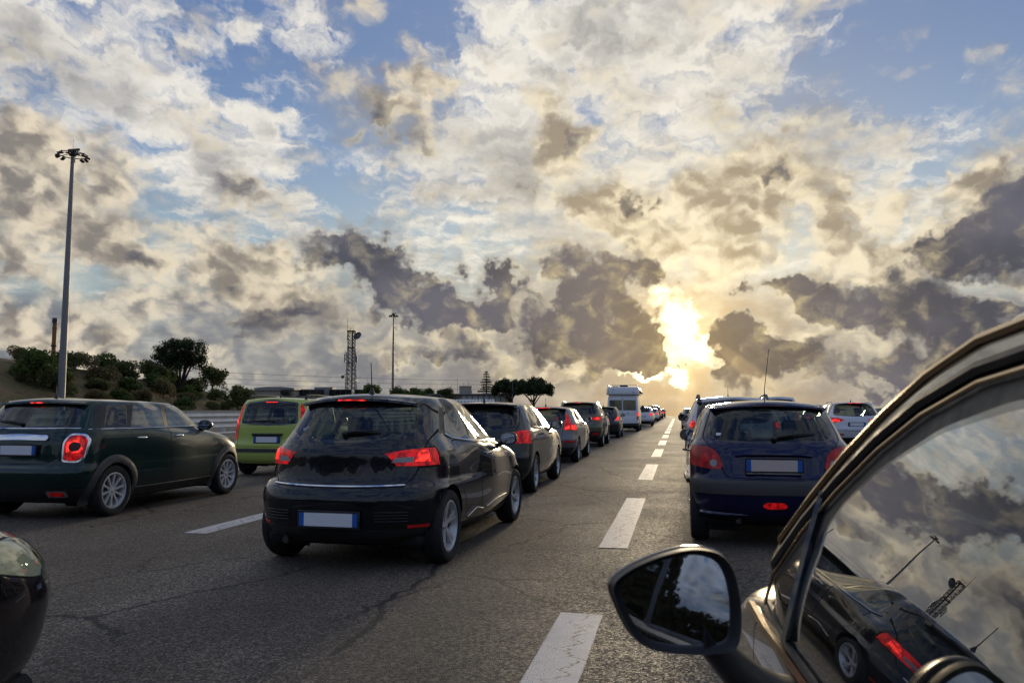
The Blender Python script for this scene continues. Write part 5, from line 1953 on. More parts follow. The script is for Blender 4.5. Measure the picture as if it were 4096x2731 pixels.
    # ---- olive crossover
    pm = paint('paint_olive', (0.12, 0.112, 0.07), 0.4, 0.32, 0.10)
    mid_car('crossover_car', 'olive brown crossover with silver roof rails and chrome-edged brake lights', (-3.60, 28.75, 0), pm,
            [(.28, .15, 4.38, .80), (.38, .05, 4.46, .87), (.55, .01, 4.51, .91), (.72, .0, 4.52, .92), (.82, .04, 4.48, .92, dict(zf=.80)), (1.0, .07, 4.3, .915, dict(zf=.93)), (1.12, .10, 3.9, .90, dict(zf=1.05)), (1.18, .14, 3.4, .865, dict(zf=1.14)),
             (1.35, .27, 3.0, .79, dict(zf=1.34)), (1.52, .41, 2.6, .71, dict(zf=1.52)), (1.60, .52, 2.35, .65, dict(zf=1.60))], 4.52, (.93, 3.62), .345,
            dict(zbot=.28, side=[[(3.05, 1.16), (2.5, 1.42), (2.05, 1.54), (1.98, 1.18)], [(1.9, 1.18), (1.97, 1.545), (1.35, 1.53), (1.25, 1.2)], [(1.17, 1.2), (1.27, 1.525), (.85, 1.46), (.80, 1.24)]],
                 rear=[(0, 1.18), (.60, 1.19), (.66, 1.24), (.59, 1.50), (0, 1.545)], front=[(0, 1.14), (.72, 1.16), (.6, 1.5), (0, 1.56)],
                 lamps=[('brake_light', 'lens_hot', [(.62, .99), (.62, 1.07), (.78, 1.075), (.78, .98)]), ('tail_light', 'lens_lit', [(.42, 1.04), (.60, .97), (.95, .96), (.95, 1.10), (.60, 1.09)]), ('reflector', 'lens_red', [(.56, .45), (.56, .52), (.76, .52), (.76, .45)])], wrap=.4,
                 gate=[(0, .72), (.56, .73), (.64, .9), (.66, 1.15), (.69, 1.25), (.62, 1.53), (0, 1.58)], doors=[[(3.1, 1.12), (3.0, .42), (2.02, .42), (1.94, 1.15)], [(1.92, 1.15), (2.0, .42), (1.5, .42), (1.25, .75), (1.2, 1.17)]],
                 low=.58, bump=.70, spoiler=(.36, 1.615, .64, (.12, 'lens_hot')), plate=(.88, .05), rails=(.65, 2.3, .63, .05, 'satin_metal'), mirror=(2.8, 1.18), track=.905, wheel='five', sill=.40, hr=1.36, dz=1.08))
    # ---- small dark grey rounded car
    pm = paint('paint_slate', (0.03, 0.03, 0.034), 0.5, 0.32, 0.08)
    mid_car('city_car', 'small dark grey rounded car with arrow-shaped tail light beside the white camper van', (-3.57, 38.3, 0), pm,
            [(.24, .15, 3.70, .72), (.32, .05, 3.78, .79), (.5, .01, 3.83, .825), (.66, .0, 3.84, .835), (.85, .05, 3.7, .835, dict(zf=.78)), (1.0, .09, 3.3, .82, dict(zf=.92)), (1.06, .13, 2.9, .79, dict(zf=1.02)), (1.25, .24, 2.6, .72, dict(zf=1.2)), (1.40, .36, 2.2, .64, dict(zf=1.4)), (1.465, .46, 1.9, .58, dict(zf=1.465))], 3.84, (.66, 3.05), .30,
            dict(side=[[(2.7, 1.04), (2.1, 1.32), (1.7, 1.41), (1.65, 1.06)], [(1.57, 1.06), (1.62, 1.41), (1.2, 1.38), (.8, 1.2)]], rear=[(0, 1.10), (.42, 1.10), (.55, 1.2), (.5, 1.38), (0, 1.42)], front=[(0, 1.02), (.65, 1.04), (.5, 1.36), (0, 1.42)],
                 lamps=[('tail_light', 'lens_hot', [(.60, .84), (.72, 1.04), (.80, 1.06), (.76, .86)]), ('lamp_lens', 'lens_clear', [(.55, .78), (.58, .86), (.80, .86), (.80, .78)])], gate=[(0, .72), (.4, .76), (.6, 1.0), (.6, 1.2), (.55, 1.4), (0, 1.44)],
                 doors=[[(2.72, 1.0), (2.6, .34), (1.7, .34), (1.62, 1.03)], [(1.6, 1.03), (1.66, .34), (1.15, .34), (.95, .7), (.95, 1.05)]], low=.36, bump=.64, spoiler=(.33, 1.475, .55, None), plate=(.92, .05), antenna=[(.7, .2)], mirror=(2.45, 1.06), track=.83, uw=.62, wheel='cap'), res=.65)


def right_lane():
    pm = paint('paint_silver', (0.48, 0.49, 0.52), 0.25, 0.35, 0.10)
    c = mid_car('crossover_car', 'silver crossover with chunky roof rails ahead of the dark blue hatchback', (1.02, 15.25, 0), pm,
                [(.30, .15, 4.12, .80), (.38, .05, 4.22, .87), (.55, .01, 4.28, .905), (.72, .0, 4.30, .91), (.84, .04, 4.28, .91, dict(zf=.82)), (1.0, .06, 4.15, .91, dict(zf=.95)), (1.10, .08, 3.8, .90, dict(zf=1.06)), (1.17, .11, 3.2, .87, dict(zf=1.14)),
                 (1.35, .20, 2.85, .79, dict(zf=1.33)), (1.50, .29, 2.5, .71, dict(zf=1.50)), (1.565, .37, 2.25, .655, dict(zf=1.565))], 4.3, (.82, 3.49), .34,
                dict(zbot=.30, lip=(.06, .012, 'black_plastic'), side=[[(2.95, 1.15), (2.45, 1.40), (2.0, 1.50), (1.9, 1.17)], [(1.82, 1.17), (1.92, 1.505), (1.3, 1.50), (1.2, 1.19)], [(1.12, 1.2), (1.2, 1.49), (.78, 1.42), (.78, 1.24)]],
                     rear=[(0, 1.12), (.50, 1.12), (.66, 1.20), (.60, 1.48), (0, 1.52)], front=[(0, 1.12), (.72, 1.14), (.6, 1.48), (0, 1.53)],
                     lamps=[('brake_light', 'lens_hot', [(.73, 1.03), (.73, 1.13), (.86, 1.13), (.90, 1.03)]), ('reversing_light', 'lens_clear', [(.73, .93), (.73, 1.01), (.90, 1.01), (.90, .93)]), ('tail_light', 'lens_lit', [(.72, .80), (.70, 1.10), (.74, 1.16), (.9, 1.16), (.95, 1.0), (.95, .80)])], wrap=.3,
                     gate=[(0, .74), (.60, .75), (.68, .9), (.68, 1.2), (.63, 1.5), (0, 1.545)], doors=[[(3.0, 1.11), (2.9, .42), (1.95, .42), (1.87, 1.14)], [(1.85, 1.14), (1.93, .42), (1.45, .42), (1.2, .72), (1.15, 1.16)]],
                     low=.52, bump=.70, plate=(.92, .045), antenna=[(2.0, .22)], mirror=(2.72, 1.17), mdark=True, track=.90, wheel='five', sill=.46, hr=1.34, dz=1.06, rglass='glass_dark'))
    for s in (1, -1):
        pts = [c.top(s * .63, y)[0] for y in np.linspace(.45, 2.1, 7)]
        g = Geo()
        for p in (pts[0], pts[-1]):
            g.box(p + Vector((0, .06, .03)), (.09, .24, .10), .04)
        g.tube([p + Vector((0, 0, .075)) for p in pts], .028, 8, flat=.7)
        g.build('roof_rail', MATS['grey_plastic'], c.root)
    # ---- silver large crossover in the lane beyond
    pm2 = paint('paint_pale_silver', (0.62, 0.62, 0.65), 0.2, 0.33, 0.06)
    mid_car('crossover_car', 'pale silver crossover with dotted red brake lights seen past the near car pillar', (5.85, 28.6, 0), pm2,
            [(.28, .15, 4.48, .82), (.38, .05, 4.56, .89), (.55, .01, 4.62, .935), (.70, .0, 4.63, .945), (.80, .03, 4.6, .945, dict(zf=.78)), (.95, .05, 4.42, .94, dict(zf=.9)), (1.10, .10, 4.0, .92, dict(zf=1.02)), (1.16, .15, 3.5, .885, dict(zf=1.1)),
             (1.33, .30, 3.1, .80, dict(zf=1.32)), (1.50, .46, 2.65, .71, dict(zf=1.50)), (1.575, .58, 2.4, .64, dict(zf=1.575))], 4.63, (.92, 3.73), .36,
            dict(zbot=.28, side=[[(3.15, 1.12), (2.55, 1.4), (2.1, 1.515), (2.0, 1.14)], [(1.92, 1.14), (2.02, 1.52), (1.4, 1.50), (1.28, 1.16)], [(1.2, 1.16), (1.3, 1.495), (.95, 1.38), (.9, 1.2)]],
                 rear=[(0, 1.15), (.62, 1.16), (.665, 1.22), (.57, 1.47), (0, 1.52)], rglass='glass', front=[(0, 1.1), (.75, 1.12), (.6, 1.48), (0, 1.54)],
                 lamps=[('brake_light', 'lens_hot', [(.52, .955), (.52, 1.03), (.78, 1.045), (.78, .94)]), ('tail_light', 'lens_lit', [(.36, 1.0), (.60, .93), (.98, .87), (.98, 1.09), (.55, 1.075)]), ('reflector', 'lens_red', [(.42, .50), (.42, .55), (.85, .55), (.85, .50)])], wrap=.4,
                 gate=[(0, .64), (.6, .66), (.76, .8), (.88, 1.0), (.80, 1.2), (.65, 1.5), (0, 1.555)], doors=[[(3.2, 1.07), (3.1, .42), (2.05, .42), (1.96, 1.1)], [(1.94, 1.1), (2.03, .42), (1.55, .42), (1.3, .8), (1.25, 1.12)]],
                 low=.42, bump=.60, spoiler=(.38, 1.59, .62, (.20, 'lens_hot')), plate=(.86, .04), antenna=[(.9, .08)], rails=(.75, 2.4, .62, .045, 'satin_metal'), mirror=(2.9, 1.14), track=.93, wheel='five', hr=1.34, dz=1.05), res=.75)
    # ---- silver hatchback far down the lane
    pm3 = paint('paint_grey_silver', (0.40, 0.40, 0.41), 0.3, 0.35, 0.08)
    far_hatch('silver hatchback far ahead beside the dashed line', (1.05, 57.0, 0), pm3, 'hatchback_car')
    far_hatch('dark saloon whose roof shows between the blue hatchback and the pale silver crossover', (8.6, 52.0, 0), MATS['paint_slate'], 'saloon_car')
    far_hatch('dark hatchback whose roof shows just beyond the pale silver crossover', (9.3, 38.5, 0), MATS['paint_graphite'], 'hatchback_car')


def far_hatch(label, loc, pm, name='hatchback_car', H=1.43, L=4.3, W=.88, tall=False, lit='lens_hot', group=None, rails=False):
    k = H / 1.43
    mid_car(name, label, loc, pm,
            [(.24 * k, .15, L - .15, W * .86), (.34 * k, .05, L - .07, W * .94), (.52 * k, .0, L, W), (.66 * k, .03, L - .03, W, dict(zf=.64 * k)), (.86 * k, .08, L - .25, W, dict(zf=.78 * k)), (1.0 * k, .12, L - .75, W * .98, dict(zf=.95 * k)),
             (1.06 * k, .16, L - 1.15, W * .95, dict(zf=1.02 * k)), (1.22 * k, .28, L - 1.5, W * .87, dict(zf=1.2 * k)), (1.36 * k, .42, L - 1.95, W * .78, dict(zf=1.36 * k)), (1.40 * k, .52, L - 2.2, W * .70, dict(zf=1.4 * k))], L, (.8, L - .85), .315 * min(1.1, k),
            dict(zbot=.24 * k, side=[[(L - 1.35, 1.04 * k), (L - 1.95, 1.34 * k), (1.95, 1.345 * k), (1.9, 1.05 * k)], [(1.8, 1.05 * k), (1.86, 1.345 * k), (1.0, 1.30 * k), (.85, 1.1 * k)]], rear=[(0, 1.05 * k), (W * .68, 1.06 * k), (W * .61, 1.33 * k), (0, 1.36 * k)], front=[(0, 1.04 * k), (W * .78, 1.05 * k), (W * .66, 1.32 * k), (0, 1.36 * k)], rglass='glass',
                 lamps=[('tail_light', lit, [(W * .66, .80 * k), (W * .64, .96 * k), (1.1, .98 * k), (1.1, .80 * k)])], low=.38 * k, gate=[(0, .62 * k), (W * .6, .63 * k), (W * .66, 1.0 * k), (W * .66, 1.36 * k), (0, 1.39 * k)], plate=(.72 * k, .03), mirror=(L - 1.55, 1.05 * k), track=W - .005, wheel='five', cabin=True, hr=1.2 * k, uw=.66,
                 **(dict(rails=(.65, L - 2.2, W * .68, .09, 'black_plastic')) if rails else {})), res=.5, group=group)


black_hatchback()
green_hatchback()
blue_hatchback()
small_green_car()
queue_ahead()
right_lane()
def camper_van():
    pm = paint('paint_white', (0.74, 0.75, 0.77), 0.0, 0.4, 0.12)
    c = Car('camper_van', 'tall white camper van with raised roof pod and twin rear door windows', (-3.36, 49.5, 0), 0, 'van', None, .8)
    c.zbot = .35
    c.body([(.35, .06, 5.2, .93), (.5, .0, 5.4, .98), (.75, .0, 5.5, 1.0), (.95, .02, 5.4, 1.0, dict(zf=.9)), (1.2, .03, 5.0, 1.0, dict(zf=1.15)), (1.5, .05, 4.5, .99, dict(zf=1.45)), (1.9, .08, 4.1, .95, dict(zf=1.9)), (2.15, .11, 3.9, .92, dict(zf=2.15)), (2.25, .15, 3.7, .86, dict(zf=2.25))], .06, dict(dr=.22, nr=5, df=.6, nf=3))
    ax = (1.0, 4.3)
    c.arches(ax, .345, .39)
    for s in (1, -1):
        c.window('rear', rnd([(s * x, z) for x, z in ((.05, 1.32), (.05, 1.92), (.78, 1.92), (.80, 1.32))], .05), 'glass_dark', 'rear_window', .02)
        c.take(c.cut('rear', [(s * x, z) for x, z in ((.87, .96), (.86, 1.16), (1.1, 1.16), (1.1, .96))], .3), 'brake_light', MATS['lens_hot'], off=.012)
        c.take(c.cut('rear', [(s * x, z) for x, z in ((.88, .72), (.86, 1.18), (1.1, 1.18), (1.1, .72))], .3), 'tail_light', MATS['lens_red'], off=.010)
        c.panel('rear', [(s * x, z) for x, z in ((.01, .52), (.01, 2.16), (.80, 2.14), (.84, 1.3), (.84, .52))], 'rear_door', pm, .012)
    for axs, s in (('side', 1), ('left', -1)):
        c.window(axs, rnd([(4.1, 1.35), (3.75, 1.85), (3.15, 1.85), (3.15, 1.35)], .06))
        c.window(axs, rnd([(2.95, 1.35), (2.95, 1.85), (1.75, 1.85), (1.75, 1.35)], .06), 'glass_dark')
    c.window('front', rnd(mirror([(0, 1.35), (.85, 1.35), (.75, 2.0), (0, 2.05)]), .06), 'glass', 'windscreen')
    c.take(c.cut('rear', [(-1.2, .1), (1.2, .1), (1.2, .52), (-1.2, .52)], .3), 'rear_bumper', MATS['grey_plastic'])
    Geo().ell((.32, -.005, 1.12), (.06, .02, .022), 12, 6).build('door_handle', MATS['black_plastic'], c.root)
    Geo().box((0, .10, 1.985), (.16, .05, .035), .01).build('high_brake_light', MATS['lens_red'], c.root)
    c.plate(.93, x=-.38, y=.0)
    c.mirrors(4.0, 1.45, .22, .30, .14)
    c.finish(pm)
    c.underbody(.3, 4.9, .32, .8)
    wheels(c, ax, .985, .34, .22, 'cap', parts=False)
    # roof pod with an overhanging rim, rails and roof fittings
    pod = Geo()
    rings = []
    for z, gx, y0, y1 in ((2.26, 1.0, .02, 4.4), (2.30, 1.03, -.05, 4.6), (2.36, 1.03, -.06, 4.7), (2.60, 1.01, -.03, 4.75), (2.70, .98, .0, 4.6), (2.74, .92, .10, 4.3)):
        ring = []
        for k in range(28):
            a = 2 * math.pi * (k + .5) / 28
            ca, sa = math.cos(a), math.sin(a)
            ring.append((gx * math.copysign(abs(ca) ** .25, ca), (y0 + y1) / 2 + (y1 - y0) / 2 * math.copysign(abs(sa) ** .18, sa), z))
        rings.append(ring)
    po = pod.loft(rings).build('roof_pod', pm, c.root, True, 40)
    Geo().box((.62, -.045, 2.40), (.24, .012, .035)).build('pod_badge', MATS['lens_red'], po)
    g = Geo()
    for s in (-1, 1):
        g.tube([(s * .90, .12, 2.70), (s * .90, .12, 2.86), (s * .90, 2.6, 2.86), (s * .90, 2.8, 2.72)], .016, 6)
    g.tube([(-.90, .12, 2.86), (.90, .12, 2.86)], .016, 6)
    g.tube([(-.60, .12, 2.70), (-.60, .12, 2.86)], .012, 6)
    g.tube([(-.85, -.04, 2.34), (-.85, -.06, 2.6), (-.85, .05, 2.76)], .012, 6)
    g.tube([(-.55, -.04, 2.34), (-.55, -.06, 2.6), (-.55, .05, 2.76)], .012, 6)
    g.build('roof_rail', MATS['satin_metal'], po)
    g = Geo().box((.05, .8, 2.81), (.5, .5, .12), .03)
    g.box((-.45, .7, 2.78), (.36, .3, .05), .02)
    g.build('roof_vent', MATS['black_plastic'], po)
    Geo().box((1.06, 2.2, 2.42), (.10, 3.0, .12), .03).build('awning', MATS['grey_plastic'], po)
    Geo().box((1.03, .1, 2.46), (.03, .05, .06)).build('marker_light', MATS['lens_lit'], po)


def white_van():
    pm = MATS['paint_white']
    c = Car('panel_van', 'white van roof and rear glass rising behind the silver crossover', (4.95, 42.0, 0), 0, 'van', None, .65)
    c.zbot = .3
    c.body([(.3, .08, 4.9, .88), (.5, .0, 5.1, .95), (.8, .0, 5.15, .96), (1.0, .02, 5.0, .96, dict(zf=.95)), (1.2, .05, 4.5, .95, dict(zf=1.12)), (1.5, .12, 3.9, .90, dict(zf=1.5)), (1.85, .20, 3.3, .84, dict(zf=1.85)), (1.96, .27, 3.0, .78, dict(zf=1.96))], .05, dict(dr=.25, nr=4.5, df=.6, nf=3))
    ax = (.95, 4.15)
    c.arches(ax, .33, .37)
    for s in (1, -1):
        c.take(c.cut('rear', [(s * x, z) for x, z in ((.80, .9), (.80, 1.35), (1.1, 1.35), (1.1, .9))], .25), 'tail_light', MATS['lens_lit'], off=.012)
    for axs in ('side', 'left'):
        c.window(axs, rnd([(3.7, 1.25), (3.2, 1.75), (2.7, 1.78), (2.7, 1.25)], .06))
        c.window(axs, rnd([(2.55, 1.28), (2.55, 1.78), (1.5, 1.78), (1.5, 1.28)], .06), 'glass_dark')
        c.window(axs, rnd([(1.35, 1.28), (1.35, 1.78), (.5, 1.74), (.45, 1.3)], .06), 'glass_dark')
    c.window('rear', rnd(mirror([(0, 1.36), (.70, 1.36), (.64, 1.84), (0, 1.87)]), .05), 'glass_dark', 'rear_window', .03)
    c.window('front', rnd(mirror([(0, 1.2), (.8, 1.2), (.7, 1.8), (0, 1.85)]), .06), 'glass', 'windscreen')
    c.panel('rear', rnd(mirror([(0, .55), (.74, .55), (.78, 1.3), (.71, 1.9), (0, 1.93)]), .05), 'tailgate', pm)
    c.plate(.9, y=.0)
    c.mirrors(3.6, 1.3, .2, .25, .12)
    c.finish(pm)
    c.underbody(.3, 4.7, .28, .75)
    wheels(c, ax, .945, .33, .21, 'cap', parts=False)


def far_queue():
    g = 'cars far down the queue'
    sp = MATS['paint_pale_silver']
    far_hatch('pale silver crossover just beyond the camper van', (-2.9, 66.0, 0), sp, 'crossover_car', 1.56, 4.2, .89, group=g)
    far_hatch('grey saloon with a bright tail lamp two cars beyond the camper van', (-3.2, 79.0, 0), MATS['paint_grey_silver'], 'saloon_car', 1.43, 4.5, .89, group=g)
    far_hatch('small white car half hidden between the grey saloon and the black off-roader', (-3.0, 91.0, 0), MATS['paint_white'], 'hatchback_car', 1.46, 4.0, .86, group=g)
    far_hatch('tall black off-roader with roof rails far down the queue', (-3.1, 102.0, 0), MATS['paint_black'], 'off_roader', 1.82, 4.6, .94, rails=True, group=g)
    far_hatch('dark hatchback next beyond the black off-roader', (-3.0, 117.0, 0), MATS['paint_graphite'], 'hatchback_car', 1.45, 4.2, .88, group=g)
    far_hatch('last dark car of the queue at the crest of the road', (-2.9, 132.0, 0), MATS['paint_slate'], 'hatchback_car', 1.45, 4.2, .88, group=g)


def corner_car():
    """Front corner of a black car at the edge of the view."""
    c = Car('hatchback_car', 'black car following the hatchback, only its right headlight and bumper corner in view', (-3.29, -.97, 0), 0, 'car', None, 1.0)
    pm = paint('paint_plum_black', (0.008, 0.006, 0.009), 0.2, 0.25, 0.05)
    c.zbot = .22
    c.body([(.22, .14, 4.06, .76), (.30, .05, 4.16, .84), (.45, .0, 4.22, .875), (.58, .0, 4.24, .885, dict(zf=.58)), (.70, .03, 4.20, .885, dict(zf=.68)), (.86, .06, 4.10, .885, dict(zf=.79)), (.95, .08, 3.92, .88, dict(zf=.88)), (1.03, .12, 3.3, .86, dict(zf=1.0)),
            (1.08, .17, 3.0, .82, dict(zf=1.05)), (1.25, .32, 2.65, .73, dict(zf=1.22)), (1.42, .46, 2.2, .64, dict(zf=1.42)), (1.47, .56, 1.95, .58, dict(zf=1.47))], .05, dict(dr=.6, nr=2.9, df=1.0, nf=2.6))
    ax = (.72, 3.06)
    c.arches(ax, .32, .36)
    for axs in ('side', 'left'):
        c.window(axs, rnd([(2.95, 1.06), (2.4, 1.30), (1.9, 1.41), (1.8, 1.06)], .05))
        c.window(axs, rnd([(1.7, 1.06), (1.8, 1.41), (1.2, 1.38), (.9, 1.12)], .05))
    c.window('front', rnd(mirror([(0, 1.05), (.68, 1.07), (.54, 1.40), (0, 1.43)]), .05), 'glass', 'windscreen')
    c.window('rear', rnd(mirror([(0, 1.08), (.58, 1.08), (.5, 1.38), (0, 1.42)]), .05), 'glass_dark', 'rear_window')
    for s, axs in ((1, 'side'), (-1, 'left')):
        # clear headlamp wrapping the corner, with a bowl and reflector behind
        poly = rnd([(3.40, .79), (3.46, .845), (3.70, .85), (3.90, .81), (3.97, .72), (3.90, .675), (3.78, .69), (3.60, .735)], .05)
        fs = c.cut(axs, poly, mn=.05)
        bowl = [(f.calc_center_median() - f.normal * .02) for f in fs]
        lamp = c.take(fs, 'headlight', MATS['glass_clear'], off=.010)
        p0, n0 = c.side(3.80, .765, s)
        g = Geo()
        for yy, rr in ((3.72, .062), (3.87, .05)):
            q, n = c.side(yy, .765, s)
            cen = q - n * .10
            d = Vector((s * .5, .85, .1)).normalized()
            M = d.to_track_quat('Z', 'Y').to_matrix()
            prof = [(rr * .25, -.05), (rr * .7, -.035), (rr, .0), (rr * 1.05, .012), (rr * .98, .014)]
            o = len(g.v)
            g2 = Geo().lathe(prof, 20, 'z')
            g.add([M @ Vector(v_) + cen for v_ in g2.v], g2.f)
        g.build('reflector_bowl', MATS['chrome'], lamp)
        g = Geo()
        ring = []
        for yy, zz in poly:
            q, n = c.side(yy, zz, s)
            ring.append(q - n * .006)
        back = [q - Vector((s * .09, .06, 0)) for q in ring]
        back2 = [sum(back, Vector()) / len(back) + (q - sum(back, Vector()) / len(back)) * .5 for q in back]
        g.loft([ring, back, back2], caps=True)
        g.build('lamp_housing', MATS['satin_metal'], lamp)
        for f in c.cut(axs, grow(poly, .010), mn=.05):
            f.material_index = 1
        c.panel(axs, rnd([(2.9, 1.0), (2.85, .34), (1.8, .34), (1.72, 1.02)], .05), 'door', pm)
    # bonnet shut line and front bumper seam
    c.take(c.cut('all', [(3.62, .05), (3.70, .655), (4.6, .66), (4.6, .05)]), 'front_bumper', pm)
    c.take(c.cut('front', mirror([(0, .25), (.55, .25), (.62, .38), (0, .40)])), 'grille', MATS['black_plastic'], off=.004)
    c.mirrors(2.75, 1.06, .2, .14, .15, MATS['gloss_black'])
    c.finish(pm)
    c.underbody(.3, 3.9, .2, .68)
    wheels(c, ax, .88, .315, .205, 'five')
    c.seats(1.85, 1.05)
    c.dash(2.6, .95)


NEAR_RZ = R(3.0)


def near_car():
    """The grey-brown hatchback right beside the camera: door glass, door mirror, pillar and wing."""
    c = Car('hatchback_car', 'brownish grey hatchback close beside the viewer, with its door mirror and window frame in view', (1.213, -1.40, 0), NEAR_RZ, 'car', None, 1.5)
    pm = paint('paint_taupe', (0.10, 0.088, 0.072), 0.6, 0.26, 0.06)
    c.zbot = .22
    c.body([(.22, .14, 4.26, .78), (.30, .05, 4.34, .85), (.45, .0, 4.39, .885), (.60, .0, 4.40, .895), (.72, .03, 4.36, .895, dict(zf=.68)), (.83, .06, 4.27, .893, dict(zf=.79)), (.88, .08, 4.15, .888, dict(zf=.855)), (.925, .11, 3.72, .880, dict(zf=.945)),
            (1.04, .18, 3.60, .852, dict(df=.32, nf=2.9)), (1.18, .32, 3.42, .798, dict(df=.32, nf=2.9)), (1.28, .42, 3.28, .757, dict(df=.32, nf=2.9)), (1.344, .48, 3.16, .731, dict(df=.32, nf=2.9)), (1.41, .55, 3.01, .703, dict(df=.32, nf=2.9)), (1.457, .60, 2.88, .680, dict(df=.32, nf=2.9)), (1.495, .66, 2.74, .655, dict(df=.32, nf=2.9))], .035,
           dict(dr=.6, nr=2.9, df=.62, nf=2.35, kf=.985), NS=56)
    ax = (.78, 3.40)
    c.arches(ax, .32, .36)
    S = -1
    for axs, s in (('left', -1), ('side', 1)):
        dg = rnd([(2.975, .945), (3.01, 1.115), (2.94, 1.195), (2.82, 1.262), (2.62, 1.328), (2.44, 1.358), (2.1, 1.385), (1.62, 1.39), (1.56, .985)], .03)
        qd = rnd([(3.03, .948), (3.055, 1.09), (3.30, .965)], .02)
        rd = rnd([(1.46, .99), (1.50, 1.39), (1.1, 1.37), (.78, 1.24), (.70, 1.06), (.8, 1.02)], .05)
        # whole glasshouse side in black sash, panes inside
        c.window(axs, dg, 'glass_mirror', 'door_window', .012)
        c.window(axs, qd, 'glass_mirror', 'quarter_light', .01)
        c.window(axs, rd, 'glass_mirror', 'rear_side_window', .012)
        c.dark(axs, [(3.40, .945), (3.24, 1.105), (3.10, 1.215), (2.95, 1.30), (2.80, 1.365), (2.62, 1.41), (2.40, 1.435), (2.0, 1.445), (1.4, 1.44), (1.0, 1.41), (.7, 1.28), (.6, 1.05), (.8, 1.0), (1.5, .978), (2.98, .935)], 2)
        # rubber and bright mouldings round the door opening
        def run(pts, r, mt, nm, off):
            c.strip('side', pts, r, mt, nm, off=off, s=s)
        top = [(3.42, .985), (3.31, 1.075), (3.19, 1.18), (3.06, 1.272), (2.92, 1.352), (2.78, 1.41), (2.62, 1.452), (2.4, 1.475), (2.0, 1.485), (1.5, 1.48), (1.1, 1.45)]
        run(top, .008, 'satin_taupe', 'roof_moulding', .004)
        run([(y - .05, z - .042) for y, z in top], .010, 'black_plastic', 'door_seal', .006)
        run([(y - .075, z - .062) for y, z in top], .004, 'satin_taupe', 'frame_edge', .008)
        run([(3.0, .945), (3.03, 1.10), (3.07, 1.20)], .011, 'gloss_black', 'window_divider', .006)
        run([(3.47, .893), (3.2, .905), (2.9, .925), (2.4, .945), (1.6, .968), (.9, 1.0)], .011, 'satin_taupe', 'belt_trim', .006)
        run([(3.36, .925), (2.98, .938), (2.4, .958), (1.6, .98)], .007, 'black_plastic', 'window_wiper_seal', .006)
        d = c.panel(axs, rnd([(3.40, .88), (3.32, .60), (3.06, .36), (1.62, .34), (1.53, .5), (1.51, .955)], .05), 'door', pm)
        c.handle(1.72, .86, d, .2, pm, s=s)
        c.panel(axs, rnd([(1.49, .955), (1.52, .5), (1.58, .34), (1.2, .34), (.98, .7), (.8, .98)], .05), 'rear_door', pm)
    c.window('front', rnd(mirror([(0, .98), (.70, 1.0), (.58, 1.40), (0, 1.44)]), .06), 'glass', 'windscreen', .02)
    c.window('rear', rnd(mirror([(0, 1.06), (.58, 1.07), (.5, 1.40), (0, 1.44)]), .06), 'glass_dark', 'rear_window', .02)
    c.finish(pm)
    c.underbody(.3, 4.05, .2, .7)
    wheels(c, ax, .885, .318, .205, 'five')
    c.seats(1.98, 1.1, hrz=1.2)
    # dashboard top, wheel and instrument cowl seen through the glass
    g = Geo().box((0, 3.02, .80), (1.44, .62, .26), .10)
    g.box((-.36, 2.78, .93), (.36, .2, .10), .05)
    g.build('dashboard', MATS['cabin'], c.root)
    cen = Vector((-.38, 2.52, .86))
    M = Matrix.Rotation(R(66), 3, 'X')
    g = Geo().tube([cen + M @ Vector((.185 * math.cos(a), .185 * math.sin(a), 0)) for a in np.linspace(0, 2 * math.pi, 36, endpoint=False)], .017, 10, closed=True)
    for a in (0, math.pi, -math.pi / 2):
        g.tube([cen, cen + M @ Vector((.18 * math.cos(a), .18 * math.sin(a), 0))], .018, 8, flat=.6)
    g.ell(cen, (.08, .08, .04), M=M, e=.8)
    g.tube([cen, cen + Vector((0, .3, -.12))], .035, 10)
    g.build('steering_wheel', MATS['black_plastic'], c.root)
    # door mirror, near side
    ctr = Vector((-1.083, 2.72, 1.075))
    pts = [(1395, 1345), (1403, 1322), (1440, 1296), (1500, 1270), (1560, 1253), (1605, 1250), (1645, 1259), (1668, 1280), (1682, 1315), (1690, 1370), (1688, 1430), (1679, 1465), (1660, 1478), (1600, 1484), (1530, 1483), (1478, 1474), (1445, 1450), (1418, 1405)]
    sc = .00066
    ol = [((px - 1541) * sc, -(py - 1364) * sc) for px, py in pts]
    ol = rnd(ol, .012, 2)
    M = Matrix.Rotation(R(6), 3, 'Z') @ Matrix.Rotation(R(-6), 3, 'X')
    c_ol = Vector((0.0, 0.0))

    def ring(scale, dep, sh=0.0):
        return [ctr + M @ Vector((x * scale + sh, dep, z * scale)) for x, z in ol]
    g = Geo()
    g.loft([ring(.855, .006)[::-1], ring(.87, -.008)[::-1], ring(.975, -.018)[::-1], ring(1.0, -.004)[::-1], ring(1.0, .018)[::-1]], caps=False)
    rim = g.build('door_mirror', MATS['black_plastic'], c.root, True, 50)
    g = Geo()
    g.loft([ring(1.0, .018)[::-1], ring(1.035, .022)[::-1], ring(1.03, .045)[::-1], ring(.98, .075)[::-1], ring(.84, .105, .008)[::-1], ring(.55, .128, .016)[::-1], ring(.2, .137, .02)[::-1]])
    g.build('mirror_shell', pm, rim, True, 60)
    rr = ring(.858, .004)
    Geo().add(rr, [tuple(range(len(rr)))]).build('mirror_glass', MATS['mirror'], rim, False)
    p, n = c.side(2.86, .90, -1)
    g = Geo()
    a0, a1 = p + Vector((.03, 0, -.03)), ctr + M @ Vector((.05, .06, -.055))
    rings = []
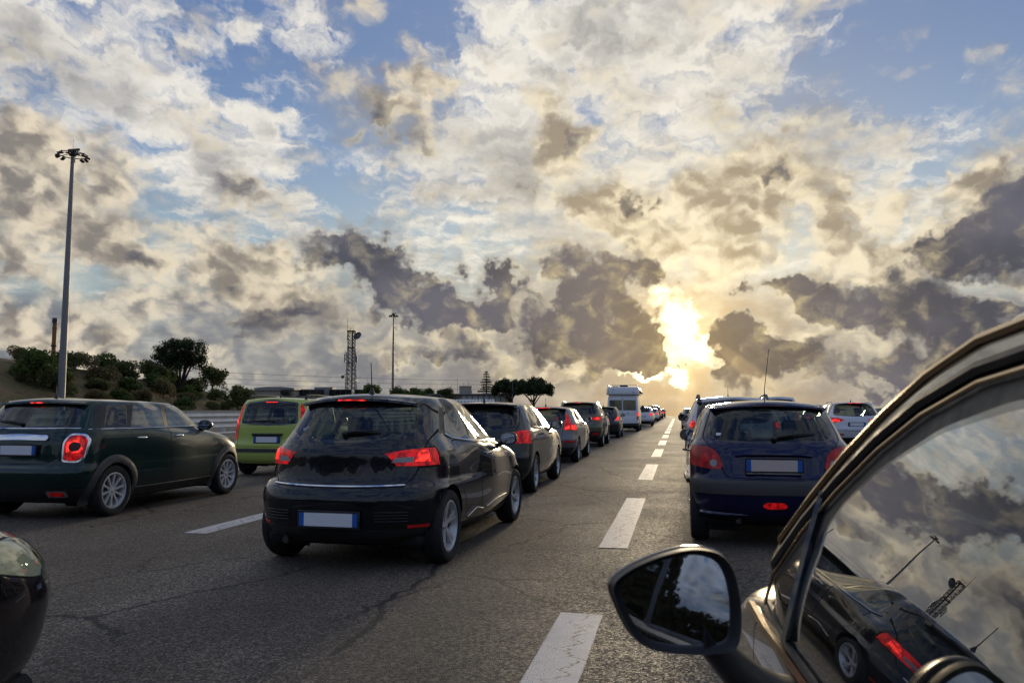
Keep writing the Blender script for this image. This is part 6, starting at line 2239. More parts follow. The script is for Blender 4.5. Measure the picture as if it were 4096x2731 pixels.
    for t in np.linspace(0, 1, 7):
        q = a0.lerp(a1, t) - Vector((0, 0, .035 * math.sin(t * math.pi)))
        w_, h_ = .10 - .03 * t, .035 + .012 * (1 - t)
        rings.append([q + Vector((0, w_ * math.cos(a), h_ * math.sin(a))) for a in np.linspace(0, 2 * math.pi, 14, endpoint=False)])
    g.loft(rings)
    g.build('mirror_arm', MATS['black_plastic'], rim, True, 60)
    return c


glass('glass_mirror', (0.30, 0.36, 0.33), 1.8, face=0.10)
simple('satin_taupe', (0.50, 0.38, 0.24), 0.2, 1.0, vary=0.1)
camper_van()
white_van()
far_queue()
corner_car()
near_car()
# ------------------------------------------------------------------ verge, embankment, plants, buildings and masts
def leaf_mat(name, lo, hi):
    m, b, p = mat_new(name)
    oi = b.node('ShaderNodeObjectInfo')
    geo = b.node('ShaderNodeNewGeometry')
    tc = b.node('ShaderNodeTexCoord')
    n = b.noise(tc.outputs['Object'], 1.6, 3, 0.6)
    f = b.m('MULTIPLY_ADD', geo.outputs['Random Per Island'], 0.6, b.mul(n, 0.4))
    f = b.add(f, b.mul(b.sub(oi.outputs['Random'], 0.5), 0.25))
    b.put(p.inputs['Base Color'], b.mix(f, lo, hi))
    p.inputs['Roughness'].default_value = 0.75
    p.inputs['Specular IOR Level'].default_value = 0.2
    # thin leaves let some of the low sun through
    tr = b.node('ShaderNodeBsdfTranslucent')
    b.put(tr.inputs[0], b.mix(f, lo, hi))
    mx = b.node('ShaderNodeMixShader')
    mx.inputs[0].default_value = 0.35
    out = [q for q in m.node_tree.nodes if q.type == 'OUTPUT_MATERIAL'][0]
    b.L.new(p.outputs[0], mx.inputs[1])
    b.L.new(tr.outputs[0], mx.inputs[2])
    b.L.new(mx.outputs[0], out.inputs[0])
    return m


leaf_mat('leaf_bush', (0.050, 0.070, 0.022), (0.130, 0.145, 0.048))
leaf_mat('leaf_green', (0.045, 0.072, 0.020), (0.115, 0.165, 0.040))
leaf_mat('leaf_olive', (0.090, 0.080, 0.035), (0.19, 0.155, 0.07))
leaf_mat('leaf_pine', (0.026, 0.040, 0.016), (0.062, 0.086, 0.032))
leaf_mat('leaf_dark', (0.006, 0.010, 0.006), (0.018, 0.024, 0.012))
simple('bark', (0.045, 0.035, 0.027), 0.9, vary=0.4, scale=3, bump=0.5)
simple('galvanised', (0.66, 0.64, 0.60), 0.5, 0.1, vary=0.25, scale=2.5)
simple('mast_steel', (0.20, 0.20, 0.205), 0.5, 0.6, vary=0.15, scale=1.0)
simple('lattice_steel', (0.10, 0.09, 0.085), 0.55, 0.5, vary=0.3, scale=1.0)
simple('fitting_dark', (0.03, 0.03, 0.03), 0.5, vary=0.2)
simple('render_beige', (0.32, 0.28, 0.23), 0.85, vary=0.15, scale=0.6)
simple('render_brown', (0.22, 0.17, 0.125), 0.85, vary=0.15, scale=0.6)
simple('roof_sheet', (0.26, 0.25, 0.23), 0.6, 0.2, vary=0.12, scale=0.8)
simple('panel_white', (0.55, 0.54, 0.52), 0.6, vary=0.1, scale=1.2)
simple('dark_glazing', (0.012, 0.014, 0.018), 0.08, vary=0.0)
simple('window_metal', (0.09, 0.09, 0.09), 0.45, 0.5)
simple('container_blue', (0.02, 0.075, 0.24), 0.45, vary=0.2, scale=2)
simple('chimney_rust', (0.22, 0.10, 0.035), 0.8, vary=0.3, scale=0.7)
simple('cable', (0.02, 0.02, 0.02), 0.6)


def leaf_quads(pts, nrm, size, rg, flat=0.35):
    """Small leaf-shaped faces at points, loosely facing outwards."""
    n = len(pts)
    d = nrm + rg.normal(0, flat + .45, (n, 3))
    d /= np.linalg.norm(d, axis=1)[:, None] + 1e-9
    up = rg.normal(0, 1, (n, 3))
    u = np.cross(d, up)
    u /= np.linalg.norm(u, axis=1)[:, None] + 1e-9
    w = np.cross(d, u)
    s = size * rg.uniform(.55, 1.35, n)[:, None]
    a, b_ = u * s, w * s * .62
    V = np.stack([pts - a, pts - b_ * .9, pts + a, pts + b_], 1).reshape(-1, 3)
    F = np.arange(4 * n).reshape(-1, 4)
    return V, F


def mesh_np(name, V, F, mat):
    me = bpy.data.meshes.new(name)
    me.from_pydata(V.tolist(), [], F.tolist())
    me.materials.append(mat)
    return me


def crown_mesh(name, seed, n, r, mat, size=.12, clumps=26, squash=1.0, shell=.55, clump_r=.42, zbias=0.0, gaps=.0):
    rg = np.random.default_rng(seed)
    cd = rg.normal(0, 1, (clumps, 3))
    cd /= np.linalg.norm(cd, axis=1)[:, None]
    cd[:, 2] = np.where(cd[:, 2] < -.45 - zbias, -cd[:, 2], cd[:, 2])
    rad = rg.uniform(shell, 1.0, clumps)[:, None]
    C_ = cd * rad * np.array(r)
    cs = rg.uniform(.6, 1.25, clumps) * clump_r
    k = rg.choice(clumps, n, p=cs ** 2 / (cs ** 2).sum())
    d = rg.normal(0, 1, (n, 3))
    d /= np.linalg.norm(d, axis=1)[:, None]
    rr = rg.uniform(.45, 1.0, n)[:, None] ** .6
    pts = C_[k] + d * rr * (cs[k][:, None] * np.array(r))
    V, F = leaf_quads(pts, d, size, rg)
    return mesh_np(name, V, F, mat)


CROWNS = {
    'bush': [crown_mesh('bush_leaves', 10 + i, 2600, (1.0, 1.0, .85), MATS[('leaf_bush', 'leaf_olive', 'leaf_green')[i % 3]], .085, 22, shell=.35, clump_r=.5) for i in range(6)],
    'round': [crown_mesh('tree_leaves', 30 + i, 3800, (1.0, 1.0, .95), MATS[('leaf_green', 'leaf_bush')[i % 2]], .07, 34, shell=.5, clump_r=.38) for i in range(4)],
}


def stem_geo(h, r, seed, n=5, spread=.5):
    rg = random.Random(seed)
    g = Geo()
    g.tube([(0, 0, -.3), (rg.uniform(-.05, .05), rg.uniform(-.05, .05), h * .5), (0, 0, h)], [r, r * .8, r * .6], 7)
    for k in range(n):
        a = 2 * math.pi * k / n + rg.uniform(-.4, .4)
        z0 = h * rg.uniform(.45, .9)
        q = Vector((math.cos(a), math.sin(a), 0)) * spread * rg.uniform(.6, 1.1)
        g.tube([(0, 0, z0), q * .5 + Vector((0, 0, z0 + h * .3)), q + Vector((0, 0, z0 + h * rg.uniform(.55, .8)))], [r * .5, r * .35, r * .15], 5)
    return g


STEMS = {}


def plant(name, label, cat, loc, s, kind, var, group=None, trunk=None, rz=0.0):
    """Bush or round-headed tree: crown of leaf faces on a stem."""
    root = empty(name, loc, rz)
    tag(root, label, cat, group)
    th = trunk or 0.0
    inst(CROWNS[kind][var % len(CROWNS[kind])], 'crown', root, (0, 0, th + s[2] * .75), (0, 0, 0), s)
    key = (kind, var % 3)
    if key not in STEMS:
        o = stem_geo(1.0, .07, var, 5, .45).build('trunk', MATS['bark'])
        STEMS[key] = o.data
        bpy.data.objects.remove(o)
    inst(STEMS[key], 'trunk', root, (0, 0, 0), (0, 0, 0), (s[0], s[1], th + s[2] * .8))
    return root


HT = ([-80, 40, 69, 81, 90, 103, 109, 116, 128], [8.0, 7.2, 6.6, 6.0, 5.4, 3.8, 2.9, 1.8, 0.0])


def hill_z(x, y):
    hc = float(np.interp(y, *HT))
    t = min(max((-x - 53.0) / 15.0, 0), 1)
    t = t * t * (3 - 2 * t)
    n = .35 * math.sin(x * .31 + y * .17) + .28 * math.sin(x * .13 - y * .29 + 1.3) + .18 * math.sin(x * .7 + y * .45)
    return hc * t + n * t * min(1, hc / 3) + .02 * max(0, -x - 68)


def build_hill():
    xs = np.arange(-52.5, -150, -2.2)
    ys = np.arange(-60, 132, 2.4)
    rg = random.Random(7)
    vs = [(x + rg.uniform(-.5, .5), y + rg.uniform(-.5, .5), hill_z(x, y) + rg.uniform(-.14, .14) * (1 if x < -55 else 0) - .05) for y in ys for x in xs]
    n = len(xs)
    fs = [(j * n + i + 1, j * n + i, (j + 1) * n + i, (j + 1) * n + i + 1) for j in range(len(ys) - 1) for i in range(n - 1)]
    tag(Geo().add(vs, fs).build('embankment', MATS['dry_grass_earth']), kind='structure')


def px_row(x0, y0, ang=11.75):
    return Matrix.Translation(Vector((x0, y0, 0))) @ Matrix.Rotation(R(ang), 4, 'Z')


def build_plants():
    rg = random.Random(21)
    # (x, y, radius, height factor) on the slope, thicker in the middle of the embankment
    spots = [(-60.5, 74, 1.5), (-62.5, 77, 1.8), (-61, 80, 1.6), (-63.5, 82, 2.0), (-60, 84.5, 1.7), (-62, 86, 1.9), (-64.5, 88, 2.1), (-60, 89, 1.5), (-61.5, 92, 1.6), (-63, 95, 1.8), (-58.5, 79, 1.3), (-58, 86, 1.3), (-57.5, 91, 1.2),
             (-66.5, 78, 1.9), (-67, 84, 2.0), (-66, 90, 1.8), (-58.6, 72, 1.4), (-60.2, 69, 1.2), (-58.0, 95.5, 1.5), (-63, 71.5, 1.4), (-59, 76, 1.2), (-65, 74, 1.8), (-67, 71, 1.6), (-61.8, 98.5, 1.4), (-57.0, 66.5, .9), (-62.2, 66.5, .9), (-56.4, 83, 1.0)]
    for i, (x, y, r) in enumerate(spots):
        k = rg.uniform(.85, 1.15)
        hue = ('grey-green', 'olive brown', 'fresh green')[i % 6 % 3]
        size = 'big' if r > 1.75 else 'small' if r < 1.35 else 'middling'
        lvl = 'at the foot of the slope' if x > -59.3 else 'on the crest' if x < -64.2 else 'halfway up the slope'
        az = math.degrees(math.atan2(x, y))
        by = 'left of the tall mast' if az < -41.8 else 'just right of the tall mast' if az < -38.6 else 'near the clipped round trees' if az < -35 else 'below the big spreading tree'
        plant('bush', f'{size} {hue} bush {lvl}, {by}', 'bush', (x, y, hill_z(x, y) - .2), (r * k * .88, r * rg.uniform(.75, .95), r * rg.uniform(.55, .78)), 'bush', i, 'bushes on the embankment', 0.0, rg.uniform(0, 6))
    for x, y, r, lb in ((-62.0, 67.2, 2.0, 'dense dark round tree on the embankment crest, left of the tall mast'), (-60.0, 67.6, 1.5, 'smaller dark tree on the crest directly beside the tall mast'),
                        (-62.8, 87.6, 1.35, 'clipped round tree on the crest, first of the pair'), (-63.4, 90.0, 1.4, 'clipped round tree on the crest, next to the big spreading tree'),
                        (-57.8, 97.6, 2.1, 'big rounded bush at the foot of the embankment behind the green hatchback'), (-64.8, 102.5, 2.3, 'light green tree at the end of the embankment above the blue container'),
                        (-63.2, 107.5, 1.5, 'low dark tree at the far end of the embankment')):
        plant('tree', lb, 'tree', (x, y, hill_z(x, y) - .2), (r, r, r * .95), 'round', int(r * 10), None, .3, rg.uniform(0, 6))
    for (x, y, r, zt), lb in zip(((-56.6, 141.8, 2.0, 6.4), (-53.0, 147.0, 2.4, 6.0), (-51.0, 150.0, 2.1, 5.9), (-48.3, 143.4, 1.7, 5.6), (-44.6, 139.2, 1.35, 5.4), (-41.4, 139.8, 1.5, 5.5), (-46.6, 141.5, 1.3, 4.6)),
                                 ('leafy tree behind the dark glazed block, near the second mast', 'dark tree just beside the second tall mast', 'dark tree on the far side of the second mast', 'low bushy tree between the mast and the white panelled building', 'small round tree before the white panelled building', 'round tree beside the roof box of the white panelled building', 'low dark shrubby tree among the far trees')):
        plant('tree', lb, 'tree', (x, y, 0), (r, r, r * .9), 'round', int(x), None, zt - 1.75 * r, rg.uniform(0, 6))


def big_tree():
    """Many-stemmed spreading tree on the embankment, crown open to the sky."""
    x, y = -63.7, 93.2
    z = hill_z(x, y)
    root = empty('tree', (x, y, z - .2))
    root.scale = (1.12, 1.12, 1.08)
    tag(root, 'large spreading tree with bare multiple stems standing above the embankment', 'tree')
    rg = random.Random(5)
    g = Geo()
    tips = []
    for k in range(9):
        a = 2 * math.pi * k / 9 + rg.uniform(-.3, .3)
        sp = rg.uniform(1.0, 2.7)
        d = Vector((math.cos(a), math.sin(a), 0))
        p0 = Vector((d.x * .15, d.y * .15, 0))
        p1 = d * sp * .35 + Vector((0, 0, 1.8))
        p2 = d * sp * .75 + Vector((0, 0, 3.4 + rg.uniform(-.3, .5)))
        p3 = d * sp + Vector((0, 0, 4.9 + rg.uniform(-.7, .9)))
        g.tube([p0, p1, p2, p3], [.16, .12, .07, .03], 6)
        tips += [p2, p3, (p2 + p3) / 2]
        for j in range(4):
            b0 = p1.lerp(p3, rg.uniform(.2, .85))
            e = b0 + Vector((rg.uniform(-1, 1), rg.uniform(-1, 1), rg.uniform(.2, 1.1)))
            g.tube([b0, (b0 + e) / 2 + Vector((0, 0, .1)), e], [.05, .035, .015], 5)
            tips.append(e)
    g.build('trunk', MATS['bark'], root)
    r2 = np.random.default_rng(8)
    T = np.array([tuple(t) for t in tips])
    extra = r2.normal(0, 1, (46, 3))
    extra /= np.linalg.norm(extra, axis=1)[:, None]
    extra[:, 2] = np.where(extra[:, 2] < -.55, -extra[:, 2], extra[:, 2])
    E_ = extra * np.array((2.9, 2.9, 2.5)) * r2.uniform(.7, 1.05, (46, 1)) + np.array((0, 0, 3.9))
    C_ = np.concatenate([T, E_])
    n = 15000
    k = r2.integers(0, len(C_), n)
    d = r2.normal(0, 1, (n, 3))
    d /= np.linalg.norm(d, axis=1)[:, None]
    pts = C_[k] + d * r2.uniform(.1, .72, (n, 1))
    V, F = leaf_quads(pts, d, .11, r2)
    inst(mesh_np('leaves', V, F, MATS['leaf_pine']), 'crown', root)


def umbrella_pine(loc, w, h, thick, label, seed):
    root = empty('umbrella_pine', loc)
    tag(root, label, 'tree')
    rg = random.Random(seed)
    g = Geo()
    base = h - thick
    g.tube([(0, 0, -.5), (.15, 0, base * .5), (.05, .1, base)], [.32, .24, .2], 8)
    for k in range(9):
        a = 2 * math.pi * k / 9 + rg.uniform(-.3, .3)
        rr = w * rg.uniform(.45, .85)
        g.tube([(.05, .1, base * rg.uniform(.6, .98)), (math.cos(a) * rr * .5, math.sin(a) * rr * .5, base + thick * .12), (math.cos(a) * rr, math.sin(a) * rr, base + thick * .4)], [.12, .08, .03], 6)
    g.build('trunk', MATS['bark'], root)
    r2 = np.random.default_rng(seed)
    cl = 60
    a = r2.uniform(0, 2 * math.pi, cl)
    rad = np.sqrt(r2.uniform(0, 1, cl)) * .92
    top = base + thick * (.28 + .62 * np.sqrt(np.clip(1 - rad ** 2, 0, 1)))
    zz = base + thick * .18 + (top - base - thick * .18) * r2.uniform(.25, 1, cl)
    C_ = np.stack([np.cos(a) * rad * w, np.sin(a) * rad * w, zz], 1)
    n = 15000
    k = r2.integers(0, cl, n)
    d = r2.normal(0, 1, (n, 3))
    d /= np.linalg.norm(d, axis=1)[:, None]
    pts = C_[k] + d * np.array((w * .2, w * .2, thick * .17)) * r2.uniform(.4, 1.05, (n, 1))
    V, F = leaf_quads(pts, d, .15, r2)
    inst(mesh_np('needles', V, F, MATS['leaf_pine']), 'crown', root)


def cedar(loc, h, w):
    root = empty('cedar_tree', loc)
    tag(root, 'tall dark conifer with layered branches beside the umbrella pines', 'tree')
    g = Geo().tube([(0, 0, -.5), (0, 0, h * .55), (0, 0, h)], [.22, .14, .03], 8)
    r2 = np.random.default_rng(3)
    P_, N_ = [], []
    z = h * .22
    while z < h:
        t = (z - h * .22) / (h * .78)
        L = w * (1 - t) ** .8 * r2.uniform(.8, 1.1) + .15
        for k in range(6):
            a = r2.uniform(0, 6.28)
            q = Vector((math.cos(a), math.sin(a), 0))
            g.tube([(0, 0, z), q * L * .5 + Vector((0, 0, z + .05)), q * L + Vector((0, 0, z - .12))], [.045, .03, .012], 4)
            m = int(60 + 230 * L / w)
            s = r2.uniform(.15, 1.02, m)
            lat = r2.normal(0, .13, (m, 2)) * L * .8
            P_.append(np.stack([q.x * s * L - q.y * lat[:, 0], q.y * s * L + q.x * lat[:, 0], z + .03 - .12 * s + lat[:, 1] * .25], 1))
        z += h * r2.uniform(.045, .065)
    P_ = np.concatenate(P_)
    V, F = leaf_quads(P_, np.tile((0, 0, 1.0), (len(P_), 1)), .13, r2)
    g.build('trunk', MATS['bark'], root)
    inst(mesh_np('needles', V, F, MATS['leaf_pine']), 'crown', root)


def guard_rail(x, y0, y1, label):
    root = empty('guard_rail', (x, y0, 0))
    tag(root, label, 'guard rail')
    prof = []
    for k in range(25):
        t = k / 24
        prof.append((.032 * math.cos(t * 3 * 2 * math.pi), 1.33 - .54 * t))
    seg = 4.0
    vs, fs = [], []
    for yy in (0.02, seg - .005):
        for px, pz in prof:
            vs.append((px, yy, pz))
    n = len(prof)
    for k in range(n - 1):
        fs.append((k, k + 1, n + k + 1, n + k))
    bm_ = Geo().add(vs, fs)
    # back skin a few millimetres behind so that the sheet has thickness
    bm_.add([(p[0] - .006, p[1], p[2]) for p in vs], [f[::-1] for f in fs])
    for yy in (.15, seg - .15):
        for pz in (1.26, 1.08, .90):
            bm_.ell((.055, yy, pz - .02), (.012, .02, .02), 8, 4)
    o = bm_.build('rail_beam', MATS['galvanised'])
    bme = o.data
    bpy.data.objects.remove(o)
    pg = Geo().box((-.12, 0, .50), (.10, .12, 1.30), .01)
    pg.box((-.06, 0, 1.02), (.06, .10, .42), .01)
    o = pg.build('post', MATS['galvanised'])
    pme = o.data
    bpy.data.objects.remove(o)
    m = int((y1 - y0) / seg)
    for k in range(m):
        inst(bme, 'rail_beam', root, (0, k * seg, 0))
        inst(pme, 'post', root, (0, k * seg + .3, 0))
        inst(pme, 'post', root, (0, k * seg + 2.3, 0))
    Geo().tube([(-.02, 0, .58), (-.02, m * seg, .58)], .035, 8).build('lower_rail', MATS['galvanised'], root)


def high_mast(loc, h, label, seed, head=1.25):
    root = empty('floodlight_mast', loc)
    tag(root, label, 'light mast')
    Geo().lathe([(.36, -1.5), (.36, 0), (.34, .6), (.30, h * .35), (.30, h * .35 + .02), (.23, h * .68), (.145, h), (.02, h + .05)], 20, 'z').build('pole', MATS['mast_steel'], root)
    g = Geo().tube([(head * math.cos(a), head * math.sin(a), h - .25) for a in np.linspace(0, 2 * math.pi, 28, endpoint=False)], .045, 6, closed=True)
    for k in range(6):
        a = 2 * math.pi * k / 6
        g.tube([(.12 * math.cos(a), .12 * math.sin(a), h - .1), (head * math.cos(a), head * math.sin(a), h - .25)], .035, 5)
    g.lathe([(.30, h - .35), (.34, h - .3), (.34, h + .05), (.1, h + .12)], 14, 'z')
    g.box((.1, .0, h + .22), (1.25, .18, .22), .03)
    g.build('head_ring', MATS['fitting_dark'], root)
    rg = random.Random(seed)
    fl = Geo().box((0, .12, -.10), (.34, .42, .16), .04).box((0, .0, .05), (.08, .08, .22)).build('floodlight', MATS['fitting_dark'])
    me = fl.data
    bpy.data.objects.remove(fl)
    for k in range(11):
        a = 2 * math.pi * k / 11 + rg.uniform(-.1, .1)
        inst(me, 'floodlight', root, (head * math.cos(a), head * math.sin(a), h - .32), (R(-25 + rg.uniform(-12, 12)), 0, a - math.pi / 2))
    Geo().tube([(0, 0, h), (0, 0, h + 1.4)], [.02, .008], 5).build('lightning_rod', MATS['fitting_dark'], root)


def telecom_tower(loc, h):
    root = empty('telecom_tower', loc, R(11.75))
    root.scale = (1.18, 1.18, 1.0)
    tag(root, 'steel lattice radio tower with a big round dish and panel antennas', 'radio tower')
    g = Geo()
    wd = lambda z: 1.28 - .55 * min(z / (h * .75), 1)
    cs = [(-1, -1), (1, -1), (1, 1), (-1, 1)]
    zs = [0]
    while zs[-1] < h - .4:
        zs.append(zs[-1] + max(.95, wd(zs[-1]) * 1.25))
    zs[-1] = h
    for sx, sy in cs:
        g.tube([(sx * wd(z), sy * wd(z), z) for z in zs], .075, 5)
    for i in range(len(zs) - 1):
        z0, z1 = zs[i], zs[i + 1]
        for k in range(4):
            a, b_ = cs[k], cs[(k + 1) % 4]
            g.tube([(a[0] * wd(z0), a[1] * wd(z0), z0), (b_[0] * wd(z1), b_[1] * wd(z1), z1)], .042, 4)
            g.tube([(b_[0] * wd(z0), b_[1] * wd(z0), z0), (a[0] * wd(z1), a[1] * wd(z1), z1)], .042, 4)
            g.tube([(a[0] * wd(z1), a[1] * wd(z1), z1), (b_[0] * wd(z1), b_[1] * wd(z1), z1)], .042, 4)
    g.tube([(.2, .2, 0), (.15, .15, h)], .16, 6)
    g.build('lattice', MATS['lattice_steel'], root)
    for z in (h * .42, h * .62, h * .80, h):
        w_ = wd(z) + .22
        Geo().box((0, 0, z), (2 * w_, 2 * w_, .10)).build('platform', MATS['lattice_steel'], root)
    dish = Geo()
    prof = [(.02, .0), (.45, .05), (.85, .2), (1.05, .35), (1.08, .62), (1.04, .62), (1.0, .36), (.6, .12), (.02, .06)]
    d2 = Geo().lathe(prof, 28, 'z')
    M = Matrix.Rotation(R(64), 3, 'X') @ Matrix.Identity(3)
    M = Matrix.Rotation(R(-38), 3, 'Z') @ M
    dish.add([M @ Vector(v_) + Vector((1.75, -.5, h - 1.6)) for v_ in d2.v], d2.f)
    dish.tube([(.9, -.4, h - 1.6), (1.7, -.45, h - 1.55)], .10, 6)
    dish.build('dish', MATS['mast_steel'], root)
    for x, z in ((-1.35, h * .68), (-1.05, h * .70), (1.35, h * .66), (1.15, h * .69)):
        Geo().box((x, -.6, z), (.26, .2, 2.2), .05).tube([(x, -.6, z), (x * .6, -.4, z)], .05, 5).build('panel_antenna', MATS['mast_steel'], root)
    Geo().lathe([(.02, 0), (.35, .05), (.42, .25), (.02, .2)], 14, 'y', (-1.75, -.8, h * .46)).tube([(-1.75, -.6, h * .46), (-1.0, -.4, h * .5)], .05, 5).build('small_dish', MATS['lattice_steel'], root)
    Geo().tube([(-.85, -.7, h - 2.4), (-.85, -.7, h + 3.2)], [.06, .035], 6).build('whip_antenna', MATS['lattice_steel'], root)
    for x in (-.3, .35):
        Geo().tube([(x, 0, h), (x, 0, h + .5)], .04, 5).tube([(x - .2, 0, h + .75), (x, 0, h + .5), (x + .2, 0, h + .75)], .05, 5).build('lightning_rod', MATS['lattice_steel'], root)
    y = Geo().tube([(1.0, -.6, h * .45), (2.3, -.9, h * .45)], .03, 4)
    for k in range(4):
        y.tube([(1.4 + k * .28, -.7, h * .45 - .5), (1.4 + k * .28, -.7, h * .45 + .5)], .025, 4)
    y.build('comb_antenna', MATS['lattice_steel'], root)


def building(name, label, x0, y0, parts, ang=11.75):
    """parts: (part name, material, (x, depth, z) of the low corner, (w, d, h))"""
    root = empty(name, (x0, y0, 0), R(ang))
    tag(root, label, 'building')
    last = None
    for nm, mt, c, s in parts:
        sub = nm.startswith('>')
        o = Geo().box((c[0] + s[0] / 2, c[1] + s[1] / 2, c[2] + s[2] / 2), s, .02).build(nm.lstrip('>'), MATS[mt], last if sub and last else root)
        if not sub:
            last = o
    return root


def buildings():
    P = []
    P.append(('wall', 'render_beige', (0, 0, -1), (7.2, 9, 5.85)))
    P.append(('roof', 'roof_sheet', (-.3, -.3, 4.85), (7.7, 9.6, .16)))
    P.append(('tower_block', 'render_beige', (2.5, 1.0, 4.0), (7.0, 7, 1.1)))
    P.append(('glazing', 'dark_glazing', (5.0, .55, 3.0), (3.9, .5, 1.75)))
    for k in range(4):
        P.append(('>mullion', 'window_metal', (5.0 + k * 1.28, .46, 3.0), (.07, .08, 1.75)))
    P.append(('upper_roof', 'roof_sheet', (2.2, .2, 5.06), (7.6, 8, .30)))
    P.append(('railing', 'window_metal', (-2.0, .4, 2.2), (1.9, .06, .9)))
    r = building('office_building', 'beige flat-roofed block with a raised glazed storey under an overhanging roof', -80.46, 136.85, P)
    # shallow gable over the upper roof
    Geo().add([(2.2, .2, 5.36), (9.8, .2, 5.36), (7.6, .2, 5.62), (4.4, .2, 5.62), (2.2, 8.2, 5.36), (9.8, 8.2, 5.36), (7.6, 8.2, 5.62), (4.4, 8.2, 5.62)], [(0, 1, 2, 3), (4, 7, 6, 5), (0, 3, 7, 4), (3, 2, 6, 7), (2, 1, 5, 6)]).build('roof_gable', MATS['roof_sheet'], r)
    P = [('wall', 'render_brown', (0, .4, -1), (16.2, 8, 4.9))]
    for k in range(3):
        x = (0, 6.4, 11.4)[k]
        w = (5.4, 4.4, 4.8)[k]
        P.append(('glazing', 'dark_glazing', (x, 0, 3.35), (w, .35, 1.85)))
        m = int(w / 1.1)
        for j in range(m + 1):
            P.append(('>mullion', 'window_metal', (x + j * w / m - .03, -.07, 3.35), (.07, .09, 1.88)))
        P.append(('>transom', 'window_metal', (x, -.05, 5.18), (w, .06, .06)))
    P.append(('plant_room', 'roof_sheet', (3.2, 1.2, 3.9), (3.6, 3, 1.8)))
    r = building('service_building', 'low dark block with screens of framed glazing and a roof hood', -72.77, 143.57, P)
    Geo().add(*half_cyl(3.1, 1.0, 4.55, 1.9, .95, 2.6)).build('roof_hood', MATS['panel_white'], r)
    P = [('wall', 'render_brown', (0, 0, -1), (23.5, .5, 4.55)), ('coping', 'roof_sheet', (-.1, -.1, 3.55), (23.8, .7, .12))]
    building('long_wall', 'long low brown parapet wall below the glazed blocks', -74.4, 127.9, P)
    P = [('wall', 'render_beige', (0, .2, -1), (15.2, 9, 5.1)), ('roof', 'roof_sheet', (-.4, -.5, 4.1), (16.0, 10, .22))]
    for k in range(9):
        P.append(('facade_panel', 'panel_white', (5.6 + k * 1.06, .05, 1.2), (.80, .2, 2.75)))
    for k in range(3):
        P.append(('window', 'dark_glazing', (.5 + k * 1.7, .1, 2.3), (1.3, .15, 1.2)))
        P.append(('>frame', 'window_metal', (.45 + k * 1.7, .06, 2.25), (1.4, .06, .06)))
    P.append(('roof_box', 'render_beige', (4.9, 3.0, 4.3), (2.35, 2.4, 1.45)))
    P.append(('>roof_box_cap', 'roof_sheet', (4.8, 2.9, 5.75), (2.55, 2.6, .10)))
    for x in (4.5, 5.6, 6.6):
        P.append(('roof_aerial', 'lattice_steel', (x, 3.5, 4.3), (.05, .05, 3.0 if x < 5 else 2.4)))
    building('panelled_building', 'long low building with white facade panels and a flat overhanging roof', -45.3, 144.0, P)
    # ribbed cover over a walkway in front of it
    root = empty('ribbed_canopy', (-38.5, 128.0, 0), R(11.75))
    tag(root, 'pale ribbed tunnel canopy low in front of the white panelled building', 'canopy')
    g = Geo()
    for k in range(16):
        v_, f_ = half_cyl(k * .55, 0, 2.3, .42, .75, 2.2, axis='x')
        g.add(v_, f_)
    g.build('cover', MATS['panel_white'], root)
    Geo().box((4.4, 1.1, 1.1), (9, 2.4, 2.5), .05).build('base_wall', MATS['render_beige'], root)


def half_cyl(x, y, z, w, r, d, axis='x'):
    n = 10
    vs = []
    for s in (0, 1):
        for k in range(n + 1):
            a = math.pi * k / n
            vs.append((x + s * w, y + d / 2 - d / 2 * math.cos(a), z + r * math.sin(a)))
    fs = [(k, k + 1, n + 2 + k, n + 1 + k) for k in range(n)] + [tuple(range(n + 1))[::-1], tuple(range(n + 1, 2 * n + 2))]
    return vs, fs


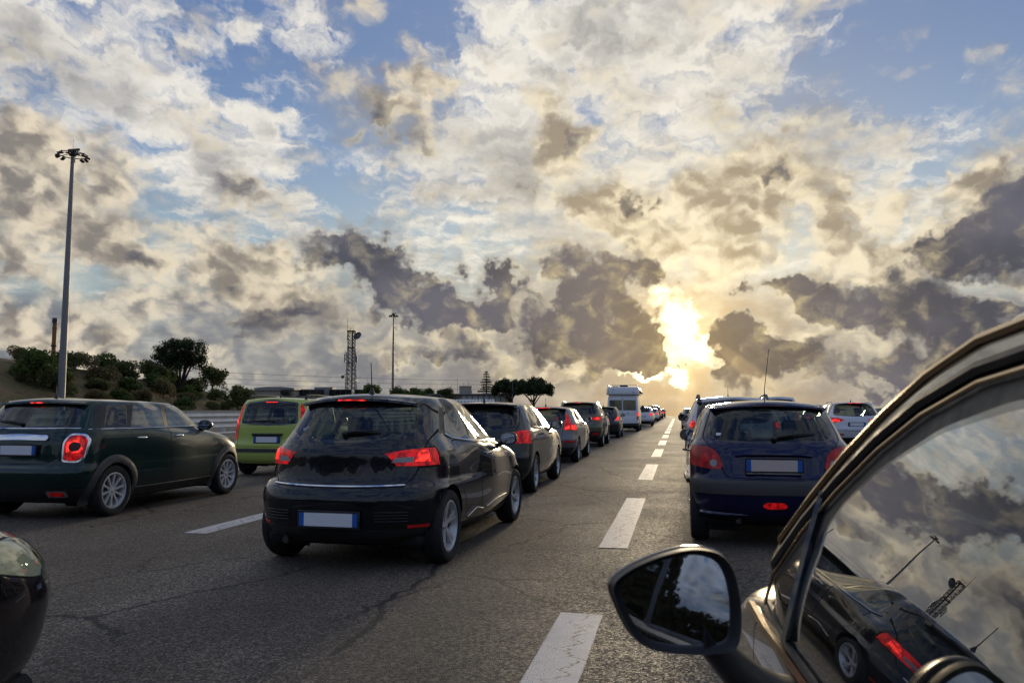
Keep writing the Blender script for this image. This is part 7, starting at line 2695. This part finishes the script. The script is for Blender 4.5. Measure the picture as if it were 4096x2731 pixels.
def street_bits():
    # blue skips and white lids on the ramp
    for (x, y, z, s, lb) in ((-64.4, 99.8, .15, 1.0, 'large blue metal container with a pale pitched lid beside the ramp'), (-63.2, 95.7, -.1, .62, 'small blue container with a white lid in front of the larger one')):
        root = empty('waste_container', (x, y, z), R(-14))
        tag(root, lb, 'container')
        g = Geo()
        g.loft([[(-1.0 * s, -.7 * s, 0), (1.0 * s, -.7 * s, 0), (1.0 * s, .7 * s, 0), (-1.0 * s, .7 * s, 0)], [(-1.15 * s, -.85 * s, 1.5 * s), (1.15 * s, -.85 * s, 1.5 * s), (1.15 * s, .85 * s, 1.5 * s), (-1.15 * s, .85 * s, 1.5 * s)]])
        for k in range(5):
            g.box((-1.0 * s + k * .5 * s, -.82 * s, .8 * s), (.06 * s, .08 * s, 1.3 * s))
        g.build('bin_body', MATS['container_blue'], root, False)
        Geo().loft([[(-1.2 * s, -.9 * s, 1.5 * s), (-1.2 * s, 0, 1.85 * s), (-1.2 * s, .9 * s, 1.5 * s)], [(1.2 * s, -.9 * s, 1.5 * s), (1.2 * s, 0, 1.85 * s), (1.2 * s, .9 * s, 1.5 * s)]]).build('lid', MATS['panel_white'], root, False)
    # ramp
    tag(Geo().add([(-58, 84, .02), (-54, 88, .02), (-74, 138, 2.4), (-82, 136, 2.4), (-58, 84, -.6), (-54, 88, -.6), (-74, 138, -.6), (-82, 136, -.6)], [(0, 1, 2, 3), (0, 4, 5, 1), (1, 5, 6, 2), (3, 2, 6, 7), (0, 3, 7, 4)]).build('ramp', MATS['asphalt']), kind='structure')
    # bent-pipe frames along the toll approach
    for i, (x, y, h, s) in enumerate(((-44.6, 80.6, 2.75, 1), (-40.4, 81.6, 2.75, 1), (-36.6, 82.4, 2.8, 1), (-34.2, 82.8, 2.85, 1), (-29.5, 83.6, 2.9, 1), (-25.9, 84.6, 3.0, -1))):
        root = empty('pipe_frame', (x, y, 0), R(11.75))
        tag(root, ('first', 'second', 'third', 'fourth', 'fifth')[i] + ' bent pipe lamp frame counted from the lime green car towards the road' if i < 5 else 'large bent pipe frame curving down near the white panelled building', 'pipe frame', 'bent pipe frames on the approach' if i < 5 else None)
        pts = [(-.9 * s, 0, -.2), (-.9 * s, 0, 1.3), (-.55 * s, 0, h - .35), (-.2 * s, 0, h - .06), (.2 * s, 0, h), (1.1 * s, 0, h)]
        Geo().tube(pts, .045, 7).build('pipe', MATS['mast_steel'], root)
        Geo().box((.85 * s, 0, h - .1), (.5, .2, .09), .03).tube([(.85 * s, 0, h), (.85 * s, 0, h - .3)], .02, 5).build('lamp_head', MATS['mast_steel'], root)
    # street lamp near the pines
    root = empty('street_lamp', (-28.4, 137.2, 0))
    tag(root, 'slim grey street lamp in front of the umbrella pines', 'street lamp')
    Geo().tube([(0, 0, -1), (0, 0, 6.3), (-.2, 0, 6.6), (-.9, 0, 6.65)], [.09, .06, .05, .04], 7).build('post', MATS['mast_steel'], root)
    Geo().box((-1.1, 0, 6.64), (.6, .22, .10), .03).build('lamp_head', MATS['mast_steel'], root)
    # rust-coloured chimney behind the trees
    root = empty('chimney_stack', (-95.9, 107.5, 0))
    tag(root, 'slender rust-orange chimney with a dark cap behind the embankment trees', 'chimney')
    Geo().lathe([(.34, -1), (.30, 14.0), (.36, 14.0), (.36, 14.2), (.30, 14.2), (.29, 15.0)], 16, 'z').build('stack', MATS['chimney_rust'], root)
    Geo().lathe([(.38, 14.9), (.40, 15.3), (.34, 15.7), (.20, 15.7)], 14, 'z').build('cap', MATS['fitting_dark'], root)
    Geo().lathe([(.31, 11.15), (.40, 11.2), (.42, 11.3), (.40, 11.4), (.31, 11.45)], 14, 'z').build('collar', MATS['fitting_dark'], root)
    # overhead cables across the left of the sky
    for (a, b_, sag, lb) in (((-150, 60, 13.5), (-30, 170, 7.5), 2.2, 'thin overhead cable highest over the embankment'), ((-150, 66, 10.2), (-35, 176, 5.8), 1.6, 'thin overhead cable, lower of the pair above the flat roofs'), ((-150, 64, 11.0), (-33, 174, 6.8), 1.7, 'thin overhead cable, upper of the pair above the flat roofs')):
        A, B = Vector(a), Vector(b_)
        pts = [A.lerp(B, t) - Vector((0, 0, sag * 4 * t * (1 - t))) for t in np.linspace(0, 1, 24)]
        tag(Geo().tube(pts, .022, 4).build('overhead_cable', MATS['cable']), lb, 'cable')
    # a small far pylon
    root = empty('power_pylon', (-58, 265, -2))
    tag(root, 'tiny lattice pylon far behind the umbrella pines', 'pylon')
    g = Geo()
    for s in (-1, 1):
        g.tube([(s * 1.5, 0, 0), (s * .25, 0, 12)], .10, 4)
        g.tube([(s * 1.5, 0, 0), (-s * .9, 0, 5), (s * .6, 0, 9), (0, 0, 12)], .07, 4)
    g.tube([(-2.2, 0, 9.5), (2.2, 0, 9.5)], .09, 4)
    g.build('lattice', MATS['lattice_steel'], root)


def added_ridge_behind():
    """Wooded slope added out of view behind the viewer, to give the car rears a dark reflection."""
    rg = np.random.default_rng(12)
    n = 46000
    x = rg.uniform(-130, 130, n)
    top = 10.5 + 2.2 * np.sin(x * .11) + 1.6 * np.sin(x * .29 + 1) + 1.0 * np.sin(x * .63 + 2)
    z = rg.uniform(0, 1, n) ** .7 * top
    y = -46 - rg.uniform(0, 6, n) - .02 * np.abs(x) + (1 - z / top) * 3
    P_ = np.stack([x, y, z], 1)
    V, F = leaf_quads(P_, np.tile((0, 1.0, .2), (n, 1)), .42, rg)
    o = inst(mesh_np('added_woodland', V, F, MATS['leaf_dark']), 'added_woodland')
    tag(o, 'added belt of dark trees out of view, for the car rears to reflect', 'trees', kind='stuff')
    xs = np.linspace(-140, 140, 57)
    tp = 8.8 + 2.0 * np.sin(xs * .11) + 1.2 * np.sin(xs * .29 + 1)
    vs = [(x, -50.0, 0) for x in xs] + [(x, -54.0, float(t)) for x, t in zip(xs, tp)] + [(x, -70.0, 0) for x in xs]
    m = len(xs)
    fs = [(i, i + 1, m + i + 1, m + i) for i in range(m - 1)] + [(m + i, m + i + 1, 2 * m + i + 1, 2 * m + i) for i in range(m - 1)]
    tag(Geo().add(vs, fs).build('hill', MATS['leaf_dark']), kind='structure')  # unseen backing, added to close sky gaps in the reflected trees


build_hill()
build_plants()
big_tree()
umbrella_pine((-30.2, 143.2, 0), 3.2, 7.1, 3.9, 'umbrella pine with a dark flat crown, the one nearer the white panelled building', 4)
umbrella_pine((-24.6, 136.2, 0), 3.6, 7.0, 4.0, 'broad umbrella pine with a visible bare trunk, nearer the road', 9)
cedar((-37.7, 156.0, 0), 9.2, 2.3)
guard_rail(-14.8, 2.0, 62.0, 'galvanised triple-wave guard rail along the left edge of the carriageway')
high_mast((-56.2, 64.2, 1.2), 24.6, 'tall grey floodlight mast rising in front of the embankment', 3)
high_mast((-68.4, 185.4, -.3), 25.0, 'distant floodlight mast above the flat-roofed buildings', 5, 1.0)
telecom_tower((-84.5, 197.4, -.5), 22.6)
buildings()
street_bits()
added_ridge_behind()
